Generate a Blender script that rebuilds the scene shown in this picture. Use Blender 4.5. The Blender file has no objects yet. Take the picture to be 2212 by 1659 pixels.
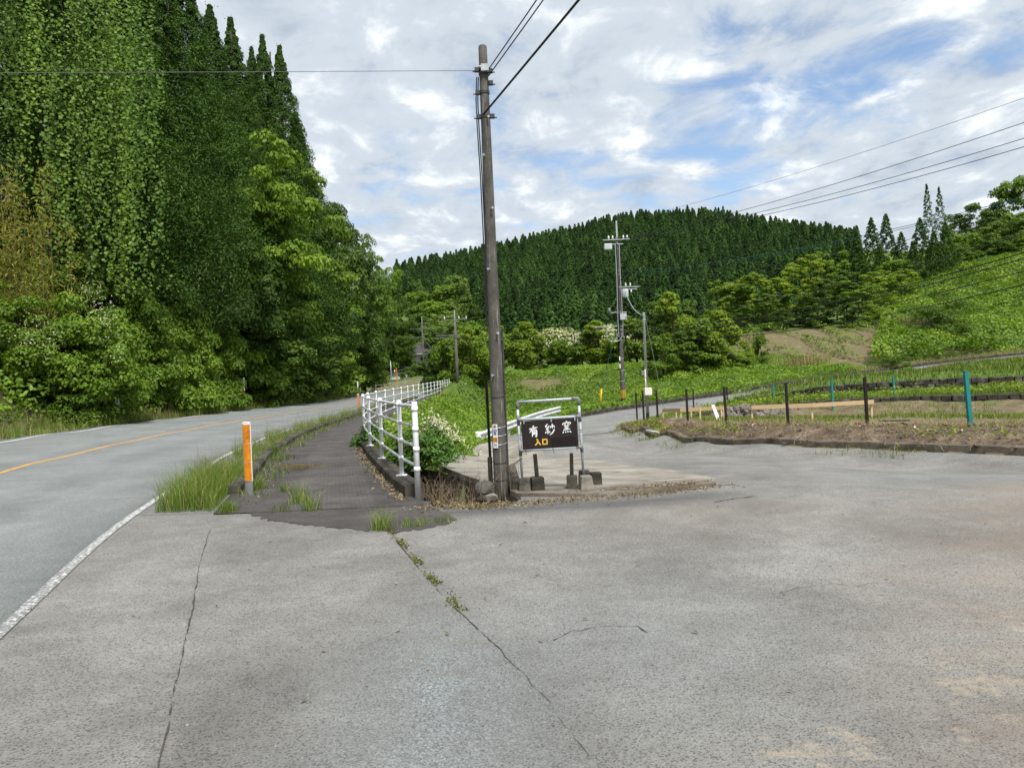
import bpy, math, random
import numpy as np
from mathutils import Matrix, Vector
from mathutils.geometry import delaunay_2d_cdt

random.seed(7)
RNG = np.random.default_rng(7)
R = math.radians
SC = bpy.context.scene
COL = SC.collection

# ------------------------------------------------------------------ camera
EYE = 1.55
FPX, CX, CY, BH, ROLL = 1662.0, 1106.0, 829.5, -12.5, R(2.4)
cam = bpy.data.cameras.new("camera")
cam.sensor_width = 36.0
cam.lens = 36.0 * FPX / 2212.0
cam.clip_start, cam.clip_end = 0.05, 3000
camo = bpy.data.objects.new("camera", cam)
COL.objects.link(camo)
camo.matrix_world = Matrix.Translation((0, 0, EYE)) @ Matrix.Rotation(R(90) - math.atan(12.5 / FPX), 4, 'X') @ Matrix.Rotation(-ROLL, 4, 'Z')
SC.camera = camo

# ------------------------------------------------------------------ light and sky
SUN_ELEV, SUN_AZ = R(58), R(158)       # azimuth clockwise from +Y: behind the viewer, a little to the right
SC.view_settings.view_transform = 'Standard'
SC.view_settings.look = 'None'
SC.view_settings.gamma = 1
SC.view_settings.exposure = 0.88
sun = bpy.data.lights.new("sun", 'SUN')
sun.energy, sun.angle, sun.color = 2.8, R(13), (1.0, 0.96, 0.89)
suno = bpy.data.objects.new("sun", sun)
COL.objects.link(suno)
sd = Vector((math.sin(SUN_AZ) * math.cos(SUN_ELEV), math.cos(SUN_AZ) * math.cos(SUN_ELEV), math.sin(SUN_ELEV)))
suno.rotation_euler = sd.to_track_quat('Z', 'Y').to_euler()
suno.location = sd * 60

def build_world():
    w = bpy.data.worlds.new("World"); SC.world = w; w.use_nodes = True
    nt = w.node_tree; N = nt.nodes; L = nt.links; N.clear()
    def nd(t, **k):
        n = N.new(t)
        for a, b in k.items(): setattr(n, a, b)
        return n
    def math_(op, a, b=None, clamp=False):
        n = nd('ShaderNodeMath', operation=op, use_clamp=clamp)
        for i, s in enumerate((a, b)):
            if s is None: continue
            if isinstance(s, (int, float)): n.inputs[i].default_value = s
            else: L.new(s, n.inputs[i])
        return n.outputs[0]
    out = nd('ShaderNodeOutputWorld'); bg = nd('ShaderNodeBackground')
    L.new(bg.outputs[0], out.inputs[0])
    bg.inputs[1].default_value = 0.1
    sky = nd('ShaderNodeTexSky', sky_type='NISHITA', sun_disc=False, sun_elevation=SUN_ELEV, sun_rotation=SUN_AZ,
             air_density=1.0, dust_density=0.6, ozone_density=1.0)
    tc = nd('ShaderNodeTexCoord'); sep = nd('ShaderNodeSeparateXYZ'); L.new(tc.outputs['Generated'], sep.inputs[0])
    zz = math_('MAXIMUM', sep.outputs[2], 0.0); den = math_('ADD', zz, 0.16)
    comb = nd('ShaderNodeCombineXYZ')
    L.new(math_('DIVIDE', sep.outputs[0], den), comb.inputs[0]); L.new(math_('DIVIDE', sep.outputs[1], den), comb.inputs[1])
    def noise(scale, detail, dist, rough=0.55, off=(0, 0, 0), sc=(1, 1, 1)):
        mp = nd('ShaderNodeMapping'); mp.inputs['Location'].default_value = off; mp.inputs['Scale'].default_value = sc
        L.new(comb.outputs[0], mp.inputs[0])
        n = nd('ShaderNodeTexNoise'); n.inputs['Scale'].default_value = scale; n.inputs['Detail'].default_value = detail
        n.inputs['Distortion'].default_value = dist; n.inputs['Roughness'].default_value = rough
        L.new(mp.outputs[0], n.inputs['Vector']); return n.outputs[0]
    def ramp(f, stops):
        r = nd('ShaderNodeValToRGB'); r.color_ramp.interpolation = 'EASE'
        e = r.color_ramp.elements
        while len(e) < len(stops): e.new(0.5)
        for q, (p, c) in zip(e, stops): q.position = p; q.color = (*c, 1)
        L.new(f, r.inputs[0]); return r.outputs[0]
    big = noise(0.85, 3, 0.3, off=(3.1, 1.7, 0)); mid = noise(3.4, 9, 0.35, 0.6, off=(0.4, 7.3, 0)); fine = noise(5.2, 8, 0.4, 0.6, off=(9, 2, 0), sc=(1, 0.7, 1))
    # cloud cover: mostly closed, with gaps where the big and middle noise are both low
    cov = math_('ADD', math_('MULTIPLY', big, 0.6), math_('MULTIPLY', mid, 0.7))
    # a thinner stretch of cloud up to the right, where blue shows through
    vd = nd('ShaderNodeVectorMath', operation='DISTANCE'); L.new(comb.outputs[0], vd.inputs[0]); vd.inputs[1].default_value = (0.80, 2.0, 0)
    gap = math_('MULTIPLY', math_('SUBTRACT', 0.95, vd.outputs['Value'], clamp=True), 0.205)
    cov = math_('SUBTRACT', math_('ADD', cov, 0.07), gap)
    cmask = ramp(cov, [(0.46, (0, 0, 0)), (0.63, (1, 1, 1))])
    shade = math_('ADD', math_('MULTIPLY', mid, 0.45), math_('MULTIPLY', fine, 0.55))
    ccol = ramp(shade, [(0.34, (2.5, 2.92, 3.5)), (0.50, (3.65, 4.05, 4.5)), (0.66, (6.3, 6.5, 6.6))])
    mx = nd('ShaderNodeMix', data_type='RGBA'); L.new(cmask, mx.inputs[0]); L.new(sky.outputs[0], mx.inputs[6]); L.new(ccol, mx.inputs[7])
    L.new(mx.outputs[2], bg.inputs[0])
build_world()
SC.render.engine = 'CYCLES'
SC.cycles.max_bounces = 6; SC.cycles.diffuse_bounces = 3; SC.cycles.glossy_bounces = 2; SC.cycles.transmission_bounces = 3
SC.cycles.use_denoising = True

# ------------------------------------------------------------------ helpers
def P(u, v, D):
    """point seen at (u, v) of the 2212 px wide photograph, D metres ahead"""
    du, dv = u - CX, v - CY
    a = du * math.cos(ROLL) - dv * math.sin(ROLL); b = du * math.sin(ROLL) + dv * math.cos(ROLL)
    return Vector((a / FPX * D, D, EYE - (b - BH) / FPX * D))

def tag(o, label=None, cat=None, group=None, kind=None):
    if label: o['label'] = label
    if cat: o['category'] = cat
    if group: o['group'] = group
    if kind: o['kind'] = kind
    return o

def empty(name, loc=(0, 0, 0), rz=0.0, parent=None):
    o = bpy.data.objects.new(name, None); COL.objects.link(o); o.location = loc; o.rotation_euler = (0, 0, rz)
    o.empty_display_size = 0.1
    if parent: o.parent = parent
    return o

def obj(name, me, mat=None, parent=None, loc=None):
    o = bpy.data.objects.new(name, me); COL.objects.link(o)
    if mat and not me.materials: me.materials.append(mat)
    if parent: o.parent = parent
    if loc is not None: o.location = loc
    return o

def np_mesh(name, V, T, mat=None, tint=None, smooth=False, attrs=None):
    me = bpy.data.meshes.new(name)
    V = np.asarray(V, np.float32); T = np.asarray(T, np.int32); k = T.shape[1]
    me.vertices.add(len(V)); me.vertices.foreach_set('co', V.ravel())
    me.loops.add(T.size); me.loops.foreach_set('vertex_index', T.ravel())
    me.polygons.add(len(T)); me.polygons.foreach_set('loop_start', np.arange(len(T), dtype=np.int32) * k)
    if smooth: me.polygons.foreach_set('use_smooth', np.ones(len(T), bool))
    for n, a in (attrs or {}).items():
        me.attributes.new(n, 'FLOAT', 'POINT').data.foreach_set('value', np.asarray(a, np.float32).ravel())
    if tint is not None:
        me.attributes.new('tint', 'FLOAT', 'POINT').data.foreach_set('value', np.asarray(tint, np.float32).ravel())
    me.update(calc_edges=True)
    if mat: me.materials.append(mat)
    return me

class MB:
    """collects boxes, tubes and sheets; build() makes ONE mesh object"""
    def __init__(s): s.v = []; s.f = []
    def add(s, vs, fs):
        n = len(s.v); s.v += [tuple(x) for x in vs]; s.f += [tuple(i + n for i in f) for f in fs]; return s
    def box(s, c, d, rot=None, taper=1.0):
        vs = []
        for z in (-1, 1):
            k = taper if z > 0 else 1.0
            for x, y in ((-1, -1), (1, -1), (1, 1), (-1, 1)):
                p = Vector((x * d[0] / 2 * k, y * d[1] / 2 * k, z * d[2] / 2))
                if rot: p = rot @ p
                vs.append(p + Vector(c))
        return s.add(vs, [(3, 2, 1, 0), (4, 5, 6, 7), (0, 1, 5, 4), (1, 2, 6, 5), (2, 3, 7, 6), (3, 0, 4, 7)])
    def tube(s, pts, r, n=8, cap=True):
        pts = [Vector(p) for p in pts]; m = len(pts)
        rr = [r] * m if isinstance(r, (int, float)) else list(r)
        t0 = (pts[1] - pts[0]).normalized(); ref = Vector((0, 0, 1)) if abs(t0.z) < 0.9 else Vector((1, 0, 0))
        a = t0.cross(ref).normalized(); vs = []
        for i, p in enumerate(pts):
            t = (pts[min(i + 1, m - 1)] - pts[max(i - 1, 0)]).normalized()
            a = (a - t * a.dot(t)).normalized(); b = t.cross(a)
            for k in range(n):
                q = 2 * math.pi * k / n; vs.append(p + (a * math.cos(q) + b * math.sin(q)) * rr[i])
        fs = [(i * n + k, i * n + (k + 1) % n, (i + 1) * n + (k + 1) % n, (i + 1) * n + k) for i in range(m - 1) for k in range(n)]
        if cap: fs += [tuple(range(n - 1, -1, -1)), tuple(range((m - 1) * n, m * n))]
        return s.add(vs, fs)
    def lathe(s, prof, c=(0, 0, 0), n=16):
        vs = [(c[0] + r * math.cos(2 * math.pi * k / n), c[1] + r * math.sin(2 * math.pi * k / n), c[2] + z) for r, z in prof for k in range(n)]
        m = len(prof)
        fs = [(i * n + k, i * n + (k + 1) % n, (i + 1) * n + (k + 1) % n, (i + 1) * n + k) for i in range(m - 1) for k in range(n)]
        fs += [tuple(range(n - 1, -1, -1)), tuple(range((m - 1) * n, m * n))]
        return s.add(vs, fs)
    def mesh(s, name, smooth=False):
        me = bpy.data.meshes.new(name); me.from_pydata(s.v, [], s.f); me.update()
        if smooth:
            me.polygons.foreach_set('use_smooth', [len(p.vertices) == 4 for p in me.polygons])
        return me
    def build(s, name, mat, parent=None, smooth=False, loc=None):
        return obj(name, s.mesh(name, smooth), mat, parent, loc)

def bevel(o, w=0.01, seg=2):
    m = o.modifiers.new('bevel', 'BEVEL'); m.width = w; m.segments = seg; m.limit_method = 'ANGLE'; return o

def copy_tree(o, parent=None):
    c = o.copy(); COL.objects.link(c); c.parent = parent
    for ch in list(o.children): copy_tree(ch, c)
    return c

ORD = ['leftmost', 'second', 'third', 'fourth', 'fifth', 'sixth', 'seventh', 'eighth', 'ninth', 'tenth', 'eleventh', 'twelfth', 'thirteenth', 'fourteenth', 'fifteenth', 'sixteenth', 'seventeenth', 'eighteenth', 'nineteenth', 'twentieth']
def nth(i): return ORD[i] + (' from the left' if i else '')

# ------------------------------------------------------------------ materials
class NT:
    def __init__(s, name):
        s.m = bpy.data.materials.new(name); s.m.use_nodes = True; s.t = s.m.node_tree; s.t.nodes.clear()
        s.out = s.n('ShaderNodeOutputMaterial')
    def n(s, t, **k):
        x = s.t.nodes.new(t)
        for a, b in k.items(): setattr(x, a, b)
        return x
    def l(s, a, b): s.t.links.new(a, b)
    def put(s, sock, v):
        if isinstance(v, (int, float)): sock.default_value = v
        elif isinstance(v, (tuple, list)): sock.default_value = (*v, 1) if len(v) == 3 and sock.type == 'RGBA' else v
        else: s.l(v, sock)
    def math(s, op, a, b=None, c=None, clamp=False):
        x = s.n('ShaderNodeMath', operation=op, use_clamp=clamp)
        for i, q in enumerate((a, b, c)):
            if q is not None: s.put(x.inputs[i], q)
        return x.outputs[0]
    def mix(s, f, a, b, mode='MIX'):
        x = s.n('ShaderNodeMix', data_type='RGBA', blend_type=mode)
        s.put(x.inputs[0], f); s.put(x.inputs[6], a); s.put(x.inputs[7], b); return x.outputs[2]
    def ramp(s, f, stops, interp='LINEAR'):
        r = s.n('ShaderNodeValToRGB'); r.color_ramp.interpolation = interp; e = r.color_ramp.elements
        while len(e) < len(stops): e.new(0.5)
        for q, (p, c) in zip(e, stops):
            q.position = p; q.color = (c, c, c, 1) if isinstance(c, (int, float)) else (*c, 1)
        s.l(f, r.inputs[0]); return r.outputs[0]
    def pos(s): return s.n('ShaderNodeNewGeometry').outputs['Position']
    def objc(s): return s.n('ShaderNodeTexCoord').outputs['Object']
    def mapv(s, v, scale=(1, 1, 1), loc=(0, 0, 0), rot=(0, 0, 0)):
        m = s.n('ShaderNodeMapping'); s.l(v, m.inputs[0]); m.inputs['Scale'].default_value = scale; m.inputs['Location'].default_value = loc
        m.inputs['Rotation'].default_value = rot; return m.outputs[0]
    def noise(s, v, scale, detail=4, rough=0.55, dist=0.0):
        x = s.n('ShaderNodeTexNoise'); s.l(v, x.inputs['Vector']); x.inputs['Scale'].default_value = scale
        x.inputs['Detail'].default_value = detail; x.inputs['Roughness'].default_value = rough; x.inputs['Distortion'].default_value = dist
        return x.outputs[0]
    def voro(s, v, scale, feature='F1', out=0):
        x = s.n('ShaderNodeTexVoronoi', feature=feature); s.l(v, x.inputs['Vector']); x.inputs['Scale'].default_value = scale
        return x.outputs[out]
    def attr(s, name): return s.n('ShaderNodeAttribute', attribute_name=name).outputs['Fac']
    def rnd(s): return s.n('ShaderNodeObjectInfo').outputs['Random']
    def bump(s, h, strength=0.4, dist=0.01):
        b = s.n('ShaderNodeBump'); s.l(h, b.inputs['Height']); b.inputs['Strength'].default_value = strength; b.inputs['Distance'].default_value = dist
        return b.outputs[0]
    def bsdf(s, col, rough=0.8, normal=None, metal=0.0, spec=0.3):
        b = s.n('ShaderNodeBsdfPrincipled'); s.put(b.inputs['Base Color'], col); s.put(b.inputs['Roughness'], rough)
        b.inputs['Metallic'].default_value = metal; b.inputs['Specular IOR Level'].default_value = spec
        if normal: s.l(normal, b.inputs['Normal'])
        return b
    def done(s, sh): s.l(sh.outputs[0], s.out.inputs[0]); return s.m

def mottled(name, stops, scale=6, rough=0.8, bump=0.3, bscale=None, detail=6, metal=0.0, spec=0.3, stretch=(1, 1, 1), world=False, bdist=0.01, rvar=0.0):
    t = NT(name); v = t.mapv(t.pos() if world else t.objc(), stretch)
    n = t.noise(v, scale, detail, 0.62)
    c = t.ramp(n, stops)
    if rvar: c = t.mix(1.0, c, t.ramp(t.rnd(), [(0, 1 - rvar), (1, 1 + rvar)]), 'MULTIPLY')
    nb = t.bump(t.noise(v, bscale or scale * 5, 4), bump, bdist)
    return t.done(t.bsdf(c, rough, nb, metal, spec))

def leaf_mat(name, dark, light, rough=0.5, trans=0.25, spec=0.35, rvar=0.15, accent=None, warm=True):
    t = NT(name); f = t.attr('tint')
    stops = [(0.0, dark), (0.9, light)]
    if accent: stops = [(0.0, dark), (0.8, light), (0.97, accent)]
    stops = [(p_, (q_[0] * 1.36, q_[1] * 1.22, q_[2] * .92)) for p_, q_ in stops] if warm else stops
    c = t.ramp(f, stops)
    c = t.mix(1.0, c, t.ramp(t.rnd(), [(0, (1 - rvar, 1 - rvar, 1 - rvar)), (1, (1 + rvar * 1.2, 1 + rvar, 1 + rvar * .5))]), 'MULTIPLY')
    b = t.bsdf(c, max(rough, .45), None, 0, spec * .55)
    tr = t.n('ShaderNodeBsdfTranslucent'); t.l(t.mix(1.0, c, (1.25, 1.3, 0.6), 'MULTIPLY'), tr.inputs[0])
    m = t.n('ShaderNodeMixShader'); m.inputs[0].default_value = trans
    t.l(b.outputs[0], m.inputs[1]); t.l(tr.outputs[0], m.inputs[2])
    t.l(m.outputs[0], t.out.inputs[0]); return t.m

def asphalt(name, base, fine_dark, patch=0.25, grain=110, apron=False, tracks=False):
    t = NT(name); p = t.pos()
    cell = t.voro(p, grain, out=1)
    sp = t.n('ShaderNodeSeparateColor'); t.l(cell, sp.inputs[0])
    big = t.noise(p, 0.55, 7, 0.62, 0.6); mid = t.noise(p, 3.2, 7, 0.7); micro = t.noise(p, grain * 2.2, 2, 0.6)
    if apron:
        c = t.mix(t.ramp(sp.outputs[0], [(0.0, 0.0), (0.12, 0.1), (0.24, 0.62), (0.75, 0.85), (1.0, 1.25)]), tuple(x * fine_dark for x in base), tuple(x * 1.25 for x in base))
        c = t.mix(1.0, c, t.ramp(t.attr('tone'), [(0, 0.0), (1, 1.0)]), 'MULTIPLY')
        c = t.mix(1.0, c, (1.18, 1.18, 1.18), 'MULTIPLY')
    else:
        c = t.mix(t.ramp(sp.outputs[0], [(0.05, 0.0), (0.95, 1.0)]), tuple(x * fine_dark for x in base), tuple(x * 1.45 for x in base))
    c = t.mix(t.ramp(micro, [(0.35, 0.0), (0.7, 0.45)]), c, tuple(x * 0.5 for x in base))
    c = t.mix(1.0, c, t.ramp(big, [(0.25, 1 - patch), (0.75, 1 + patch)]), 'MULTIPLY')
    c = t.mix(1.0, c, t.ramp(mid, [(0.25, 1 - patch * .6), (0.75, 1 + patch * .6)]), 'MULTIPLY')
    if apron:
        d = t.attr('dust'); k = t.attr('dark'); g = t.attr('grit'); sd_ = t.attr('sand')
        fn = t.noise(p, 14, 5, 0.7)
        dm = t.math('MULTIPLY', d, t.ramp(t.noise(t.mapv(p, (1, 1.8, 1)), 1.3, 7, 0.68), [(0.3, 0.1), (0.7, 1.0)]))
        c = t.mix(t.math('MULTIPLY', dm, t.ramp(sp.outputs[1], [(0.0, 0.4), (0.55, 0.95)])), c, (0.235, 0.175, 0.128))
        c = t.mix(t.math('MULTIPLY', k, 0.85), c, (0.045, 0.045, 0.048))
        gc = t.mix(sp.outputs[2], (0.07, 0.085, 0.09), (0.33, 0.36, 0.37))
        c = t.mix(t.math('MULTIPLY', g, t.ramp(mid, [(0.3, 0.35), (0.65, 1.0)])), c, gc)
        sm = t.math('ADD', t.math('MULTIPLY', sd_, 0.62), t.math('MULTIPLY', t.noise(t.mapv(p, (1, 1.6, 1)), 6.5, 6, 0.68, 0.2), 1.0))
        sm = t.math('MULTIPLY', t.ramp(sm, [(0.93, 0.0), (1.03, 0.9)]), t.ramp(fn, [(0.34, 0.1), (0.6, 1.0)]))
        c = t.mix(t.math('MULTIPLY', sm, 0.5), c, (0.42, 0.345, 0.25))
    if tracks:
        k = t.attr('track'); c = t.mix(1.0, c, t.ramp(k, [(0, 0.90), (1, 1.08)]), 'MULTIPLY')
    h = t.math('ADD', t.voro(p, grain), t.math('MULTIPLY', micro, 0.5))
    nb = t.bump(h, 0.55, 0.006)
    return t.done(t.bsdf(c, 0.86, nb, 0, 0.25))

M = {}
M['road'] = asphalt('road asphalt', (0.2, 0.213, 0.211), 0.7, 0.2, 110, tracks=True)
M['apron'] = asphalt('apron asphalt', (0.216, 0.212, 0.2), 0.42, 0.34, 115, apron=True)
M['sideroad'] = asphalt('side road asphalt', (0.212, 0.212, 0.204), 0.6, 0.25, 100)
M['crack'] = mottled('crack', [(0.3, (0.035, 0.03, 0.026)), (0.7, (0.10, 0.09, 0.075))], 30, world=True)
M['concrete'] = mottled('old concrete', [(0.3, (0.10, 0.09, 0.075)), (0.5, (0.22, 0.20, 0.17)), (0.7, (0.30, 0.28, 0.24))], 5, 0.9, 0.5, 60)
M['mossconc'] = mottled('mossy dark concrete', [(0.3, (0.018, 0.017, 0.013)), (0.5, (0.05, 0.045, 0.035)), (0.62, (0.10, 0.092, 0.075)), (0.75, (0.055, 0.058, 0.022))], 4, 0.95, 0.6, 40, world=True, bdist=0.02)
M['kerbdark'] = mottled('kerb concrete', [(0.32, (0.025, 0.022, 0.018)), (0.5, (0.06, 0.052, 0.042)), (0.68, (0.12, 0.11, 0.095))], 3, 0.95, 0.6, 50, world=True, bdist=0.02)
M['plotkerb'] = mottled('stained kerb concrete', [(0.32, (0.07, 0.055, 0.042)), (0.5, (0.14, 0.115, 0.09)), (0.68, (0.21, 0.185, 0.15))], 2.5, 0.95, 0.6, 40, world=True, bdist=0.02)
M['poleconc'] = None
M['white'] = mottled('white paint on steel', [(0.28, (0.6, 0.6, 0.59)), (0.4, (0.78, 0.8, 0.82)), (0.6, (0.84, 0.86, 0.88))], 8, 0.4, 0.05, spec=0.5)
M['whitegrime'] = mottled('grimy white rail', [(0.36, (0.36, 0.35, 0.34)), (0.5, (0.62, 0.62, 0.63)), (0.65, (0.76, 0.77, 0.79))], 6, 0.5, 0.1)
M['rustwhite'] = mottled('rusty white pipe', [(0.35, (0.28, 0.12, 0.06)), (0.48, (0.4, 0.37, 0.34)), (0.7, (0.5, 0.5, 0.5))], 3, 0.7, 0.2, world=True)
M['galv'] = mottled('galvanised steel', [(0.3, (0.36, 0.38, 0.4)), (0.7, (0.52, 0.54, 0.57))], 12, 0.42, 0.05, metal=0.35, spec=0.5)
M['fitting'] = mottled('grey plastic fitting', [(0.3, (0.16, 0.165, 0.165)), (0.7, (0.23, 0.235, 0.24))], 14, 0.6, 0.1)
M['bluepipe'] = mottled('pale blue coated pipe', [(0.3, (0.36, 0.41, 0.45)), (0.7, (0.56, 0.6, 0.64))], 10, 0.4, 0.05)
M['darksteel'] = mottled('dark steel', [(0.3, (0.03, 0.03, 0.03)), (0.7, (0.07, 0.07, 0.07))], 12, 0.6, 0.1)
M['blackpost'] = mottled('dark brown post', [(0.3, (0.012, 0.008, 0.008)), (0.7, (0.022, 0.014, 0.014))], 5, 0.5, 0.05)
M['teal'] = mottled('teal coated post', [(0.3, (0.015, 0.16, 0.16)), (0.7, (0.02, 0.24, 0.235))], 5, 0.5, 0.05)
M['wire'] = mottled('wire', [(0.3, (0.012, 0.012, 0.014)), (0.7, (0.03, 0.03, 0.032))], 5, 0.6, 0.0)
M['tealwire'] = mottled('teal wire', [(0.3, (0.02, 0.08, 0.08)), (0.7, (0.03, 0.11, 0.11))], 5, 0.6, 0.0)
M['oldwood'] = mottled('weathered dark timber', [(0.3, (0.012, 0.009, 0.007)), (0.55, (0.035, 0.027, 0.02)), (0.75, (0.09, 0.075, 0.06))], 9, 0.9, 0.6, 50, stretch=(6, 6, 0.6))
M['newwood'] = mottled('fresh pine', [(0.3, (0.52, 0.36, 0.2)), (0.7, (0.68, 0.5, 0.31))], 5, 0.7, 0.15, stretch=(1, 8, 8), rvar=0.12)
M['whiteboard'] = mottled('white board', [(0.3, (0.66, 0.63, 0.57)), (0.7, (0.8, 0.78, 0.74))], 4, 0.6, 0.1)
M['orange'] = mottled('orange reflector', [(0.3, (0.42, 0.12, 0.004)), (0.5, (0.72, 0.24, 0.006)), (0.7, (0.86, 0.33, 0.01))], 16, 0.35, 0.3, 200, spec=0.6, rvar=0.15)
M['orangepaint'] = mottled('faded orange paint', [(0.3, (0.45, 0.15, 0.05)), (0.7, (0.6, 0.25, 0.09))], 9, 0.6, 0.1)
M['yellow'] = mottled('yellow guard', [(0.3, (0.62, 0.36, 0.02)), (0.7, (0.78, 0.48, 0.03))], 6, 0.5, 0.05)
M['board'] = mottled('dark brown sign panel', [(0.3, (0.014, 0.009, 0.008)), (0.7, (0.024, 0.016, 0.014))], 7, 0.45, 0.05, spec=0.4)
M['board2'] = mottled('darker overlay', [(0.3, (0.009, 0.006, 0.006)), (0.7, (0.014, 0.01, 0.01))], 7, 0.5, 0.05)
M['lettwhite'] = mottled('white lettering', [(0.3, (0.74, 0.76, 0.78)), (0.7, (0.82, 0.83, 0.84))], 20, 0.6, 0.02)
M['lettyellow'] = mottled('yellow lettering', [(0.3, (0.74, 0.44, 0.06)), (0.7, (0.82, 0.53, 0.10))], 20, 0.6, 0.02)
M['red'] = mottled('red print', [(0.3, (0.36, 0.012, 0.02)), (0.7, (0.45, 0.02, 0.03))], 20, 0.6, 0.02)
M['blue'] = mottled('blue print', [(0.3, (0.02, 0.05, 0.22)), (0.7, (0.03, 0.08, 0.3))], 20, 0.6, 0.02)
M['rock'] = mottled('rock', [(0.3, (0.05, 0.045, 0.038)), (0.5, (0.13, 0.12, 0.105)), (0.7, (0.22, 0.205, 0.18))], 7, 0.9, 0.7, 30, bdist=0.02, rvar=0.3)
M['wallstone'] = mottled('dark wall stone', [(0.3, (0.018, 0.016, 0.013)), (0.5, (0.05, 0.045, 0.037)), (0.7, (0.12, 0.108, 0.09))], 3, 0.95, 0.7, 20, world=True, bdist=0.03, rvar=0.35)
M['rubble'] = mottled('grey rubble', [(0.3, (0.10, 0.085, 0.07)), (0.7, (0.26, 0.235, 0.205))], 7, 0.95, 0.6, 30, rvar=0.3)
M['pebble'] = mottled('road grit', [(0.3, (0.09, 0.095, 0.095)), (0.7, (0.3, 0.31, 0.3))], 30, 0.9, 0.2, world=True)
M['greenbag'] = mottled('green plastic', [(0.3, (0.01, 0.26, 0.12)), (0.7, (0.03, 0.42, 0.22))], 6, 0.4, 0.3)
M['porcelain'] = mottled('white porcelain', [(0.3, (0.7, 0.7, 0.7)), (0.7, (0.8, 0.8, 0.8))], 5, 0.2, 0.0, spec=0.6)
M['box'] = mottled('grey steel case', [(0.3, (0.42, 0.45, 0.48)), (0.7, (0.54, 0.57, 0.6))], 5, 0.5, 0.05)
M['bark'] = mottled('bark', [(0.3, (0.025, 0.02, 0.015)), (0.7, (0.085, 0.068, 0.05))], 5, 0.95, 0.7, 20, stretch=(3, 3, 0.7), bdist=0.03)
M['dead'] = mottled('dead stems', [(0.3, (0.10, 0.07, 0.045)), (0.7, (0.26, 0.195, 0.13))], 12, 0.95, 0.1, world=True)
M['roof'] = mottled('grey roof tile', [(0.3, (0.05, 0.048, 0.05)), (0.7, (0.11, 0.105, 0.105))], 3, 0.6, 0.3)
M['plaster'] = mottled('pale plaster', [(0.3, (0.45, 0.44, 0.42)), (0.7, (0.6, 0.59, 0.56))], 2, 0.9, 0.1)
M['glass'] = mottled('dark pane', [(0.3, (0.02, 0.025, 0.03)), (0.7, (0.05, 0.06, 0.07))], 2, 0.1, 0.0, spec=0.6)
M['mirror'] = mottled('mirror face', [(0.3, (0.55, 0.56, 0.56)), (0.7, (0.65, 0.66, 0.66))], 2, 0.08, 0.0, metal=0.8)

def pole_mat():
    t = NT('weathered pole concrete'); o = t.objc()
    n = t.noise(o, 5, 6, 0.7); st = t.noise(t.mapv(o, (14, 14, 0.7)), 3, 5, 0.65); sp = t.noise(o, 60, 3, 0.6)
    c = t.ramp(n, [(0.3, (0.062, 0.056, 0.049)), (0.55, (0.105, 0.097, 0.086)), (0.75, (0.15, 0.14, 0.126))])
    c = t.mix(t.ramp(st, [(0.58, 0.0), (0.66, 0.75)]), c, (0.34, 0.32, 0.285))
    c = t.mix(t.ramp(sp, [(0.64, 0.0), (0.7, 0.6)]), c, (0.4, 0.38, 0.35))
    return t.done(t.bsdf(c, 0.92, t.bump(sp, 0.4, 0.004)))
M['poleconc'] = pole_mat()

def line_mat(name, col, wear=0.45):
    t = NT(name); p = t.pos()
    sy = t.n('ShaderNodeSeparateXYZ'); t.l(p, sy.inputs[0])
    nz = t.math('SUBTRACT', t.noise(p, 26, 5, 0.75), t.ramp(t.math('MULTIPLY', sy.outputs[1], 0.05), [(0.2, 0.10), (0.62, 0.0)]))
    w = t.ramp(nz, [(wear - 0.07, 0.0), (wear + 0.05, 1.0)])
    c = t.mix(1.0, col, t.ramp(t.noise(p, 5, 4), [(0.3, 0.75), (0.7, 1.05)]), 'MULTIPLY')
    c = t.mix(w, (0.2, 0.2, 0.195), c)
    return t.done(t.bsdf(c, 0.8, t.bump(t.noise(p, 220, 2), 0.3, 0.003)))
M['linewhite'] = line_mat('worn white line', (0.72, 0.73, 0.74), 0.49)
M['lineyellow'] = line_mat('worn yellow line', (0.66, 0.36, 0.10), 0.45)

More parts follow.
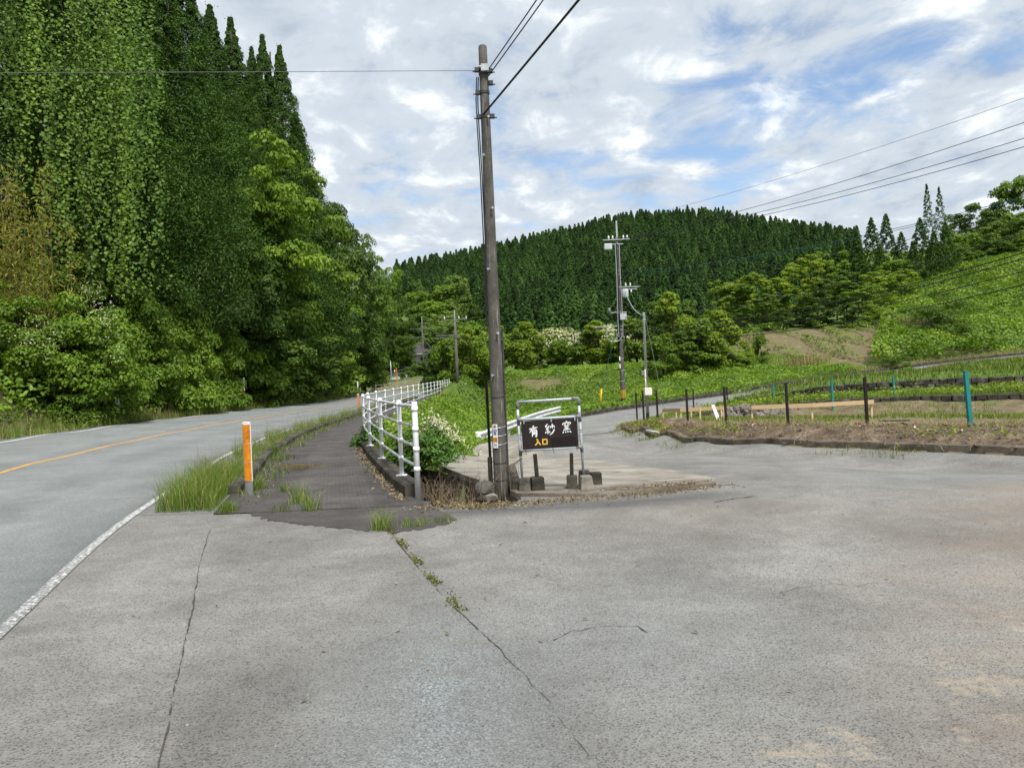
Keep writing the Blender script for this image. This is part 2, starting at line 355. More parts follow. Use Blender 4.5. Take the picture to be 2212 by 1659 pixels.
def sidewalk_mat():
    t = NT('sidewalk asphalt'); p = t.pos()
    s = t.attr('run'); c_ = t.attr('across')
    base = t.ramp(t.noise(p, 1.1, 6, 0.65), [(0.3, (0.038, 0.034, 0.033)), (0.5, (0.062, 0.056, 0.053)), (0.72, (0.1, 0.092, 0.085))])
    cell = t.n('ShaderNodeSeparateColor'); t.l(t.voro(p, 110, out=1), cell.inputs[0])
    base = t.mix(1.0, base, t.ramp(cell.outputs[0], [(0, 0.65), (1, 1.4)]), 'MULTIPLY')
    # ribbed band: small raised bars in a grid
    rs = t.math('SINE', t.math('MULTIPLY', s, 2 * math.pi / 0.085)); rc = t.math('SINE', t.math('MULTIPLY', c_, 2 * math.pi / 0.06))
    bar = t.math('MULTIPLY', t.math('ADD', t.math('MULTIPLY', rs, 0.5), 0.5), t.math('ADD', t.math('MULTIPLY', rc, 0.3), 0.7))
    inb = t.math('MULTIPLY', t.ramp(c_, [(0.0, 0), (1, 1)]), 1.0)
    band = t.math('MULTIPLY', t.math('MULTIPLY', t.math('GREATER_THAN', c_, 1.95), t.math('LESS_THAN', c_, 3.0)), t.ramp(t.noise(p, 2.2, 5, 0.7), [(0.32, 0.15), (0.62, 1.0)]))
    base = t.mix(t.math('MULTIPLY', t.math('MULTIPLY', bar, band), 0.5), base, (0.16, 0.15, 0.14))
    h = t.math('ADD', t.math('MULTIPLY', t.math('MULTIPLY', bar, band), 1.0), t.math('MULTIPLY', t.noise(p, 150, 3), 0.5))
    return t.done(t.bsdf(base, 0.88, t.bump(h, 0.6, 0.008)))
M['sidewalk'] = sidewalk_mat()

def slab_mat():
    t = NT('worn concrete slab'); p = t.pos()
    a = t.noise(t.mapv(p, (1.0, 1.15, 1), rot=(0, 0, 0.5)), 1.3, 9, 0.72, 0.6)
    c = t.ramp(a, [(0.3, (0.13, 0.105, 0.08)), (0.48, (0.24, 0.22, 0.185)), (0.62, (0.33, 0.31, 0.27)), (0.75, (0.42, 0.40, 0.36))])
    c = t.mix(1.0, c, t.ramp(t.noise(p, 60, 3), [(0.3, 0.75), (0.7, 1.2)]), 'MULTIPLY')
    k = t.attr('dark'); c = t.mix(t.math('MULTIPLY', k, t.ramp(t.noise(p, 5, 5, 0.7), [(0.3, 0.25), (0.6, 1.0)])), c, (0.085, 0.062, 0.045))
    return t.done(t.bsdf(c, 0.9, t.bump(t.noise(p, 70, 4), 0.4, 0.006)))
M['slab'] = slab_mat()

def ground_mat():
    t = NT('ground soil and turf'); p = t.pos()
    soil = t.ramp(t.noise(p, 2.2, 7, 0.7), [(0.3, (0.085, 0.062, 0.042)), (0.5, (0.17, 0.125, 0.088)), (0.7, (0.27, 0.21, 0.155))])
    dry = t.ramp(t.noise(p, 1.2, 7, 0.7), [(0.3, (0.09, 0.065, 0.042)), (0.45, (0.17, 0.125, 0.085)), (0.55, (0.12, 0.12, 0.05)), (0.7, (0.27, 0.205, 0.145))])
    turf = t.ramp(t.noise(p, 1.5, 8, 0.7), [(0.3, (0.05, 0.085, 0.018)), (0.5, (0.09, 0.145, 0.03)), (0.7, (0.15, 0.19, 0.05))])
    c = t.mix(t.math('ADD', t.attr('soil'), t.math('MULTIPLY', t.math('SUBTRACT', t.noise(p, 1.8, 6, 0.7), 0.5), t.math('MULTIPLY', t.attr('soil'), 1.6)), clamp=True), turf, soil)
    c = t.mix(t.attr('dry'), c, dry)
    h = t.math('ADD', t.noise(p, 3, 6, 0.7), t.math('MULTIPLY', t.noise(p, 22, 4), 0.3))
    return t.done(t.bsdf(c, 0.95, t.bump(h, 0.8, 0.08), 0, 0.1))
M['ground'] = ground_mat()

M['cedar'] = leaf_mat('cedar spray', (0.019, 0.052, 0.013), (0.064, 0.138, 0.027), 0.6, 0.15)
M['hillcedar'] = leaf_mat('far cedar spray', (0.018, 0.052, 0.02), (0.055, 0.125, 0.045), 0.7, 0.12, rvar=0.5)
M['kudzu'] = leaf_mat('kudzu leaf', (0.045, 0.105, 0.016), (0.15, 0.26, 0.04), 0.45, 0.3, 0.4, accent=(0.25, 0.33, 0.07))
M['vine'] = leaf_mat('hanging vine leaf', (0.03, 0.075, 0.018), (0.125, 0.225, 0.042), 0.5, 0.28, 0.35, accent=(0.2, 0.31, 0.065))
M['shrub'] = leaf_mat('shrub leaf', (0.042, 0.1, 0.016), (0.135, 0.235, 0.03), 0.5, 0.28)
M['broad'] = leaf_mat('broad leaf', (0.026, 0.066, 0.013), (0.085, 0.155, 0.024), 0.5, 0.27)
M['broaddark'] = leaf_mat('dark broad leaf', (0.018, 0.05, 0.012), (0.058, 0.112, 0.02), 0.5, 0.22)
M['fresh'] = leaf_mat('fresh green leaf', (0.055, 0.125, 0.016), (0.19, 0.28, 0.032), 0.5, 0.32, accent=(0.3, 0.36, 0.05))
M['hillbroad'] = leaf_mat('far broad leaf', (0.045, 0.1, 0.03), (0.13, 0.2, 0.055), 0.6, 0.25)
M['flower'] = leaf_mat('cream blossom', (0.55, 0.5, 0.36), (0.78, 0.75, 0.62), 0.6, 0.3, warm=False)
M['grass'] = leaf_mat('grass blade', (0.06, 0.115, 0.016), (0.185, 0.27, 0.042), 0.5, 0.35, accent=(0.38, 0.34, 0.16), warm=False)
M['drygrass'] = leaf_mat('dry grass', (0.16, 0.13, 0.06), (0.36, 0.30, 0.17), 0.7, 0.25, warm=False)
M['bamboo'] = leaf_mat('bamboo leaf', (0.10, 0.13, 0.02), (0.26, 0.26, 0.06), 0.5, 0.3)
M['glossy'] = leaf_mat('glossy shrub leaf', (0.03, 0.085, 0.018), (0.09, 0.19, 0.04), 0.3, 0.2, 0.5)
M['deadleaf'] = leaf_mat('dead leaf', (0.10, 0.072, 0.045), (0.34, 0.28, 0.19), 0.8, 0.1, warm=False)
M['moss'] = leaf_mat('moss', (0.04, 0.055, 0.012), (0.13, 0.15, 0.02), 0.9, 0.1)

# ------------------------------------------------------------------ curves of the place
def catmull(pts, n=8):
    pts = [np.array(p, float) for p in pts]; pts = [2 * pts[0] - pts[1]] + pts + [2 * pts[-1] - pts[-2]]; out = []
    for i in range(1, len(pts) - 2):
        for k in range(n):
            t = k / n; p0, p1, p2, p3 = pts[i - 1:i + 3]
            out.append(0.5 * (2 * p1 + (p2 - p0) * t + (2 * p0 - 5 * p1 + 4 * p2 - p3) * t * t + (3 * p1 - p0 - 3 * p2 + p3) * t ** 3))
    out.append(pts[-2]); return np.array(out)

def resample(c, step):
    d = np.r_[0, np.cumsum(np.linalg.norm(np.diff(c, axis=0), axis=1))]; s = np.linspace(0, d[-1], max(2, int(round(d[-1] / step)) + 1))
    return np.stack([np.interp(s, d, c[:, i]) for i in range(c.shape[1])], 1), s

def normals(c):  # left-hand normals
    t = np.gradient(c, axis=0); t /= np.linalg.norm(t, axis=1)[:, None]
    return np.stack([-t[:, 1], t[:, 0]], 1)

EDGE = catmull([(1.2, -14), (-0.2, -6), (-1.8, 0), (-3.35, 5), (-4.6, 9), (-6.0, 15), (-6.6, 17.6), (-7.75, 25), (-8.4, 35), (-8.6, 47), (-8.4, 58), (-8.1, 70), (-8.4, 82), (-10.8, 92), (-16.2, 101), (-24.5, 108), (-35, 113), (-49, 117)], 8)
EDGE, ES = resample(EDGE, 0.5); EN = normals(EDGE)
RAILP = [(-1.28, 10.0), (-1.66, 11.2), (-2.4, 13.9), (-3.17, 16.9), (-3.95, 20.3), (-4.42, 23.5), (-4.75, 26.8), (-4.95, 29.9), (-5.1, 33), (-5.2, 36), (-5.3, 39), (-5.4, 42), (-5.48, 45), (-5.56, 48), (-5.63, 51), (-5.7, 54), (-5.76, 57), (-5.82, 60), (-5.88, 63), (-5.94, 66), (-6.0, 69), (-6.05, 72), (-6.1, 75)]
RAILC = catmull([(-0.75, 8.2)] + RAILP, 6)
SIDE = catmull([(1.9, 21), (1.6, 26), (1.9, 30), (3.4, 36), (6.5, 42.5), (11, 47.3), (16, 50.8), (21, 54.5), (27, 59), (35, 64.5), (46, 71), (62, 78)], 8)
SIDE, SS = resample(SIDE, 0.5); SN = normals(SIDE)

def road_z(y):
    return np.interp(y, [-20, 40, 60, 75, 100, 130], [0, 0.0, 0.06, 0.18, 0.5, 0.9])
def walk_z(y):
    return np.interp(y, [-20, 25, 35, 50, 75, 100], [0, 0.0, 0.05, 0.18, 0.42, 0.6])

def rail_x(y): return np.interp(y, RAILC[:, 1], RAILC[:, 0])
def edge_x(y):
    m = EDGE[:, 1] < 84
    return np.interp(y, EDGE[m, 1], EDGE[m, 0])

# ------------------------------------------------------------------ terrain
CP = []
for i in range(0, len(EDGE), 9):
    p, n = EDGE[i], EN[i]; z0 = float(road_z(p[1]))
    far = p[1] > 86
    se = float(np.interp(p[1], [0, 35, 60, 90], [1, 1, .5, .3]))
    offs = [(0, 0), (3.7, 0.17 * se), (7.5, 0.34 * se), (9.2, 0.45 * se)]
    if not far: offs += [(12, 2.6), (16, 7.0), (22, 11.5), (34, 18), (55, 26)]
    else: offs += [(13, 1.8)]
    for d, z in offs: CP.append((p[0] + n[0] * d, p[1] + n[1] * d, z0 + z))
for y in (-12, -6, 0, 3, 6, 8):
    for x in (-1, 1.5, 4, 7, 11, 16, 26):
        if x > float(edge_x(y)) + 0.8: CP.append((x, y, 0.0 if x < 12 else 0.15))
CP += [(0, 10, 0), (1.5, 10, 0), (3, 10, 0), (-1, 10, 0), (5, 10.5, -0.06), (7, 10.5, -0.1), (10, 11, -0.05), (0.5, 12.5, -0.08), (2.5, 13, -0.12), (4.5, 13.5, -0.18),
       (-0.5, 15, -0.2), (1, 16, -0.25), (3, 17, -0.3), (-1.2, 18, -0.32), (0.5, 21, -0.45), (3, 22, -0.45), (-0.9, 24, -0.5), (1.5, 27, -0.58), (3.4, 27, -0.52)]
for i in range(0, len(RAILC), 6):
    x, y = RAILC[i]
    if y < 10.5: continue
    z = float(walk_z(y)); CP += [(x, y, z), (x - 1.2, y, z)]
    if y > 19:
        CP += [(x + 0.7, y, z - 0.12), (x + 2.2, y, z - 0.75), (x + 3.4, y, -1.1)]
for i in range(0, len(SIDE), 8):
    p, n = SIDE[i], SN[i]
    z = float(np.interp(p[1], [21, 26, 30, 36, 42.5, 47.3, 50.8, 54.5, 59, 64.5, 71, 78], [-0.42, -0.58, -0.68, -0.78, -0.72, -0.5, -0.22, 0.12, 0.5, 0.95, 1.5, 2.1]))
    for d in (-2, 0, 2): CP.append((p[0] + n[0] * d, p[1] + n[1] * d, z))
CP += [(1, 45, -1.1), (0, 36, -1.15), (-1, 52, -1.0), (3, 50, -1.0), (-3, 58, -0.7)]
BANK = [P(1000, 822, 64), P(1080, 818, 64), P(1150, 818, 64), P(1210, 812, 64), P(1300, 805, 63), P(1400, 800, 62)]
CP += [tuple(b) for b in BANK] + [(b.x, b.y + 6, b.z + 0.2) for b in BANK] + [(b.x, b.y - 3.5, b.z - 1.5) for b in BANK[:5]]
CP += [tuple(P(1500, 812, 60)), tuple(P(1600, 810, 61)), tuple(P(1720, 806, 64)), tuple(P(1850, 797, 67)), tuple(P(2000, 785, 70))]
POSTS_B = [(1377, 914, 849, 30.7), (1392, 920, 845, 26.8), (1422, 922, 844, 25.4), (1487, 927, 841.5, 23.3), (1570, 932, 837, 21), (1704, 933, 828, 19), (1875, 932, 816, 17.2)]
POSTS_R = [(1499, 893, 841.5, 38.7), (1572, 883.6, 837, 42.8)]
POSTS_T = [(1673, 887, 831, 35.6), (1800, 887, 821, 30.5), (1935, 876.6, 813.5, 31.6), (2098, 932, 802, 15.3)]
for q in POSTS_B + POSTS_R + POSTS_T: CP.append(tuple(P(q[0], q[1], q[3])))
WALLB = [P(1340, 934, 27.5), P(1400, 948, 23.5), P(1470, 960, 20.5), P(1547, 967, 18.6), P(1712, 974, 16.6), P(1918, 983, 15.0), P(2120, 992, 13.7), P(2330, 1000, 12.6)]
for w in WALLB: CP += [(w.x, w.y - 0.5, w.z), (w.x + 0.3, w.y + 0.9, w.z + 0.3)]
CP += [tuple(P(1760, 905, 24)), tuple(P(1950, 900, 24)), tuple(P(2150, 905, 21)), tuple(P(2212, 882, 27)), tuple(P(1560, 905, 28)), (10, 31, -0.4), (26, 24, 0.1), (30, 18, 0.2)]
W1 = [P(1500, 902, 34), P(1600, 893, 33), P(1700, 886, 32), P(1850, 880, 30.5), P(2000, 878, 29.5), P(2212, 876, 28), P(2330, 876, 27.5)]
W2 = [P(1610, 866, 44), P(1680, 866, 42), P(1760, 862, 40.5), P(1880, 857, 39), P(2050, 850, 38), P(2212, 847, 37), P(2330, 845, 36.5)]
W1H = [0.06, 0.16, 0.24, 0.32, 0.38, 0.42, 0.44]; W2H = [0.08, 0.36, 0.6, 0.68, 0.72, 0.74, 0.74]
for w, h in zip(W1, W1H): CP += [(w.x, w.y - 0.8, w.z), (w.x, w.y + 0.9, w.z + h)]
for w, h in zip(W2, W2H): CP += [(w.x, w.y - 0.8, w.z), (w.x, w.y + 0.9, w.z + h)]
CP += [tuple(P(2212, 800, 48)), tuple(P(2050, 812, 46)), tuple(P(1900, 824, 47)), tuple(P(2212, 778, 56)), tuple(P(2080, 786, 58))]
CP += [tuple(P(1680, 793, 72)), tuple(P(1800, 790, 74)), tuple(P(1600, 770, 76)), tuple(P(1600, 722, 84)), tuple(P(1720, 716, 85)), tuple(P(1850, 712, 86)), tuple(P(1900, 760, 78)), tuple(P(1950, 770, 76)),
       tuple(P(2060, 742, 82)), tuple(P(2212, 728, 86)), tuple(P(1950, 700, 95)), tuple(P(2100, 660, 108)), tuple(P(2212, 640, 114)), tuple(P(2212, 560, 132)), tuple(P(2050, 590, 126)), tuple(P(1900, 640, 116)),
       tuple(P(1720, 690, 98)), tuple(P(1560, 735, 92)), tuple(P(2400, 540, 140)), tuple(P(2212, 480, 160)), tuple(P(2000, 560, 150)), tuple(P(2400, 440, 180)), tuple(P(2212, 455, 190))]
CP += [tuple(P(1030, 822, 84)), tuple(P(1150, 806, 85)), tuple(P(1300, 796, 82)), tuple(P(1450, 780, 80)), tuple(P(950, 800, 115)), tuple(P(1100, 790, 115)), tuple(P(1250, 776, 115)), tuple(P(1400, 765, 112))]
CP += [(-24, 122, 2.2), (-28, 136, 5.5), (-40, 145, 10), (-14, 125, 1.6), (-18, 150, 7), (-55, 130, 14), (-70, 90, 24), (-60, 170, 26), (-90, 140, 34)]
RIDGE = [(700, 640), (890, 600), (1010, 578), (1080, 560), (1200, 530), (1300, 505), (1400, 486), (1500, 480), (1620, 498), (1750, 520), (1900, 530), (2100, 540)]
for u, v in RIDGE:
    v += 15; p = P(u, v, 330); CP.append(tuple(p)); CP.append((p.x * 1.05, 400, p.z - 12)); CP.append((p.x * 1.1, 520, 20))
    m = P(u, v + (745 - v) * 0.48, 230); CP.append(tuple(m))
for u in (900, 1050, 1200, 1350, 1500, 1650, 1800): CP.append(tuple(P(u, 740 - (u > 1500) * 30, 150)))
CP += [(-400, 0, 40), (-300, 300, 60), (-200, 600, 30), (400, 0, 10), (400, 300, 60), (200, 700, 20), (-100, -60, 5), (100, -60, 3), (0, -40, 0), (300, 100, 50), (-150, 40, 40), (-150, 250, 50), (60, 20, 1.0), (90, 40, 3), (100, 80, 10), (0, 700, 10)]
CPA = np.array(CP, float)
keep = []
for i, p in enumerate(CPA):  # drop near duplicates, the first one wins
    if all((p[0] - CPA[j, 0]) ** 2 + (p[1] - CPA[j, 1]) ** 2 > 0.49 for j in keep): keep.append(i)
CPA = CPA[keep]
def _phi(d2): return np.sqrt(d2 + 1.2)
_A = _phi(((CPA[:, None, :2] - CPA[None, :, :2]) ** 2).sum(2)); _n = len(CPA)
_A -= np.eye(_n) * 0.02
_K = np.zeros((_n + 3, _n + 3)); _K[:_n, :_n] = _A; _K[:_n, _n] = 1; _K[_n, :_n] = 1; _K[:_n, _n + 1:] = CPA[:, :2]; _K[_n + 1:, :_n] = CPA[:, :2].T
_W = np.linalg.solve(_K, np.r_[CPA[:, 2], 0, 0, 0])
def H(x, y):
    x = np.atleast_1d(np.asarray(x, float)); y = np.atleast_1d(np.asarray(y, float)); sh = x.shape; x = x.ravel(); y = y.ravel()
    out = np.empty(len(x))
    for k in range(0, len(x), 20000):
        s = slice(k, k + 20000); d2 = (x[s, None] - CPA[:, 0]) ** 2 + (y[s, None] - CPA[:, 1]) ** 2
        out[s] = _phi(d2) @ _W[:_n] + _W[_n] + _W[_n + 1] * x[s] + _W[_n + 2] * y[s]
    return out.reshape(sh)
def h1(x, y): return float(H(x, y)[0])

def in_poly(x, y, poly):
    x = np.asarray(x); y = np.asarray(y); r = np.zeros(x.shape, bool); n = len(poly); j = n - 1
    for i in range(n):
        xi, yi = poly[i][0], poly[i][1]; xj, yj = poly[j][0], poly[j][1]
        with np.errstate(divide='ignore', invalid='ignore'):
            c = ((yi > y) != (yj > y)) & (x < (xj - xi) * (y - yi) / (yj - yi + 1e-12) + xi)
        r ^= c; j = i
    return r

def dist_poly(x, y, pts):
    x = np.asarray(x, float); y = np.asarray(y, float); d = np.full(x.shape, 1e9)
    for a, b in zip(pts[:-1], pts[1:]):
        ax, ay, bx, by = a[0], a[1], b[0], b[1]; L2 = (bx - ax) ** 2 + (by - ay) ** 2 + 1e-12
        t = np.clip(((x - ax) * (bx - ax) + (y - ay) * (by - ay)) / L2, 0, 1)
        d = np.minimum(d, np.hypot(x - ax - t * (bx - ax), y - ay - t * (by - ay)))
    return d

def sstep(a, b, x): t = np.clip((x - a) / (b - a), 0, 1); return t * t * (3 - 2 * t)

DITCH = [(-1.10, 9.75), (-0.72, 9.18), (-0.15, 9.22), (0.02, 9.6), (-0.12, 10.25), (-0.45, 11.0), (-0.85, 12.1), (-1.35, 13.5), (-1.9, 14.3), (-2.15, 13.55), (-1.50, 11.2)]
SLAB = [(-0.10, 10.3), (0.0, 9.85), (1.0, 9.55), (2.0, 9.7), (2.62, 10.1), (2.75, 10.6), (2.5, 12.0), (1.9, 14.0), (1.2, 17.5), (0.6, 21.5), (-0.3, 24.2), (-1.15, 24.4), (-1.4, 21), (-1.75, 18.2), (-1.75, 16.4), (-1.3, 13.9), (-0.8, 12.2), (-0.42, 11.1)]
WB2 = [(w.x, w.y) for w in WALLB]
ei = [k for k in range(len(EDGE)) if -13.5 < EDGE[k, 1] < 10.4]
APRON = [(EDGE[k, 0] + EN[k, 0] * 0.2, EDGE[k, 1] + EN[k, 1] * 0.2) for k in ei] + [(-3.6, 10.3), (-3.0, 9.6), (-1.7, 9.5), (-0.95, 9.3), (-0.72, 9.12), (-0.15, 9.16), (0.05, 9.6), (0.05, 9.9), (1.0, 9.6), (2.0, 9.75), (2.55, 10.15), (2.68, 10.6), (2.42, 12.0), (1.82, 14.0), (1.1, 17.5), (0.5, 21.5), (-0.35, 24.3), (-0.55, 27), (-0.45, 29.5), (3.75, 29.5)] + [(x - 0.05, y - 0.05) for x, y in WB2] + [(16, 10), (22, 4), (22, -13.5)]
APRON_N = APRON

def sheet(name, outline, off, step, mat, attrs=None, skirt=0.25, bounds=None):
    xs = [p[0] for p in outline]; ys = [p[1] for p in outline]
    ring = []
    for a, b in zip(outline, outline[1:] + outline[:1]):
        m = max(1, int(math.hypot(b[0] - a[0], b[1] - a[1]) / step))
        ring += [(a[0] + (b[0] - a[0]) * k / m, a[1] + (b[1] - a[1]) * k / m) for k in range(m)]
    gx, gy = np.meshgrid(np.arange(min(xs) + step / 2, max(xs), step), np.arange(min(ys) + step / 2, max(ys), step)); gx = gx.ravel(); gy = gy.ravel()
    k = in_poly(gx, gy, ring) & (dist_poly(gx, gy, ring + ring[:1]) > step * 0.45)
    pts = [Vector(p) for p in ring] + [Vector((a, b)) for a, b in zip(gx[k], gy[k])]
    n = len(ring)
    r = delaunay_2d_cdt(pts, [(i, (i + 1) % n) for i in range(n)], [], 1, 1e-5)
    v = np.array([(p.x, p.y) for p in r[0]]); f = [tuple(t) for t in r[2]]
    z = H(v[:, 0], v[:, 1]) + off
    V = [(a, b, c) for (a, b), c in zip(v, z)]
    tris = np.array([t for t in f if len(t) == 3]); 
    e1 = v[tris[:, 1]] - v[tris[:, 0]]; e2 = v[tris[:, 2]] - v[tris[:, 0]]; fl = (e1[:, 0] * e2[:, 1] - e1[:, 1] * e2[:, 0]) < 0
    tris[fl] = tris[fl][:, ::-1]
    V = np.array(V); nv = len(V)
    # skirt
    rz = np.array(ring); rzz = H(rz[:, 0], rz[:, 1]) + off
    top = np.c_[rz, rzz]; bot = np.c_[rz, rzz - skirt]; base = nv
    V = np.r_[V, top, bot]; m = len(ring); i = np.arange(m); j = (i + 1) % m
    tris = np.r_[tris, np.c_[base + i, base + m + i, base + j], np.c_[base + j, base + m + i, base + m + j]]
    at = {k_: fn(V[:, 0], V[:, 1]) for k_, fn in (attrs or {}).items()}
    return obj(name, np_mesh(name, V, tris, mat, attrs=at))

def strip(name, L, Rr, off, mat, nx=6, attrs=None, skirt=0.25, zfun=None):
    """sheet between two polylines of equal length; attrs: f(t across 0..1, s index)"""
    m = len(L); t = np.linspace(0, 1, nx + 1)
    X = L[:, None, 0] * (1 - t) + Rr[:, None, 0] * t; Y = L[:, None, 1] * (1 - t) + Rr[:, None, 1] * t
    Z = H(X, Y) + off
    def ext(A, z=0): return np.c_[A[:, :1], A, A[:, -1:]]
    X = ext(X); Y = ext(Y); Z = ext(Z); Z[:, 0] -= skirt; Z[:, -1] -= skirt
    V = np.stack([X, Y, Z], 2).reshape(-1, 3); w = nx + 3
    i = np.arange(m - 1)[:, None] * w + np.arange(w - 1)[None]; i = i.ravel()
    Q = np.c_[i, i + 1, i + w + 1, i + w]
    at = {}
    if attrs:
        tt = np.r_[0, t, 1]; T = np.tile(tt, m)
        for k, fn in attrs.items(): at[k] = fn(T, V)
    return obj(name, np_mesh(name, V, Q, mat, attrs=at))

def ground():
    def axis(dense):
        out = []
        for a, b, s in dense: out += list(np.arange(a, b, s))
        return np.array(out)
    xs = axis([(-400, -160, 24), (-160, -60, 8), (-60, -28, 2), (-28, -10, 0.8), (-10, 10, 0.4), (10, 30, 0.7), (30, 70, 1.6), (70, 160, 6), (160, 420, 24)])
    ys = axis([(-80, -20, 8), (-20, 4, 2), (4, 40, 0.5), (40, 70, 0.7), (70, 150, 1.8), (150, 360, 6), (360, 900, 30)])
    X, Y = np.meshgrid(xs, ys); Z = H(X, Y)
    ml = np.full(X.shape, False)
    main_poly = [(EDGE[k, 0] - EN[k, 0] * 0.0, EDGE[k, 1]) for k in range(len(EDGE))] + [(EDGE[k, 0] + EN[k, 0] * 7.6, EDGE[k, 1] + EN[k, 1] * 7.6) for k in range(len(EDGE) - 1, -1, -1)]
    walk_poly = [(x, y) for x, y in RAILC] + [(float(edge_x(y)), y) for x, y in RAILC[::-1]]
    side_poly = [(SIDE[k, 0] + SN[k, 0] * 1.9, SIDE[k, 1] + SN[k, 1] * 1.9) for k in range(len(SIDE))] + [(SIDE[k, 0] - SN[k, 0] * 1.9, SIDE[k, 1] - SN[k, 1] * 1.9) for k in range(len(SIDE) - 1, -1, -1)]
    near = in_poly(X, Y, APRON) | in_poly(X, Y, SLAB) | in_poly(X, Y, DITCH)
    d = np.where(near & (Y < 16), 1.1, 0.0)
    d = np.maximum(d, np.where(near & (Y >= 16), 0.16, 0))
    for q in (main_poly, walk_poly, side_poly): d = np.maximum(d, np.where(in_poly(X, Y, q), 0.16, 0))
    Z = Z - d
    V = np.stack([X, Y, Z], 2).reshape(-1, 3); w = len(xs)
    i = (np.arange(len(ys) - 1)[:, None] * w + np.arange(w - 1)[None]).ravel(); Q = np.c_[i, i + 1, i + w + 1, i + w]
    x, y = V[:, 0], V[:, 1]
    plot = WB2 + [(24, 12), (24, 24)] + [(w.x, w.y) for w in W1[::-1]] + [(5.6, 38), (4.0, 30)]
    soil = np.where(in_poly(x, y, plot), 0.85, 0.0)
    soil = np.maximum(soil, 0.75 * (1 - sstep(0.2, 2.0, dist_poly(x, y, WB2))))
    brown = [(P(u, v, D).x, P(u, v, D).y) for u, v, D in ((1560, 780, 72), (1680, 796, 71), (1800, 795, 72), (1910, 770, 74), (1950, 740, 80), (1900, 712, 87), (1600, 716, 88), (1540, 740, 84))]
    dry = np.where(in_poly(x, y, brown), 0.95, 0.0)
    dry = np.maximum(dry, 0.8 * (1 - sstep(.6, 2.2, np.hypot((x - 2.4) * .6, (y - 62.6)))))
    dry = np.maximum(dry, 0.8 * (1 - sstep(2, 9, np.hypot(x - P(2000, 735, 84).x, y - 84))))
    soil = np.maximum(soil, np.where((x < -12) & (y < 110) & (y > -20), 0.6, 0))
    me = np_mesh('ground', V, Q, M['ground'], smooth=True, attrs={'soil': soil, 'dry': dry})
    tag(obj('ground', me), 'grassy and earthy ground rising to the hills around the roads', 'ground', kind='structure')
ground()

# ------------------------------------------------------------------ roads
k = slice(0, len(EDGE))
Lm = EDGE + EN * 7.7; Rm = EDGE + EN * 0.0
def trk(T, V):
    d = T * 7.8
    return np.clip(np.exp(-((d - 1.6) / .5) ** 2) + np.exp(-((d - 3.1) / .5) ** 2) + np.exp(-((d - 5.0) / .5) ** 2) + np.exp(-((d - 6.6) / .5) ** 2), 0, 1)
tag(strip('main_road', Lm, Rm, 0.034, M['road'], 12, {'track': trk}), 'light grey asphalt country road curving past the wooded slope', 'road', kind='structure')
def band(name, off0, off1, z, mat, i0, i1, label):
    tag(strip(name, EDGE[i0:i1] + EN[i0:i1] * off1, EDGE[i0:i1] + EN[i0:i1] * off0, z, mat, 2, skirt=0.003), label, 'road marking', kind='structure')
band('edge_line', -0.005, 0.095, 0.040, M['linewhite'], 0, len(EDGE), 'worn white edge line on the near side of the main road')
band('centre_line', 3.58, 3.70, 0.040, M['lineyellow'], 0, len(EDGE), 'orange yellow centre line of the main road')
band('verge_line', 7.2, 7.34, 0.040, M['linewhite'], 0, len(EDGE), 'white edge line beside the wooded slope')

# attributes of the forecourt asphalt
DIRT_EDGE = [(6.4, 10.6), (5.0, 7.0), (4.3, 5.0), (3.2, 3.5), (2.6, 2.0), (2.2, -3)]
def a_dust(x, y):
    e = np.interp(y, [-3, 2, 3, 5, 7, 9, 10.6, 14], [1.1, 1.3, 1.7, 2.7, 3.9, 5.2, 6.9, 12])
    return np.clip(0.9 * sstep(-1.3, 1.6, x - e) + 0.34 * np.exp(-(((x - 2.0) / 1.6) ** 2 + ((y - 8.2) / 1.2) ** 2)) + 0.07, 0, 1)
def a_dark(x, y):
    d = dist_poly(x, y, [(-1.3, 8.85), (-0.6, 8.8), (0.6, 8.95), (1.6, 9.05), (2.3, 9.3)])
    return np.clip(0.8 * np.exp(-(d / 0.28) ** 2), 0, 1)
def a_grit(x, y):
    g = 0.9 * np.exp(-(((x + 0.35 + 0.08 * (y - 3)) / 0.45) ** 2 + ((y - 3.6) / 1.3) ** 2))
    g = np.maximum(g, 0.8 * np.exp(-(((x - 7.4) / 2.2) ** 2 + ((y - 10.6) / 1.1) ** 2)))
    g = np.maximum(g, 0.35 * np.exp(-(((x - 0.5) / 1.2) ** 2 + ((y - 4.3) / 1.2) ** 2)))
    return g
def a_sand(x, y):
    s = np.zeros_like(x)
    for cx, cy, rx, ry, k_ in ((1.2, 3.0, 0.6, 0.35, .85), (1.9, 3.1, 0.35, 0.3, 0.75), (2.1, 3.6, 0.45, 0.5, .85), (0.75, 3.9, 0.35, 0.25, .7), (1.15, 4.2, 0.5, 0.3, .6), (-2.0, 4.2, 0.22, 0.14, 0.9), (-2.05, 3.6, 0.2, 0.1, 0.7), (-0.5, 5.4, .5, .3, .45), (1.4, 5.2, 0.5, 0.3, .55), (2.9, 4.2, .7, .8, .75), (1.2, 6.6, .7, .3, .5), (3.2, 7.6, 1.4, .4, .6), (2.1, 9.0, .8, .5, .6)):
        s = np.maximum(s, k_ * np.exp(-(((x - cx) / rx) ** 2 + ((y - cy) / ry) ** 2)))
    return s
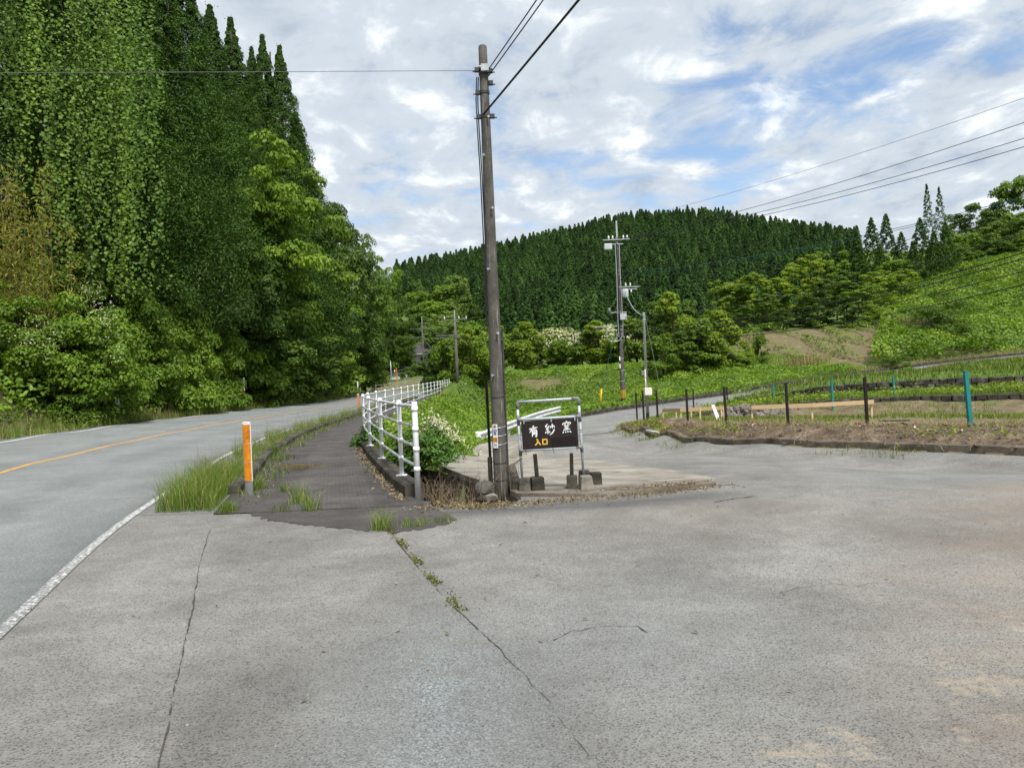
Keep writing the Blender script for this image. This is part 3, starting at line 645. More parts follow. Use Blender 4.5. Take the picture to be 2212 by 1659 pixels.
def a_tone(x, y):
    sx = np.interp(y, [2.0, 3.0, 5.0, 8.0], [-1.35, -1.55, -2.2, -3.2]); cx = np.interp(y, [2.5, 5, 8], [.5, -.3, -1.1])
    mid_ = sstep(0, .04, x - sx) * (1 - sstep(-.1, .5, x - cx)) * (1 - sstep(4.25, 4.33, y + .06 * x))
    pth = [(-0.9, 1.5), (.3, 4.5), (1.9, 7.5), (3.6, 10.2), (4.0, 13), (2.9, 18), (1.9, 24), (1.7, 29)]; dd = dist_poly(x, y, pth)
    trk_ = np.exp(-((dd - .75) / .28) ** 2) - .7 * np.exp(-(dd / .45) ** 2) + .4 * np.exp(-((dd - 2.3) / .35) ** 2)
    return np.clip(.84 + .07 * trk_ - .16 * mid_ - .05 * sstep(0, .05, x - sx) * (1 - sstep(0, .1, x - cx)), 0, 1)
tag(sheet('forecourt_road', APRON, 0.03, 0.25, M['apron'], {'dust': a_dust, 'dark': a_dark, 'grit': a_grit, 'sand': a_sand, 'tone': a_tone}), 'worn dusty asphalt where the side lane leaves the main road', 'road', kind='structure')

# sidewalk
ry = np.linspace(9.45, 75, 134)
Lw = np.stack([edge_x(ry) + 0.98, ry], 1); Rw = np.stack([rail_x(ry), ry], 1)
tag(strip('sidewalk', Lw, Rw, 0.042, M['sidewalk'], 12, {'run': lambda T, V: V[:, 1] * 1.03, 'across': lambda T, V: 1 + T * (rail_x(V[:, 1]) - edge_x(V[:, 1]) - 1)}), 'dark ribbed asphalt sidewalk beside the white railing', 'sidewalk', kind='structure')

gy = np.linspace(9.6, 75, 120); tag(strip('gutter_strip', np.stack([edge_x(gy) - .04, gy], 1), np.stack([edge_x(gy) + 1.02, gy], 1), .033, M['sideroad'], 4), 'grey asphalt gutter strip under the long kerb grass', 'gutter', kind='structure')
def walk_tip():
    g = random.Random(4); e = [(528, 1112), (565, 1124), (640, 1136), (720, 1146), (800, 1153), (860, 1155), (915, 1150), (960, 1142), (985, 1128)]
    c, _ = resample(catmull([np.array(G(u, v)) for u, v in e], 4), .07); near_ = [(x + g.gauss(0, .02), y + g.gauss(0, .045)) for x, y in c]
    outl = near_ + [(-1.0, 9.25), (-1.12, 9.75), (float(rail_x(9.8)), 9.8), (-2.5, 9.75), (-3.3, 9.75), (float(edge_x(9.75)) + 1.0, 9.75)]
    tag(sheet('sidewalk_tip', outl, .038, .2, M['sidewalk'], {'run': lambda x, y: y * 1.03, 'across': lambda x, y: x * 0}, .03), 'dark frayed asphalt tip where the sidewalk meets the forecourt', 'sidewalk', kind='structure')
def G(u, v, z=0.0):
    p = P(u, v, 1.0); t = (z - EYE) / (p.z - EYE); return (p.x * t, t)
walk_tip()

def sweep(name, path, w, h, mat, z0=-0.2, off=0.0, wob=0.0):
    """low kerb: rounded rectangular section along a path"""
    path, _ = resample(np.array(path, float), 0.35); n = normals(path); V = []
    zz = H(path[:, 0], path[:, 1]); sec = [(-w / 2, z0), (-w / 2, h - 0.025), (-w / 2 + 0.025, h), (w / 2 - 0.025, h), (w / 2, h - 0.025), (w / 2, z0)]
    g = np.random.default_rng(5)
    for p, q, z in zip(path, n, zz):
        j = g.normal(0, wob, 6)
        for (a, b), e in zip(sec, j): V.append((p[0] + q[0] * (a + off + e * .5), p[1] + q[1] * (a + off + e * .5), z + b + (e if b > 0 else 0)))
    m = len(path); F = [(i * 6 + k_, (i + 1) * 6 + k_, (i + 1) * 6 + k_ + 1, i * 6 + k_ + 1) for i in range(m - 1) for k_ in range(5)]
    F += [tuple(range(6)), tuple(range(m * 6 - 1, m * 6 - 7, -1))]
    me = bpy.data.meshes.new(name); me.from_pydata(V, [], F); me.update()
    return obj(name, me, mat)
rk = [(x, y) for x, y in RAILC if y > 10.15]
tag(sweep('railing_kerb', rk, 0.26, 0.2, M['kerbdark'], -0.7, 0.0, 0.006), 'dark mossy concrete kerb carrying the white railing', 'kerb', kind='structure')
lk = [(float(edge_x(y)) + 1.0, y) for y in np.linspace(11.2, 62, 90)]
tag(sweep('verge_kerb', lk, 0.2, 0.16, M['kerbdark'], -0.15, 0.0, 0.012), 'dark broken kerb between road and sidewalk in long grass', 'kerb', kind='structure')

# side lane beyond the forecourt
tag(strip('side_lane', SIDE[12:] + SN[12:] * 2.05, SIDE[12:] - SN[12:] * 2.05, 0.036, M['sideroad'], 6), 'narrow grey lane bending right and climbing past the plot', 'road', kind='structure')
sk = [tuple(SIDE[i] + SN[i] * 2.35) for i in range(26, len(SIDE))]
tag(sweep('lane_kerb', sk, 0.25, 0.24, M['mossconc'], -0.3, 0, 0.01), 'low dark kerb along the far side of the climbing lane', 'kerb', kind='structure')

# concrete slab with its broken tip, and the open ditch
def s_dark(x, y):
    d1 = dist_poly(x, y, [(-0.4, 11.0), (0.0, 10.1), (1.0, 9.8), (2.3, 10.1)]); return np.clip(1.0 * np.exp(-(d1 / 0.45) ** 2) + 0.35 * np.exp(-(((y - 12.5) / 0.5) ** 2 + ((x + .4) / .5) ** 2)), 0, 1)
tag(sheet('concrete_slab', SLAB, 0.075, 0.3, M['slab'], {'dark': s_dark}, 0.5), 'weathered pale concrete slab under the pole and sign', 'concrete slab', kind='structure')
def ditch():
    mb = MB(); n = len(DITCH); cx = sum(p[0] for p in DITCH) / n; cy = sum(p[1] for p in DITCH) / n
    top = [(x, y, h1(x, y) + 0.02) for x, y in DITCH]; bot = [(x + (cx - x) * 0.12, y + (cy - y) * 0.06, h1(x, y) - 0.5 + random.uniform(-.05, .05)) for x, y in DITCH]
    mb.add(top + bot + [(cx, cy, -0.55)], [(i, (i + 1) % n, n + (i + 1) % n, n + i) for i in range(n)] + [(n + i, n + (i + 1) % n, 2 * n) for i in range(n)])
    o = mb.build('ditch', M['mossconc']); tag(o, 'open roadside ditch full of dead stems beside the pole', 'ditch', kind='structure')
ditch()

# cracks and seams in the asphalt
def ribbon(name, pts, w, label, mat='crack', off=0.036, jit=0.009):
    path, _ = resample(np.array(pts, float), 0.06); n = normals(path); g = np.random.default_rng(len(pts) * 13 + int(w * 1e4))
    j = np.cumsum(g.normal(0, jit * 0.35, len(path))); j -= np.linspace(0, j[-1], len(j)); path = path + n * j[:, None]
    ww = w * np.clip(g.normal(.9, 0.7, len(path)) + .5 * np.sin(np.arange(len(path)) * .13 + len(path)), 0.03, 2.4)
    L_ = path + n * ww[:, None] / 2; R_ = path - n * ww[:, None] / 2
    tag(strip(name, L_, R_, off, M[mat], 1, skirt=0.001), label, 'crack', kind='structure')
def G(u, v, z=0.0):
    p = P(u, v, 1.0); t = (z - EYE) / (p.z - EYE); return (p.x * t, t)
ribbon('pavement_seam', [G(455, 1150), G(430, 1250), G(405, 1370), G(375, 1500), G(345, 1655), G(325, 1800)], 0.006, 'dark cracked seam running towards the viewer in the forecourt')
ribbon('pavement_crack', [G(845, 1150), G(905, 1225), G(955, 1285), G(1010, 1345), G(1050, 1388)], 0.006, 'diagonal mossy crack across the middle of the forecourt')
ribbon('surface_crack', [G(1050, 1388), G(1100, 1440), G(1150, 1500), G(1210, 1580), G(1280, 1660)], 0.0028, 'faint lower end of the diagonal crack', jit=.02)
ribbon('surface_crack', [G(1190, 1395), G(1230, 1375), G(1290, 1362), G(1370, 1366), G(1400, 1380)], 0.0035, 'short curved crack right of the gritty patch', jit=0.05)
ribbon('surface_crack', [G(1680, 1290), G(1740, 1275), G(1800, 1270), G(1850, 1280), G(1900, 1270)], 0.0035, 'short crack in the dusty right side of the forecourt', jit=0.06)
ribbon('surface_crack', [G(1545, 1053), G(1585, 1052), G(1610, 1058)], 0.02, 'broken crack just right of the slab tip', jit=0.05)
ribbon('surface_crack', [G(1545, 1092), G(1590, 1083), G(1640, 1078)], 0.014, 'second crack in front of the slab tip', jit=0.05)

# ------------------------------------------------------------------ foliage builders
def unit(a): return a / (np.linalg.norm(a, axis=-1, keepdims=True) + 1e-9)

class Leaves:
    def __init__(s, seed): s.g = np.random.default_rng(seed); s.V = []; s.T = []; s.C = []; s.n = 0
    def add(s, c, nrm, size, aspect=0.6, fold=0.12, tint=None, droop=0.0, axis=None):
        g = s.g; n = len(c)
        if axis is not None:
            a_ = unit(axis); nrm = nrm - a_ * (nrm * a_).sum(1, keepdims=True) + g.normal(size=(n, 3)) * .05
        nrm = unit(nrm)
        t = g.normal(size=(n, 3)) if axis is None else axis.copy(); t[:, 2] -= droop; t = unit(t - nrm * (t * nrm).sum(1, keepdims=True)); b = np.cross(nrm, t)
        L = np.broadcast_to(np.asarray(size, float), (n,))[:, None]
        v0 = c - t * L * .5; v2 = c + t * L * .5; v1 = c + b * L * aspect * .5 + nrm * fold * L - t * L * .08; v3 = c - b * L * aspect * .5 + nrm * fold * L - t * L * .08
        s.V.append(np.stack([v0, v1, v2, v3], 1).reshape(-1, 3)); i = s.n + np.arange(n) * 4
        s.T.append(np.c_[i, i + 1, i + 2]); s.T.append(np.c_[i, i + 2, i + 3]); s.n += 4 * n
        tt = g.random(n) if tint is None else np.broadcast_to(np.asarray(tint, float), (n,))
        s.C.append(np.repeat(np.clip(tt, 0, 1), 4))
    def clumps(s, cen, rad, per, size, flat=0.75, up=0.45, aspect=0.6, inner=0.6, ctint=None, droop=0.0, below=-0.35, radial=False):
        """leaves over many little ellipsoid clumps: cen (K,3), rad (K,)"""
        g = s.g; K = len(cen); rad = np.broadcast_to(np.asarray(rad, float), (K,)); idx = np.repeat(np.arange(K), per); n = len(idx)
        d = unit(g.normal(size=(n, 3))); m = d[:, 2] < below; d[m, 2] *= -1
        r = inner + (1.08 - inner) * g.random(n) ** 0.5
        sc = rad[idx][:, None] * np.array([1, 1, flat]); c = cen[idx] + d * sc * r[:, None]
        nr = d * 1.05 + g.normal(size=(n, 3)) * 0.36 + np.array([0, 0, up * .7])
        ct = g.random(K) if ctint is None else ctint
        ax = d + np.array([0, 0, 0.35]) + g.normal(size=(n, 3)) * 0.3 if radial else None
        s.add(c, nr, size * g.uniform(0.65, 1.35, n), aspect, tint=0.62 * ct[idx] + 0.38 * g.random(n), droop=droop, axis=ax)
    def mesh(s, name, mat): return np_mesh(name, np.concatenate(s.V), np.concatenate(s.T), mat, tint=np.concatenate(s.C))

class Blades:
    def __init__(s, seed): s.g = np.random.default_rng(seed); s.V = []; s.T = []; s.C = []; s.n = 0
    def add(s, base, h, w=0.006, lean=0.35, tint=None):
        g = s.g; n = len(base); h = np.broadcast_to(np.asarray(h, float), (n,))[:, None]; a = g.random(n) * 2 * math.pi
        d = np.stack([np.cos(a), np.sin(a), np.zeros(n)], 1); side = np.stack([-d[:, 1], d[:, 0], np.zeros(n)], 1)
        a2 = g.random(n) * 2 * math.pi; side = np.stack([np.cos(a2), np.sin(a2), np.zeros(n)], 1)
        k = (lean * g.random(n) * 1.6)[:, None]; up = np.array([0, 0, 1.0])
        p1 = base + up * h * .5 + d * h * k * .25; p2 = base + up * h * (1 - k * .25) + d * h * k
        W = side * (np.broadcast_to(np.asarray(w, float), (n,)))[:, None]
        s.V.append(np.stack([base - W, base + W, p1 - W * .8, p1 + W * .8, p2], 1).reshape(-1, 3)); i = s.n + np.arange(n) * 5
        s.T += [np.c_[i, i + 1, i + 3], np.c_[i, i + 3, i + 2], np.c_[i + 2, i + 3, i + 4]]; s.n += 5 * n
        tt = g.random(n) if tint is None else np.broadcast_to(np.asarray(tint, float), (n,)); s.C.append(np.repeat(np.clip(tt, 0, 1), 5))
    mesh = Leaves.mesh

def branch_mesh(name, H_, r0, seed, nlimb=6, lean=0.08, start=0.3, spread=0.45, n=7):
    g = random.Random(seed); mb = MB(); pts = []; x = y = 0.0
    for i in range(7):
        pts.append((x, y, H_ * i / 6)); x += g.uniform(-lean, lean) * H_ / 6; y += g.uniform(-lean, lean) * H_ / 6
    mb.tube(pts, [r0 * (1.25 if i == 0 else 1 - 0.8 * i / 6) for i in range(7)], n)
    for k in range(nlimb):
        t = start + (0.9 - start) * k / max(1, nlimb - 1); i = min(5, int(t * 6)); b = Vector(pts[i]).lerp(Vector(pts[i + 1]), t * 6 - i)
        a = k * 2.4 + g.uniform(-.4, .4); L = H_ * spread * (1.1 - 0.5 * t); d = Vector((math.cos(a), math.sin(a), g.uniform(0.35, 0.9)))
        m = b + d * L * .5 + Vector((0, 0, -.02 * H_)); e = b + d * L + Vector((g.uniform(-.1, .1) * L, g.uniform(-.1, .1) * L, .1 * L))
        mb.tube([b, m, e], [r0 * .42 * (1.1 - t), r0 * .28 * (1.1 - t), r0 * .08], 5)
    return mb.mesh(name, True)

def cedar_meshes(seed, H_=24.0, R_=3.2, K=330, per=44, leaf=0.30, mat='cedar', cut=0.1, power=0.8, far=False):
    L = Leaves(seed); g = L.g
    t = cut + (1 - cut) * (np.arange(K) + g.random(K)) / K; t = t if far else t
    r = R_ * np.clip(1 - t, 0.01, 1) ** power * (0.82 + 0.18 * np.clip((t - cut) / 0.12, 0, 1)); a = np.arange(K) * 2.39996 + g.normal(0, .3, K)
    if not far and H_ > 20: r = np.minimum(r, R_ * .6) * g.uniform(.86, 1.12, K)
    rr = r * g.uniform(0.62, 1.04, K); crad = np.clip(0.24 * r + 0.1, 0.12, 1.0) * g.uniform(0.75, 1.35, K) * (H_ / 24) ** 0.3
    if far: crad = (0.36 * r + 0.2 * R_ / 3.2) * g.uniform(.8, 1.25, K)
    cen = np.stack([rr * np.cos(a), rr * np.sin(a), t * H_ - 0.18 * rr], 1)
    L.clumps(cen, crad, per, leaf, flat=0.95, up=0.6, aspect=0.34, inner=0.66, droop=0.0, below=-0.5)
    tip = np.stack([g.normal(0, .1, 26) * R_ / 3, g.normal(0, .1, 26) * R_ / 3, H_ * (0.965 + 0.045 * g.random(26))], 1)
    L.add(tip, g.normal(size=(26, 3)), leaf * 0.9, 0.4)
    return L.mesh('crown', M[mat])

def broad_mesh(seed, H_=8.0, W=5.0, base=0.25, K=55, per=70, leaf=0.16, mat='broad', flat=0.6, lobe=0.2, umbrella=False, lobes=11):
    """crown of leaf clumps between base*H and H"""
    L = Leaves(seed); g = L.g; zc = H_ * (base + 1) / 2; zr = H_ * (1 - base) / 2
    nl = lobes; dl = unit(g.normal(size=(nl, 3))); dl[:, 2] = np.where(dl[:, 2] < (-.55 if base > .15 else -1.1), -dl[:, 2], dl[:, 2]); rl = g.uniform(0.45, 0.78, nl)
    lob = dl * rl[:, None] * np.array([W / 2, W / 2, zr]) + np.array([0, 0, zc]); lr = W * 0.5 * g.uniform(0.30, 0.52, nl)
    j = g.integers(0, nl, K); d = unit(g.normal(size=(K, 3)) + dl[j] * .8 + np.array([0, 0, .35]))
    cen = lob[j] + d * lr[j][:, None] * np.array([1, 1, .72]) * g.uniform(.55, 1.05, (K, 1)); ltint = g.random(nl)
    if umbrella: cen[:, 2] = np.round(cen[:, 2] / (H_ * 0.13)) * H_ * 0.13 + g.normal(0, .45 * H_ * .13, K)
    rad = W * lobe * .62 * g.uniform(0.6, 1.3, K); hi = np.sort(cen[:, 2] + rad * flat)[-3]; lo = cen[:, 2].min(); cen[:, 2] = lo + (cen[:, 2] - lo) * (H_ - lo) / (hi - lo)
    wr = np.sort(np.hypot(cen[:, 0], cen[:, 1]) + rad)[-max(3, K // 25)]; cen[:, :2] *= (W / 2) / wr * 1.05
    q = np.clip((cen[:, 2] - (zc - zr)) / (2 * zr), 0, 1)
    L.clumps(cen, rad, per, leaf, flat=flat, up=0.6, aspect=0.58, inner=0.62, ctint=.5 * ltint[j] + .5 * g.random(K))
    return L.mesh('crown', M[mat])

def tree_proto(name, crown, trunk, sc=1.0):
    r = empty(name); obj('crown', crown, None, r); obj('trunk', trunk, M['bark'], r); return r

def stand(proto, x, y, h, href, wx=1.0, rz=None, label=None, cat='tree', group=None, first=[], sink=0.15, z=None):
    if id(proto) in first: o = copy_tree(proto)
    else: o = proto; first.append(id(proto))
    s = h / href; o.location = (x, y, (h1(x, y) if z is None else z) - sink); o.scale = (s * wx, s * wx, s)
    o.rotation_euler = (0, 0, random.uniform(0, 6.28) if rz is None else rz)
    tag(o, label, cat, group); return o

def top_z(u, v, D): return P(u, v, D).z

# ------------------------------------------------------------------ left wood: cedars
ced = [tree_proto('cedar_tree', cedar_meshes(11 + i, 24, (5.6, 6.2, 5.2)[i], 470, 175, 0.15, cut=0.2, power=1.0), branch_mesh('trunk', 23, 0.3, i, 0)) for i in range(3)]
CEDL = [(395, 47, -90, 1.05, 'tall cedar rising out of frame right of the hanging vines'), (455, 53, 22, 1.0, 'slim cedar top just left of the highest free cedar'), (500, 58, 48, 1.08, 'broad pointed cedar second from the frame-high cedars'), (568, 62, 84, 0.95, 'pointed cedar with a thin tip in the cedar group'),
        (605, 63, 108, 0.98, 'rightmost cedar standing against the open sky'), (545, 66, 110, 0.9, 'cedar partly hidden between two pointed cedars'), (640, 64, 250, 1.0, 'shorter cedar on the right shoulder of the cedar group'), (430, 50, 120, 1.0, 'cedar in front of the slim cedar top'), (520, 57, 200, 1.0, 'lower cedar in front of the broad pointed cedar'),
        (345, 43, -60, 1.0, 'tall cedar partly veiled by vines near the wood edge'), (470, 54, 260, 1.05, 'low dense cedar above the silk tree canopy'), (600, 60, 300, 1.05, 'low cedar above the silk trees at the sky edge')]
for i, (u, D, vt, wx, lab) in enumerate(CEDL):
    p = P(u, vt, D); stand(ced[i % 3], p.x, p.y, p.z - h1(p.x, p.y) + .3, 24, wx * 24 / (p.z - h1(p.x, p.y)) * 1.05, label=lab, cat='cedar', group='cedars on the left slope')
for i, (u, D, lab) in enumerate([(-10, 37, 'cedar behind the vines at the left edge of the picture'), (70, 39, 'second vine-covered cedar from the left edge'), (150, 39, 'third vine-covered cedar from the left edge'), (225, 40, 'fourth vine-covered cedar from the left edge'), (295, 41, 'fifth vine-covered cedar from the left edge'), (30, 43, 'cedar in shade behind the leftmost vines'), (190, 45, 'cedar in shade behind the middle vines')]):
    p = P(u, 300, D); stand(ced[(i + 1) % 3], p.x, p.y, 25, 24, 1.05, label=lab, cat='cedar', group='vine covered cedars')

# hanging vines: one curtain per thing
def vine_curtain(u0, u1, D, v0, v1, seed, label, dens=1.0, size=0.155, bulge=0.9):
    a, b = P(u0, 500, D), P(u1, 500, D); za, zb = top_z((u0 + u1) / 2, v0, D), top_z((u0 + u1) / 2, v1, D); W = (b - a).length
    L = Leaves(seed); g = L.g; ns = int(W * 34 * dens); cx, cy = (a.x + b.x) / 2, D
    toward = unit(np.array([-cx, -cy, 0.0]))
    nd = max(3, int(W / .62)); dr = (np.arange(nd) + g.uniform(.2, .8, nd)) / nd; dtint = g.random(nd); dout = g.uniform(-.5, .9, nd); dlen = g.uniform(.55, 1.0, nd)
    for k in range(ns):
        j = g.integers(0, nd); s = float(np.clip(dr[j] + g.normal(0, .30 / nd), 0, 1)); x0 = a.x + (b.x - a.x) * s; ph = g.random() * 6
        top = za - (za - zb) * (g.random() ** 1.8) * 0.75; ln = g.uniform(0.22, 0.75) * (za - zb) * dlen[j]; z1 = max(top - ln, zb - g.random())
        m = max(6, int((top - z1) / 0.13)); z = np.linspace(top, z1, m); f = (za - z) / (za - zb)
        out = bulge * (math.sin(s * math.pi) ** 0.7) * (0.45 + 0.7 * f) + 0.25 * np.sin(z * 0.9 + ph) + g.normal(0, .16, m) + 0.2 * math.sin(ph * 3) + dout[j]
        c = np.stack([x0 + 0.22 * np.sin(z * 0.7 + ph) + g.normal(0, .16, m) - cx, np.full(m, 0.0), z], 1)
        c[:, 0] += toward[0] * out; c[:, 1] += toward[1] * out
        nr = toward * 0.9 + g.normal(size=(m, 3)) * 0.5 + np.array([0, 0, 0.55]); base = g.random()
        L.add(c, nr, size * g.uniform(.55, 1.35, m), 0.8, 0.08, tint=0.4 * dtint[j] + .2 * base + 0.4 * g.random(m), droop=1.2)
    o = empty('hanging_vine', (cx, cy, 0)); obj('leaves', L.mesh('leaves', M['vine']), None, o)
    mb = MB()
    for k in range(5):
        s = random.random(); x0 = a.x + (b.x - a.x) * s - cx; zz = [za - (za - zb) * t / 6 for t in range(7)]
        mb.tube([(x0 + random.uniform(-.12, .12), toward[1] * 0.2 + random.uniform(-.1, .1), z) for z in zz], 0.010, 4)
    mb.build('stems', M['bark'], o)
    tag(o, label, 'vine', 'vines hanging from the cedars'); return o
vine_curtain(-60, 50, 34, -40, 420, 31, 'vine curtain at the left edge of the picture', 0.6)
vine_curtain(35, 120, 34.5, -60, 560, 32, 'thin vine curtain second from the left edge', 0.7)
vine_curtain(110, 200, 34, -60, 600, 33, 'vine curtain third from the left edge', 0.85)
vine_curtain(185, 275, 35, -60, 620, 34, 'broad vine curtain in the middle of the draped trees', 1.0)
vine_curtain(262, 348, 35.5, -20, 640, 35, 'bright vine curtain at the right end of the draped trees', 1.2, bulge=1.3)
vine_curtain(435, 535, 49, 395, 620, 36, 'short vine curtain hanging over a dark hollow', 0.8, 0.2)
vine_curtain(350, 400, 41, 300, 560, 37, 'narrow sparse vine curtain against dark cedar', 0.5, 0.2)

# broadleaf trees on the left slope
BH_ = 8.0
bro = [tree_proto('broadleaf_tree', broad_mesh(51, 8, 6.6, -0.12, 120, 150, 0.18, 'broad', 0.55, 0.15, True, 18), branch_mesh('trunk', 5.4, 0.16, 51, 8, spread=.3)),
       tree_proto('broadleaf_tree', broad_mesh(52, 8, 6.0, -0.15, 110, 150, 0.18, 'broaddark', 0.6, 0.16, False, 18), branch_mesh('trunk', 5.4, 0.16, 52, 8, spread=.3)),
       tree_proto('broadleaf_tree', broad_mesh(53, 8, 7.2, -0.1, 120, 150, 0.17, 'shrub', 0.42, 0.15, True, 18), branch_mesh('trunk', 5.2, 0.15, 53, 8, spread=.3))]
BROL = [(540, 50, 330, 2, 1.0, 'feathery light green silk tree below the cedars'), (610, 60, 395, 2, 1.05, 'wide silk tree canopy at the foot of the sky-edge cedars'), (470, 46, 430, 1, 1.0, 'dark tree in the hollow right of the vines'), (560, 52, 480, 0, 1.0, 'layered tree below the left silk tree'), (650, 61, 470, 1, 1.05, 'dark layered tree in the middle of the slope'),
        (690, 71, 415, 0, 1.0, 'tree on the skyline right of the silk trees'), (735, 80, 440, 1, 0.95, 'dark rounded tree on the skyline'), (772, 88, 520, 0, 1.05, 'tree below the dark skyline tree'), (690, 69, 540, 2, 1.0, 'spreading tree above the road bend'), (620, 58, 590, 0, 1.0, 'wide tree leaning over the road verge'),
        (742, 80, 640, 1, 0.95, 'low dark tree by the bend of the road'), (800, 126, 525, 0, 0.85, 'pale tree on the skyline at the right end of the wood'), (830, 130, 560, 2, 0.8, 'light green tree at the far right of the slope'), (858, 133, 590, 0, 0.75, 'last tree of the slope overhanging the bend'), (815, 128, 640, 1, 0.8, 'shaded tree below the right end of the wood'), (860, 130, 690, 0, 0.62, 'low tree overhanging the terraces'),
        (520, 50, 560, 1, 0.9, 'dark tree behind the roadside shrubs'), (640, 62, 680, 1, 0.8, 'low shaded tree beside the white marker pole'), (778, 88, 600, 0, 0.9, 'mid green tree right of the low dark tree')]
for i, (u, D, vt, k_, wx, lab) in enumerate(BROL):
    D *= 1.045 if u < 790 else 1
    p = P(u, vt, D); z0 = h1(p.x, p.y)
    if u >= 800: z0 = max(z0, P(u, 800, D).z)
    h = p.z - z0 + 0.4; stand(bro[k_], p.x, p.y, h, 8, wx * min(1.35, 11.0 / max(h, 3.5)), label=lab, cat='tree', group='broadleaf trees on the left slope', z=z0)

# shrubs at the foot of the slope
shr = [tree_proto('roadside_shrub', broad_mesh(71, 4, 4.6, -0.35, 110, 110, 0.14, 'shrub', 0.6, 0.17, False, 18), branch_mesh('trunk', 2.6, 0.06, 71, 7, start=.1)),
       tree_proto('roadside_shrub', broad_mesh(72, 4, 4.2, -0.35, 100, 110, 0.145, 'kudzu', 0.7, 0.18, False, 18), branch_mesh('trunk', 2.6, 0.06, 72, 7, start=.1)),
       tree_proto('roadside_shrub', broad_mesh(73, 4, 4.8, -0.35, 110, 110, 0.135, 'broad', 0.55, 0.16, False, 18), branch_mesh('trunk', 2.6, 0.06, 73, 7, start=.1))]
SHRL = [(-30, 27, 560, 0), (70, 27.5, 590, 0), (170, 28.5, 575, 0), (270, 33.5, 560, 1), (350, 37, 540, 1), (430, 41.5, 590, 1), (500, 46.5, 620, 0), (570, 52.5, 650, 2), (640, 60, 690, 0), (720, 73, 690, 2), (775, 86, 700, 0), (120, 31, 500, 1), (230, 33, 490, 1), (20, 31, 480, 2), (125, 27.6, 640, 1), (225, 30, 640, 0), (310, 33.5, 610, 1), (390, 37, 620, 1), (455, 41, 640, 1), (535, 46.5, 670, 0), (605, 53, 700, 1), (680, 63, 715, 0)]
SHL = ['shrub at the left edge of the picture above the verge', 'dense shrub second from the left edge with white blossom', 'shrub with a white blossom streak by the white kilometre post', 'bright green mound right of the white blossom', 'tall bright mound near the vine curtain foot', 'yellow green mound above the dark hollow', 'shrub before the hollow in the wood', 'mid green shrub left of the white marker pole', 'shrub right of the white marker pole', 'dark shrub left of the road bend', 'last shrub at the road bend', 'kudzu mound below the thin vines', 'kudzu mound below the broad vine curtain', 'dark mound below the leftmost vines', 'low bright mound in the front row, leftmost of them', 'low front-row shrub second from the left', 'low bright front-row mound third from the left', 'low bright front-row mound fourth from the left', 'low front-row mound before the short vine curtain', 'low front-row shrub beside the white pole with the red foot', 'low front-row mound right of the white pole', 'low front-row shrub nearest the road bend']
for (u, D, vt, k_), lab in zip(SHRL, SHL):
    D = (D + 1.8) * (1.07 if D > 30 else 1.03); p = P(u, vt, D); h = (p.z - h1(p.x, p.y)) * .84; stand(shr[k_], p.x, p.y, h, 4, 4.2 / max(h, 3), label=lab, cat='shrub', group='shrubs at the foot of the slope')

def bamboo(u, v0, v1, D, w, label, seed):
    p = P(u, v1, D); zt = P(u, v0, D).z; r = empty('bamboo_thicket', (p.x, p.y, h1(p.x, p.y))); hh = zt - r.location.z; L = Leaves(seed); g = L.g; mb = MB()
    for k in range(46):
        x, y = g.normal(0, w / 3), g.normal(0, .5); lx, ly = g.normal(0, .5), g.normal(-.3, .4); h_ = hh * g.uniform(.6, 1.0); mb.tube([(x, y, 0), (x + lx * .3, y + ly * .3, h_ * .6), (x + lx, y + ly, h_)], [.009, .007, .003], 4)
        m = 170; t = g.uniform(.05, 1, m); c = np.stack([x + lx * t ** 2 + g.normal(0, .2, m), y + ly * t ** 2 + g.normal(0, .2, m), h_ * t + g.normal(0, .12, m)], 1); L.add(c, g.normal(size=(m, 3)) * .7 + np.array([0, -.6, .6]), .24 * g.uniform(.6, 1.2, m), .2, .05, droop=1.0)
    obj('foliage', L.mesh('foliage', M['bamboo']), None, r); mb.build('culms', M['dead'], r); tag(r, label, 'bamboo')
bamboo(15, 350, 620, 31, 3.0, 'yellow green bamboo thicket at the left edge of the picture', 85)

def blossoms(name, spots, seed, label, size=0.1, mat='flower', per=40, spread=0.35):
    L = Leaves(seed); g = L.g
    for (x, y, z, r) in spots:
        c = np.array([x, y, z]) + g.normal(size=(per, 3)) * r * np.array([1, .5, 1]); L.add(c, g.normal(size=(per, 3)) + np.array([0, -.8, .8]), size * g.uniform(.6, 1.3, per), 0.8)
    o = obj(name, L.mesh(name, M[mat])); tag(o, label, 'blossom', kind='stuff'); return o
sp = []
for u, v, D in [(195, 640, 26.4), (205, 655, 26.3), (215, 672, 26.2), (222, 690, 26.2), (185, 625, 26.6), (70, 690, 25.2), (85, 715, 25), (60, 730, 25), (105, 740, 25.2), (240, 700, 26.3), (255, 760, 26.5), (500, 640, 46), (515, 655, 46), (470, 620, 43), (420, 600, 40.5), (530, 700, 46)]:
    p = P(u, v, D + (1.2 if D < 30 else 0)); sp.append((p.x, p.y, p.z, 0.3))
blossoms('white_blossom', sp, 91, 'white blossom streaks on the shrubs at the foot of the slope', 0.055)

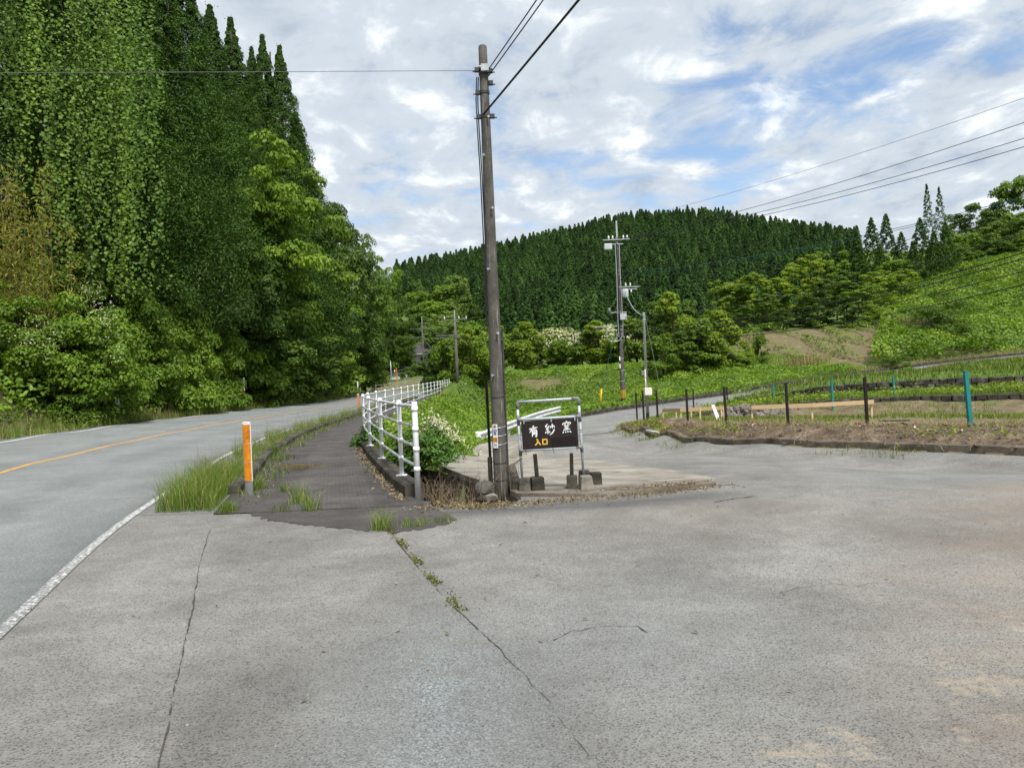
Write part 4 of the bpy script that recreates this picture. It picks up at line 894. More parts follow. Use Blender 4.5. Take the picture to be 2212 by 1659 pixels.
# ground cover
def cover(name, label, cat, inside, n, size, hmin, hmax, seed, mat, mound=0.0, mscale=2.0, box=None, aspect=0.7, depth=0.25):
    """many leaves over the ground inside a test; mounds give the uneven surface"""
    g = np.random.default_rng(seed); x0, x1, y0, y1 = box; xs = g.uniform(x0, x1, n * 3); ys = g.uniform(y0, y1, n * 3)
    k_ = inside(xs, ys); xs = xs[k_][:n]; ys = ys[k_][:n]; m = len(xs)
    nm = max(8, int((x1 - x0) * (y1 - y0) / (mscale ** 2) * 1.2)); mx = g.uniform(x0, x1, nm); my = g.uniform(y0, y1, nm); mh = g.uniform(.3, 1, nm); mr = g.uniform(.5, 1.1, nm) * mscale
    z = H(xs, ys); add = np.zeros(m); gx = np.zeros(m); gy = np.zeros(m); tt = np.zeros(m)
    tm = g.random(nm)
    for a in range(0, m, 4000):
        s = slice(a, a + 4000); dx = (xs[s, None] - mx) / mr; dy = (ys[s, None] - my) / mr; d2 = dx * dx + dy * dy
        b = np.where(d2 < 1, np.sqrt(np.clip(1 - d2, 0, 1)) * mh, 0); j = b.argmax(1); ii = np.arange(len(j)); add[s] = b[ii, j] * mound
        gx[s] = dx[ii, j] * (b[ii, j] > 0); gy[s] = dy[ii, j] * (b[ii, j] > 0); tt[s] = tm[j]
    L = Leaves(seed + 1); c = np.stack([xs, ys, z + add + g.uniform(hmin, hmax, m) - depth * mound * g.random(m) ** 2], 1)
    nr = np.stack([gx * .8, gy * .8, np.full(m, .9)], 1) + g.normal(size=(m, 3)) * .4
    L.add(c, nr, size * g.uniform(.6, 1.4, m), aspect, 0.1, tint=.5 * tt + .5 * g.random(m))
    o = obj(name, L.mesh(name, M[mat])); tag(o, label, cat, kind='stuff'); return o

def lat_edge(x, y):  # distance left of the edge line
    return dist_poly(x, y, [tuple(p) for p in EDGE[::4]]) * np.where(x < edge_x(np.clip(y, -14, 74)), 1, -1)
cover('slope_cover', 'dense kudzu and weeds covering the wooded slope floor', 'ground cover', lambda x, y: (lambda d: (d > 9.3) & (d < 24) & (y < 75))(lat_edge(x, y)), 42000, 0.2, 0, .35, 101, 'kudzu', 1.6, 2.6, (-40, -12, 16, 78))
cover('verge_weeds', 'dark leafy weeds along the far verge of the main road', 'weeds', lambda x, y: (lambda d: (d > 8.4) & (d < 11.0))(lat_edge(x, y)), 26000, 0.13, 0, .45, 103, 'shrub', .8, 1.2, (-34, -12, 16, 78))
WALKS = None
cover('embankment_cover', 'leafy weeds on the embankment below the white railing', 'weeds', lambda x, y: (x > rail_x(y) + .25) & (x < rail_x(y) + 4.5) & ~in_poly(x, y, SLAB) & (y > 13.5) & (x < -1.2 + 0.05 * (y - 18)), 22000, 0.11, 0, .25, 105, 'kudzu', .35, .9, (-6, 1.5, 13.5, 62))
def side_left(x, y):
    return dist_poly(x, y, [tuple(p) for p in SIDE[::3]])
cover('bank_cover', 'kudzu covering the green bank below the orchard trees', 'ground cover', lambda x, y: (side_left(x, y) > 3.2) & (y > 36) & (x > rail_x(np.clip(y, 10, 75)) + np.where(y > 44, 1.4, 3.6)) & ~((np.hypot((x - 2.4) * .6, y - 62.6) < 1.0)) & (y > 32 + 0.0 * x) & ~((x > 4) & (y < 44)) & (y - 47 > (x - 11) * 0.70 - 4), 85000, 0.155, 0, .2, 107, 'kudzu', .45, 1.5, (-5, 30, 30, 76))
pBr = [(P(u, v, D).x, P(u, v, D).y) for u, v, D in ((1575, 775, 72), (1680, 796, 71), (1800, 796, 72), (1900, 775, 74), (1945, 745, 80), (1890, 712, 87), (1600, 714, 88), (1545, 740, 84))]
pK = [(P(u, v, D).x, P(u, v, D).y) for u, v, D in ((1880, 790, 70), (1905, 712, 88), (1860, 690, 98), (1880, 640, 117), (2000, 590, 127), (2212, 545, 134), (2420, 530, 142), (2500, 760, 80), (2212, 745, 80), (2060, 775, 73))]
cover('hillside_kudzu', 'bright kudzu blanket over the open hillside on the right', 'ground cover', lambda x, y: in_poly(x, y, pK), 130000, 0.31, 0, .5, 109, 'kudzu', 2.0, 3.6, (25, 115, 66, 145))
cover('slope_scrub', 'scattered green scrub on the bare brown cut', 'weeds', lambda x, y: in_poly(x, y, pBr) & (np.sin(x * 0.9 + 1) * np.sin(y * .5 + x * .3) + .5 * np.sin(x * 2.3 + y) > .3), 9000, 0.22, 0, .45, 111, 'kudzu', .7, 1.6, (18, 46, 66, 92))
# grass on terraces and verges
def grass(name, label, inside, n, h0, h1_, seed, box, mat='grass', w=0.006, lean=.4, cat='grass', zoff=0.0, clump=None):
    g = np.random.default_rng(seed); x0, x1, y0, y1 = box; xs = g.uniform(x0, x1, n * 4); ys = g.uniform(y0, y1, n * 4)
    if clump:
        c = g.uniform(size=(clump, 2)) * np.array([x1 - x0, y1 - y0]) + np.array([x0, y0]); j = g.integers(0, clump, n * 4)
        xs = c[j, 0] + g.normal(0, .12, n * 4); ys = c[j, 1] + g.normal(0, .12, n * 4)
    k_ = inside(xs, ys); xs = xs[k_][:n]; ys = ys[k_][:n]; b = np.stack([xs, ys, H(xs, ys) + zoff], 1)
    B = Blades(seed); B.add(b, g.uniform(h0, h1_, len(xs)), w, lean); o = obj(name, B.mesh(name, M[mat])); return tag(o, label, cat, kind='stuff')
pT2 = [(w.x, w.y + .35) for w in W2] + [(60, 50), (60, 66)] + [tuple(SIDE[i] - SN[i] * 2.6) for i in range(len(SIDE) - 8, 50, -2)]
pT1 = [(w.x, w.y + .35) for w in W1] + [(w.x, w.y - .35) for w in W2[::-1]]
grass('terrace_grass', 'bright meadow grass on the upper terrace', lambda x, y: in_poly(x, y, pT2), 42000, .12, .4, 121, (8, 60, 36, 72), w=.022)
grass('terrace_weeds', 'fresh green weeds between the two stone walls', lambda x, y: in_poly(x, y, pT1), 18000, .1, .3, 122, (8, 34, 27, 46), w=.016)
cover('terrace_leaves', 'low leafy plants between the two stone walls', 'weeds', lambda x, y: in_poly(x, y, pT1), 7000, .12, .05, .3, 123, 'fresh', .2, .8, (8, 34, 27, 46))
pPlot = WB2 + [(24, 13), (24, 26)] + [(w.x, w.y - .4) for w in W1[::-1]] + [(6.2, 36), (4.3, 29)]
grass('plot_grass', 'thin patchy grass on the cleared building plot', lambda x, y: in_poly(x, y, pPlot) & (dist_poly(x, y, WB2) > 2.0) & (np.sin(x * .8 + 2) + np.sin(y * .7 + x * .3) > -.7), 16000, .05, .18, 124, (3, 24, 13, 36), w=.01)
grass('lane_verge_grass', 'short grass strip along the far kerb of the lane', lambda x, y: (lambda d: (d > 2.5) & (d < 4.0))(side_left(x, y)) & (y > 33), 16000, .08, .28, 125, (-3, 30, 30, 66), w=.014)
grass('far_verge_grass', 'tall dry-tipped grass along the far edge of the main road', lambda x, y: (lambda d: (d > 7.6) & (d < 9.4))(lat_edge(x, y)), 24000, .12, .5, 126, (-32, -12, 15, 80), w=.01)
grass('far_verge_dry_grass', 'brownish seeding grass in the far verge', lambda x, y: (lambda d: (d > 7.7) & (d < 9.9))(lat_edge(x, y)) & (np.sin(x * 1.3) + np.sin(y * .9) > -.2), 9000, .25, .75, 136, (-32, -12, 15, 80), 'drygrass', .007)
grass('embankment_grass', 'long bright grass on the embankment beside the sidewalk', lambda x, y: (x > rail_x(y) + .2) & (x < rail_x(y) + 2.6) & ~in_poly(x, y, SLAB) & (y > 17), 26000, .12, .42, 127, (-6, 0, 17, 62), w=.009)
SOILBANK = WB2 + [(w[0] + .5, w[1] + 2.2) for w in WB2[::-1]]
grass('bank_foot_grass', 'weedy grass tufts at the foot of the plot kerb', lambda x, y: (dist_poly(x, y, WB2) < .55) & ~in_poly(x, y, pPlot) & (np.sin(x * 2.1) + np.sin(y * 3 + x) > .3), 5000, .04, .2, 128, (3, 12, 11.5, 28), w=.007)
# tall grass strip by the delineator
def strip_ok(x, y):
    d = x - edge_x(y); return (d > .32 + .25 * np.sin(y * 1.3)) & (d < .95) & (y > 9.3)
grass('kerb_grass', 'long seeding grass along the kerb between road and sidewalk', strip_ok, 20000, .1, .55, 129, (-10, -3.6, 9.7, 60), w=.0036, lean=.75, zoff=.03)
grass('seed_stems', 'thin seeding grass stems above the kerb grass', strip_ok, 900, .45, .8, 134, (-10, -3.6, 9.5, 45), 'drygrass', .0028, .35, zoff=.03)
grass('kerb_grass_thick', 'thick tall grass clump at the near end of the kerb', lambda x, y: (x - edge_x(y) > .2) & (x - edge_x(y) < .95), 3400, .1, .58, 130, (-5.2, -3.7, 9.7, 13.2), w=.003, lean=.8, zoff=.03)
grass('sidewalk_edge_grass', 'yellowing tufts along the sidewalk side of the kerb', lambda x, y: (x - edge_x(y) > 1.08) & (x - edge_x(y) < 1.5 + .2 * np.sin(y * 2)) & (y > 10.6), 5000, .05, .22, 131, (-9, -3.4, 10.6, 40), w=.006, lean=.8, zoff=.03)

# ------------------------------------------------------------------ trees of the valley and the hills
orch = [tree_proto('orchard_tree', broad_mesh(141, 5, 5.4, 0.05, 85, 90, 0.24, 'fresh', 0.6, 0.17), branch_mesh('trunk', 3.8, 0.14, 141, 8, start=.15, spread=.5)),
        tree_proto('orchard_tree', broad_mesh(142, 5, 5.0, 0.1, 80, 90, 0.24, 'shrub', 0.6, 0.18), branch_mesh('trunk', 3.8, 0.14, 142, 8, start=.12, spread=.5)),
        tree_proto('orchard_tree', broad_mesh(143, 5, 4.6, 0.02, 85, 90, 0.24, 'broad', 0.55, 0.18), branch_mesh('trunk', 3.8, 0.13, 143, 8, start=.12, spread=.5))]
ORL = [(935, 84, 760, 2), (975, 80, 735, 1), (1015, 76, 716, 0), (1062, 78, 715, 1), (1130, 70, 702, 0), (1168, 78, 738, 2), (1215, 75, 740, 1), (1255, 72, 722, 2), (1292, 71, 700, 0), (1335, 74, 728, 2), (1372, 69, 690, 1), (1405, 69, 655, 2), (1452, 67, 640, 0), (1487, 72, 650, 2), (1515, 62, 700, 1), (1545, 63, 678, 0), (1480, 61, 720, 2), (1430, 60, 735, 1)]
for i, (u, D, vt, k_) in enumerate(ORL):
    p = P(u, vt, D); h = p.z - h1(p.x, p.y) + .3
    stand(orch[k_], p.x, p.y, h, 5, min(1.15, 5.2 / h) * (1.0 if h < 6 else .95), label='green orchard tree behind the bank, ' + nth(sorted(range(len(ORL)), key=lambda q: ORL[q][0]).index(i)), cat='tree', group='orchard trees behind the bank')
def blossom_tree(u, D, vt, lab):
    p = P(u, vt, D); h = p.z - h1(p.x, p.y); r = empty('chestnut_tree', (p.x, p.y, h1(p.x, p.y)))
    obj('crown', broad_mesh(151 + int(u), h, 6.4, .25, 60, 70, .26, 'fresh', .6, .17), None, r); obj('trunk', branch_mesh('trunk', h * .75, .16, 150, 7), M['bark'], r)
    L = Leaves(160 + int(u)); g = L.g; n = 900; d = unit(g.normal(size=(n, 3))); d[:, 2] = np.abs(d[:, 2]); c = d * np.array([3.2, 3.2, h * .40]) * g.uniform(.85, 1.1, (n, 1)) + np.array([0, 0, h * .62])
    L.add(c, d + np.array([0, 0, .5]), .26, .35, tint=.4 + .6 * g.random(n)); obj('blossom', L.mesh('blossom', M['flower']), None, r)
    tag(r, lab, 'tree')
blossom_tree(1203, 80, 712, 'chestnut tree with cream blossom in the orchard row'); blossom_tree(1318, 77, 705, 'second chestnut with pale blossom near the far pole')
for i, (u, D, vt, w_, lab) in enumerate([(1612, 67, 735, 2.0, 'small round tree at the left foot of the bare cut'), (1642, 70, 720, 1.9, 'little yellow green tree on the bare cut'), (1570, 66, 745, 2.6, 'low tree between orchard and bare cut'), (1590, 64, 762, 2.6, 'low spreading bush at the bank top by the bare cut')]):
    p = P(u, vt, D); h = max(1.4, p.z - h1(p.x, p.y)); stand(orch[i % 2], p.x, p.y, h, 5, w_ / h * 1.0, label=lab, cat='tree', group='small trees on the bare cut')

grv = [tree_proto('grove_tree', broad_mesh(171, 10, 6.4, -0.1, 90, 90, 0.3, 'fresh', 0.55, 0.16, False, 15), branch_mesh('trunk', 7.2, 0.16, 171, 8, spread=.3)),
       tree_proto('grove_tree', broad_mesh(172, 10, 6.0, -0.15, 90, 90, 0.3, 'broad', 0.5, 0.17, False, 15), branch_mesh('trunk', 7.2, 0.16, 172, 8, spread=.3)),
       tree_proto('grove_tree', broad_mesh(173, 10, 5.6, -0.12, 90, 90, 0.3, 'shrub', 0.5, 0.17, False, 15), branch_mesh('trunk', 7.2, 0.16, 173, 8, spread=.3))]
GRL = [(1560, 90, 612, 0), (1592, 89, 602, 2), (1625, 90, 595, 0), (1655, 88, 640, 1), (1675, 92, 605, 0), (1702, 90, 640, 1), (1722, 94, 568, 0), (1760, 93, 552, 0), (1742, 89, 640, 1), (1782, 90, 610, 1), (1802, 95, 548, 2), (1826, 91, 590, 1), (1850, 89, 610, 2), (1872, 92, 640, 0), (1895, 98, 590, 0), (1925, 104, 600, 2), (1950, 108, 585, 0), (1605, 87, 665, 1), (1690, 87, 670, 1), (1765, 87, 660, 1), (1835, 87, 660, 1)]
for i, (u, D, vt, k_) in enumerate(GRL):
    p = P(u, vt, D); h = p.z - h1(p.x, p.y) + .3; o_ = sorted(range(len(GRL)), key=lambda q: GRL[q][0]).index(i)
    stand(grv[k_], p.x, p.y, h, 10, min(1.5, 7.0 / h), label='tree of the grove above the bare brown cut, ' + (nth(o_) if o_ < 20 else 'rightmost'), cat='tree', group='grove above the bare cut')
# vine-covered bush on the hillside
p = P(2035, 628, 82); o = stand(shr[2], p.x, p.y, p.z - h1(p.x, p.y), 4, 1.0, label='cone shaped bush smothered in vines on the hillside', cat='bush')
p = P(1965, 680, 86); B = Blades(181); g = B.g; n = 1500; B.add(np.c_[g.normal(0, 1.5, n), g.normal(0, 1.0, n), np.zeros(n)], g.uniform(.8, 2.6, n), .02, .7); o = obj('dead_thicket', B.mesh('dead_thicket', M['dead']), loc=(p.x, p.y, h1(p.x, p.y))); tag(o, 'grey leafless thicket left of the vine-smothered bush', 'thicket')
for u, D, lab, n in [(1750, 71, 'pale dry reed clump below the bare cut', 300), (1710, 70.5, 'smaller dry reed clump below the bare cut', 160)]:
    p = P(u, 780, D); B = Blades(int(u)); g = B.g; B.add(np.c_[g.normal(0, .9, n), g.normal(0, .4, n), np.zeros(n)], g.uniform(.8, 1.8, n), .018, .35)
    o = obj('reed_clump', B.mesh('reed_clump', M['drygrass']), loc=(p.x, p.y, h1(p.x, p.y))); tag(o, lab, 'reeds')
p = P(1935, 770, 66); o = stand(shr[2], p.x, p.y, 1.5, 4, 1.6, label='low dark bush at the edge of the upper terrace', cat='bush')
grass('dry_verge', 'strip of dry straw coloured grass beside the upper road', lambda x, y: (lambda d: (d > 2.2) & (d < 4.6))(side_left(x, y)) & (x > 28), 9000, .15, .5, 133, (28, 62, 52, 84), 'drygrass', .02)

# far hill: three hundred cedars as individuals, the rest as one mass
hc = [cedar_meshes(201 + i, 10.5, (2.1, 2.3, 1.9, 2.2)[i], 46, 24, 0.72, 'hillcedar', 0.12, 0.72, True) for i in range(4)]
g = np.random.default_rng(211); pts = []
for D in np.arange(140, 352, 2.9):
    xl, xr = P(860, 600, D).x, P(2080, 600, D).x
    for x in np.arange(xl, xr, 2.9): pts.append((x + g.normal(0, .55), D + g.normal(0, .55)))
pts = np.array(pts); z = H(pts[:, 0], pts[:, 1])
# keep the plantation off the broadleaf strip at its left foot
uu = CX + pts[:, 0] / pts[:, 1] * FPX; keepm = ~((uu < 1045) & (pts[:, 1] < 250 - (uu - 860) * .3)) & ~(uu > 1865) & ~((uu > 1520) & (pts[:, 1] < 150))
pts = pts[keepm]; z = z[keepm]; uu = uu[keepm]
# the tall front fringe and the ridge line are the ones that read singly
vv = (EYE - z) / pts[:, 1] * FPX
front = np.argsort(pts[:, 1])
ridge = np.where(np.abs(pts[:, 1] - 327) < 3.5)[0]; rs = ridge[np.argsort(uu[ridge])][::2][:110]
sel = list(rs) + [i for i in front if i not in set(rs)][:300 - len(rs)]
s_ = set(sel)
for n_, i in enumerate(sel):
    o = obj('hill_cedar', hc[n_ % 4]); k_ = g.uniform(.6, 1.02); o.scale = (k_ * g.uniform(.9, 1.1),) * 2 + (k_ * (g.uniform(.85, 1.12) if i in set(rs) else 1),); o.location = (pts[i, 0], pts[i, 1], z[i] - .3); o.rotation_euler = (0, 0, g.uniform(0, 6.28))
    tag(o, 'cedar standing out along the skyline of the far hill' if i in set(rs) else 'cedar in the lowest rows of the dark plantation on the far hill', 'cedar', 'skyline cedars on the far hill' if i in set(rs) else 'plantation cedars on the far hill')
rest = np.array([i for i in range(len(pts)) if i not in s_])
me = bpy.data.meshes.new('cedar_plantation'); me.vertices.add(len(rest)); me.vertices.foreach_set('co', np.c_[pts[rest], z[rest] - .3].astype(np.float32).ravel()); me.update()
plant = obj('cedar_plantation', me); tag(plant, 'mass of dark plantation cedars covering the far hill', 'forest', kind='stuff')
def gn_scatter(o, srcs, smin, smax):
    ng = bpy.data.node_groups.new('scatter', 'GeometryNodeTree'); ng.interface.new_socket('Geometry', in_out='INPUT', socket_type='NodeSocketGeometry'); ng.interface.new_socket('Geometry', in_out='OUTPUT', socket_type='NodeSocketGeometry')
    N = ng.nodes; L = ng.links; gi = N.new('NodeGroupInput'); go = N.new('NodeGroupOutput'); mp = N.new('GeometryNodeMeshToPoints'); iop = N.new('GeometryNodeInstanceOnPoints'); jn = N.new('GeometryNodeJoinGeometry')
    for s in srcs:
        oi = N.new('GeometryNodeObjectInfo'); oi.inputs['Object'].default_value = s; oi.inputs['As Instance'].default_value = True; L.new(oi.outputs['Geometry'], jn.inputs[0])
    rr = N.new('FunctionNodeRandomValue'); rr.data_type = 'FLOAT_VECTOR'; rr.inputs[1].default_value = (0, 0, 6.283)
    rs_ = N.new('FunctionNodeRandomValue'); rs_.data_type = 'FLOAT'; rs_.inputs[2].default_value = smin; rs_.inputs[3].default_value = smax; rs_.inputs['Seed'].default_value = 5
    L.new(gi.outputs[0], mp.inputs[0]); L.new(mp.outputs[0], iop.inputs['Points']); L.new(jn.outputs[0], iop.inputs['Instance']); iop.inputs['Pick Instance'].default_value = True
    L.new(rr.outputs[0], iop.inputs['Rotation']); L.new(rs_.outputs[1], iop.inputs['Scale']); L.new(iop.outputs[0], go.inputs[0])
    m = o.modifiers.new('scatter', 'NODES'); m.node_group = ng
gn_scatter(plant, [o for o in COL.objects if o.name.startswith('hill_cedar')][:4], .58, 1.03)

# broadleaf woods at the foot of the far hill and on the right ridge
hb = [broad_mesh(221, 10, 9, -0.1, 115, 46, 0.5, 'hillbroad', 0.65, 0.19, False, 17), broad_mesh(222, 10, 8, -0.1, 115, 46, 0.5, 'shrub', 0.65, 0.2, False, 17), broad_mesh(223, 10, 8.5, -0.1, 115, 46, 0.5, 'broad', 0.6, 0.19)]
HBL = [(905, 150, 700, 0), (940, 138, 705, 0), (930, 165, 650, 1), (965, 150, 668, 0), (900, 180, 630, 1), (990, 185, 595, 0), (960, 185, 615, 1), (1005, 160, 640, 2), (1030, 150, 668, 2), (985, 140, 690, 0), (915, 200, 605, 2), (1040, 140, 690, 2), (890, 150, 660, 2), (1012, 135, 700, 1)]
for i, (u, D, vt, k_) in enumerate(HBL):
    p = P(u, vt, D); zz_ = h1(p.x, p.y); h = max(5.0, p.z - zz_); o = obj('valley_tree', hb[k_]); s = h / 10; o.scale = (s * min(1.2, 9 / h),) * 2 + (s,); o.location = (p.x, p.y, zz_ - .2); o.rotation_euler = (0, 0, i * 1.3)
    tag(o, 'leafy tree at the foot of the far hill, ' + nth(sorted(range(len(HBL)), key=lambda q: HBL[q][0] + q * .01).index(i)), 'tree', 'leafy trees at the foot of the far hill')
RWL = [(2070, 152, 462, 0), (2110, 150, 440, 2), (2150, 154, 414, 2), (2190, 150, 388, 1), (2235, 150, 372, 2), (2140, 142, 478, 0), (2190, 139, 478, 2), (2085, 138, 505, 1), (2240, 138, 470, 2), (2055, 134, 525, 0), (2120, 136, 520, 2), (2170, 135, 530, 2), (2215, 134, 520, 1), (2285, 140, 420, 1), (2270, 136, 500, 2), (1935, 120, 560, 1), (2075, 128, 560, 2)]
for i, (u, D, vt, k_) in enumerate(RWL):
    p = P(u, vt, D); zz_ = h1(p.x, p.y); h = max(4.0, p.z - zz_); o = obj('ridge_tree', hb[k_]); s = h / 10; o.scale = (s * min(1.4, 8.5 / h),) * 2 + (s,); o.location = (p.x, p.y, zz_ - .2); o.rotation_euler = (0, 0, i * 1.7)
    tag(o, 'leafy tree on the ridge at the right, ' + nth(sorted(range(len(RWL)), key=lambda q: RWL[q][0] + q * .01).index(i)), 'tree', 'leafy trees on the right ridge')
rc = [cedar_meshes(231, 14, 2.6, 130, 50, 0.36, 'cedar', .08, .75), cedar_meshes(232, 14, 2.2, 95, 26, 0.36, 'cedar', .1, .8)]
RCL = [(1815, 160, 520, 0, 'cedar at the left end of the ridge cedars'), (1848, 148, 500, 0, 'cedar left of the ridge cedar pair'), (1880, 140, 470, 0, 'left one of the paired ridge cedars'), (1912, 141, 462, 0, 'right one of the paired ridge cedars'), (1945, 139, 500, 0, 'cedar between the pair and the twin cedars'), (1970, 132, 520, 0, 'low cedar left of the twin cedars'), (2000, 126, 398, 1, 'left one of the tall twin cedars standing against the sky'), (2026, 126, 404, 1, 'right one of the tall twin cedars standing against the sky'), (1985, 124, 470, 0, 'dark cedar at the left foot of the twin cedars'), (2040, 126, 480, 0, 'dark cedar at the right foot of the twin cedars'), (2015, 122, 500, 0, 'broad dark cedar in front of the twin cedars'), (1900, 136, 530, 0, 'dark cedar below the paired ridge cedars'), (1860, 138, 550, 0, 'lower cedar below the cedar left of the pair'), (1945, 128, 550, 0, 'low cedar above the kudzu hillside')]
for i, (u, D, vt, k_, lab) in enumerate(RCL):
    p = P(u, vt, D); zz_ = h1(p.x, p.y); h = max(4.0, p.z - zz_); o = obj('ridge_cedar', rc[k_]); s = h / 14; w_ = 1.15 if k_ == 0 else .8; o.scale = (s * w_ * min(1.5, 14 / h) ** .5,) * 2 + (s,); o.location = (p.x, p.y, zz_ - .2); o.rotation_euler = (0, 0, i * 1.7)
    tag(o, lab, 'cedar', 'cedars on the right ridge')

# ------------------------------------------------------------------ railing along the sidewalk
def railing():
    r = empty('pedestrian_railing', (RAILP[0][0], RAILP[0][1], 0)); o0 = Vector(r.location)
    pz = [h1(x, y) + 0.2 for x, y in RAILP]; hs = (1.04, .78, .52, .26)
    def post(h, end=False):
        mb = MB(); rr = .038 if end else .033
        mb.lathe([(rr, 0), (rr, h - .012), (rr * .8, h)], n=14)
        for q in ((1.0, .74, .48, .22) if end else hs): mb.lathe([(rr + .004, h - 1.1 + q - .03), (rr + .006, h - 1.1 + q), (rr + .004, h - 1.1 + q + .03)], n=14)
        if not end: mb.box((0, 0, .008), (.15, .12, .016))
        return mb.mesh('post', True)
    m0, m1 = post(1.3, True), post(1.1)
    for i, ((x, y), z) in enumerate(zip(RAILP, pz)):
        o = obj('post', m0 if i == 0 else m1, M['white'], r, (x - o0.x, y - o0.y, z - (.2 if i == 0 else 0)))
    cc = catmull(RAILP, 4)
    for h in hs:
        mb = MB(); mb.tube([(x - o0.x, y - o0.y, float(np.interp(y, [q[1] for q in RAILP], pz)) + h) for x, y in cc], .0215, 8); mb.build('rail', M['whitegrime'], r, True)
    tag(r, 'white steel pipe railing along the dark sidewalk', 'railing')
railing()

# rusty pipe fences at the far bend
def pipe_fence(pts, label, h=.8):
    r = empty('pipe_fence', pts[0]); o0 = Vector(pts[0]); mb = MB(); mb.lathe([(.045, 0), (.045, h)], n=8); pm = mb.mesh('post')
    c, _ = resample(np.array([tuple(p) for p in pts]), 2.0)
    for q in c: obj('post', pm, M['rustwhite'], r, Vector(q) - o0)
    for hh in (h - .08, h * .45): mb = MB(); mb.tube([Vector(q) - o0 + Vector((0, 0, hh)) for q in c], .03, 6); mb.build('rail', M['rustwhite'], r)
    tag(r, label, 'fence')
def gp(u, v, D): return P(u, v, D)
pipe_fence([gp(812, 845, 88), gp(850, 842, 88), gp(905, 838, 88)], 'rusty white pipe fence at the near side of the far bend', .75)
pipe_fence([gp(838, 833, 100), gp(880, 829, 100), gp(938, 826, 98)], 'rusty pipe fence behind the first one at the far bend', .8)

# ------------------------------------------------------------------ concrete pole with its fittings
def utility_pole():
    b = P(1083, 1068, 10.25); hgt = 5.93; r = empty('utility_pole', (b.x, b.y, h1(b.x, b.y) + .05))
    rad = lambda z: .094 - (.094 - .056) * z / hgt
    mb = MB(); mb.lathe([(rad(z), z) for z in np.linspace(-.3, hgt - .03, 14)] + [(.05, hgt - .008), (.035, hgt)], n=24); mb.build('shaft', M['poleconc'], r, True)
    for i, z in enumerate([1.55, 2.1, 2.95, 3.75, 4.45, 4.95]):
        mb = MB(); a = R(-70 if i % 2 else -110); d = Vector((math.cos(a), math.sin(a), 0)); q = rad(z); mb.tube([d * (q - .02) + Vector((0, 0, z)), d * (q + .06) + Vector((0, 0, z))], .009, 8); mb.tube([d * (q + .055) + Vector((0, 0, z)), d * (q + .065) + Vector((0, 0, z))], .017, 8); mb.build('step_bolt', M['galv'], r)
    for z in (5.55, 5.62, 5.3, 4.98):
        mb = MB(); q = rad(z); mb.lathe([(q + .002, z - .02), (q + .009, z - .018), (q + .009, z + .018), (q + .002, z + .02)], n=20); mb.build('band', M['darksteel'], r)
    for sx, z in ((-1, 5.6), (1, 5.58), (-1, 5.3), (-1, 4.98), (1, 4.98), (1, 5.42)):
        mb = MB(); q = rad(z); mb.box((sx * (q + .03), -.02, z), (.06, .06, .05)); mb.tube([(sx * (q + .02), -.02, z - .02), (sx * (q + .09), -.02, z - .02)], .008, 6); mb.build('clamp', M['darksteel'], r)
    mb = MB(); mb.box((.02, -.085, 5.6), (.1, .05, .09)); mb.tube([(-.05, -.08, 5.62), (.07, -.085, 5.56)], .016, 6); mb.build('splice_clip', M['galv'], r)
    for k_, (x0, x1) in enumerate(((-.062, -.098), (-.085, -.1))):
        mb = MB(); mb.tube([(x0 - .01, -.03, 5.5), (x0 - .03, -.04, 5.2), (x0 - .03, -.04, 4.9), (x0 - .015, -.03, 4.2), (x0 - .01, -.02, 3.4), (x1 + .0, -.01, 2.2)], .009, 6); mb.build('down_cable', M['wire'], r)
    mb = MB(); mb.tube([(.1, .09, 0), (.098, .09, 1.2), (.095, .085, 2.16)], .016, 8); mb.box((.095, .085, 2.02), (.05, .05, .03)); mb.build('conduit', M['darksteel'], r)
    for z in (1.27, .87, .76, .645, .40, .17):
        mb = MB(); q = rad(z) + .003; mb.tube([(q * math.cos(t), q * math.sin(t), z + .015 * math.sin(t)) for t in np.linspace(0, 2 * math.pi, 25)], .0045, 5, False); mb.build('strap', M['galv'] if .5 < z < .9 else M['wire'], r)
    # number and contact plate strapped to the left front of the shaft
    pa = R(-118); q = .098; ctr = Vector((math.cos(pa) * q, math.sin(pa) * q, .745)); rot = Matrix.Rotation(pa + R(90), 3, 'Z')
    mb = MB(); mb.box(ctr, (.072, .008, .315), rot); pl = mb.build('contact_plate', M['lettwhite'], r); bevel(pl, .003)
    def mark(cx, cz, w, h, mat, nm='plate_mark'):
        mb = MB(); mb.box(ctr + rot @ Vector((cx, -.0055, cz)), (w, .003, h), rot); mb.build(nm, M[mat], pl)
    mark(0, .125, .036, .024, 'red'); mark(0, .132, .018, .034, 'red'); mark(.0, .118, .026, .01, 'lettwhite')
    for dx, dz, w, h in ((0, .083, .052, .008), (-.02, .078, .012, .014), (.024, .076, .01, .014), (0, .056, .044, .006), (-.014, .046, .006, .018), (.014, .046, .006, .018), (0, .042, .03, .006), (0, .03, .044, .005), (-.012, .02, .006, .016), (.012, .02, .006, .016), (0, .066, .008, .012)): mark(dx, dz, w, h, 'blue')
    mark(0, -.045, .062, .058, 'orange', 'orange_label')
    for dz in (-.03, -.042, -.054): mark(-.004, dz, .04, .004, 'lettyellow')
    for dz in (-.098, -.11, -.122): mark(0, dz, .045, .004, 'galv')
    tag(r, 'weathered concrete utility pole standing beside the sign', 'utility pole'); return r, b
UP, UPB = utility_pole()
upz = UP.location.z

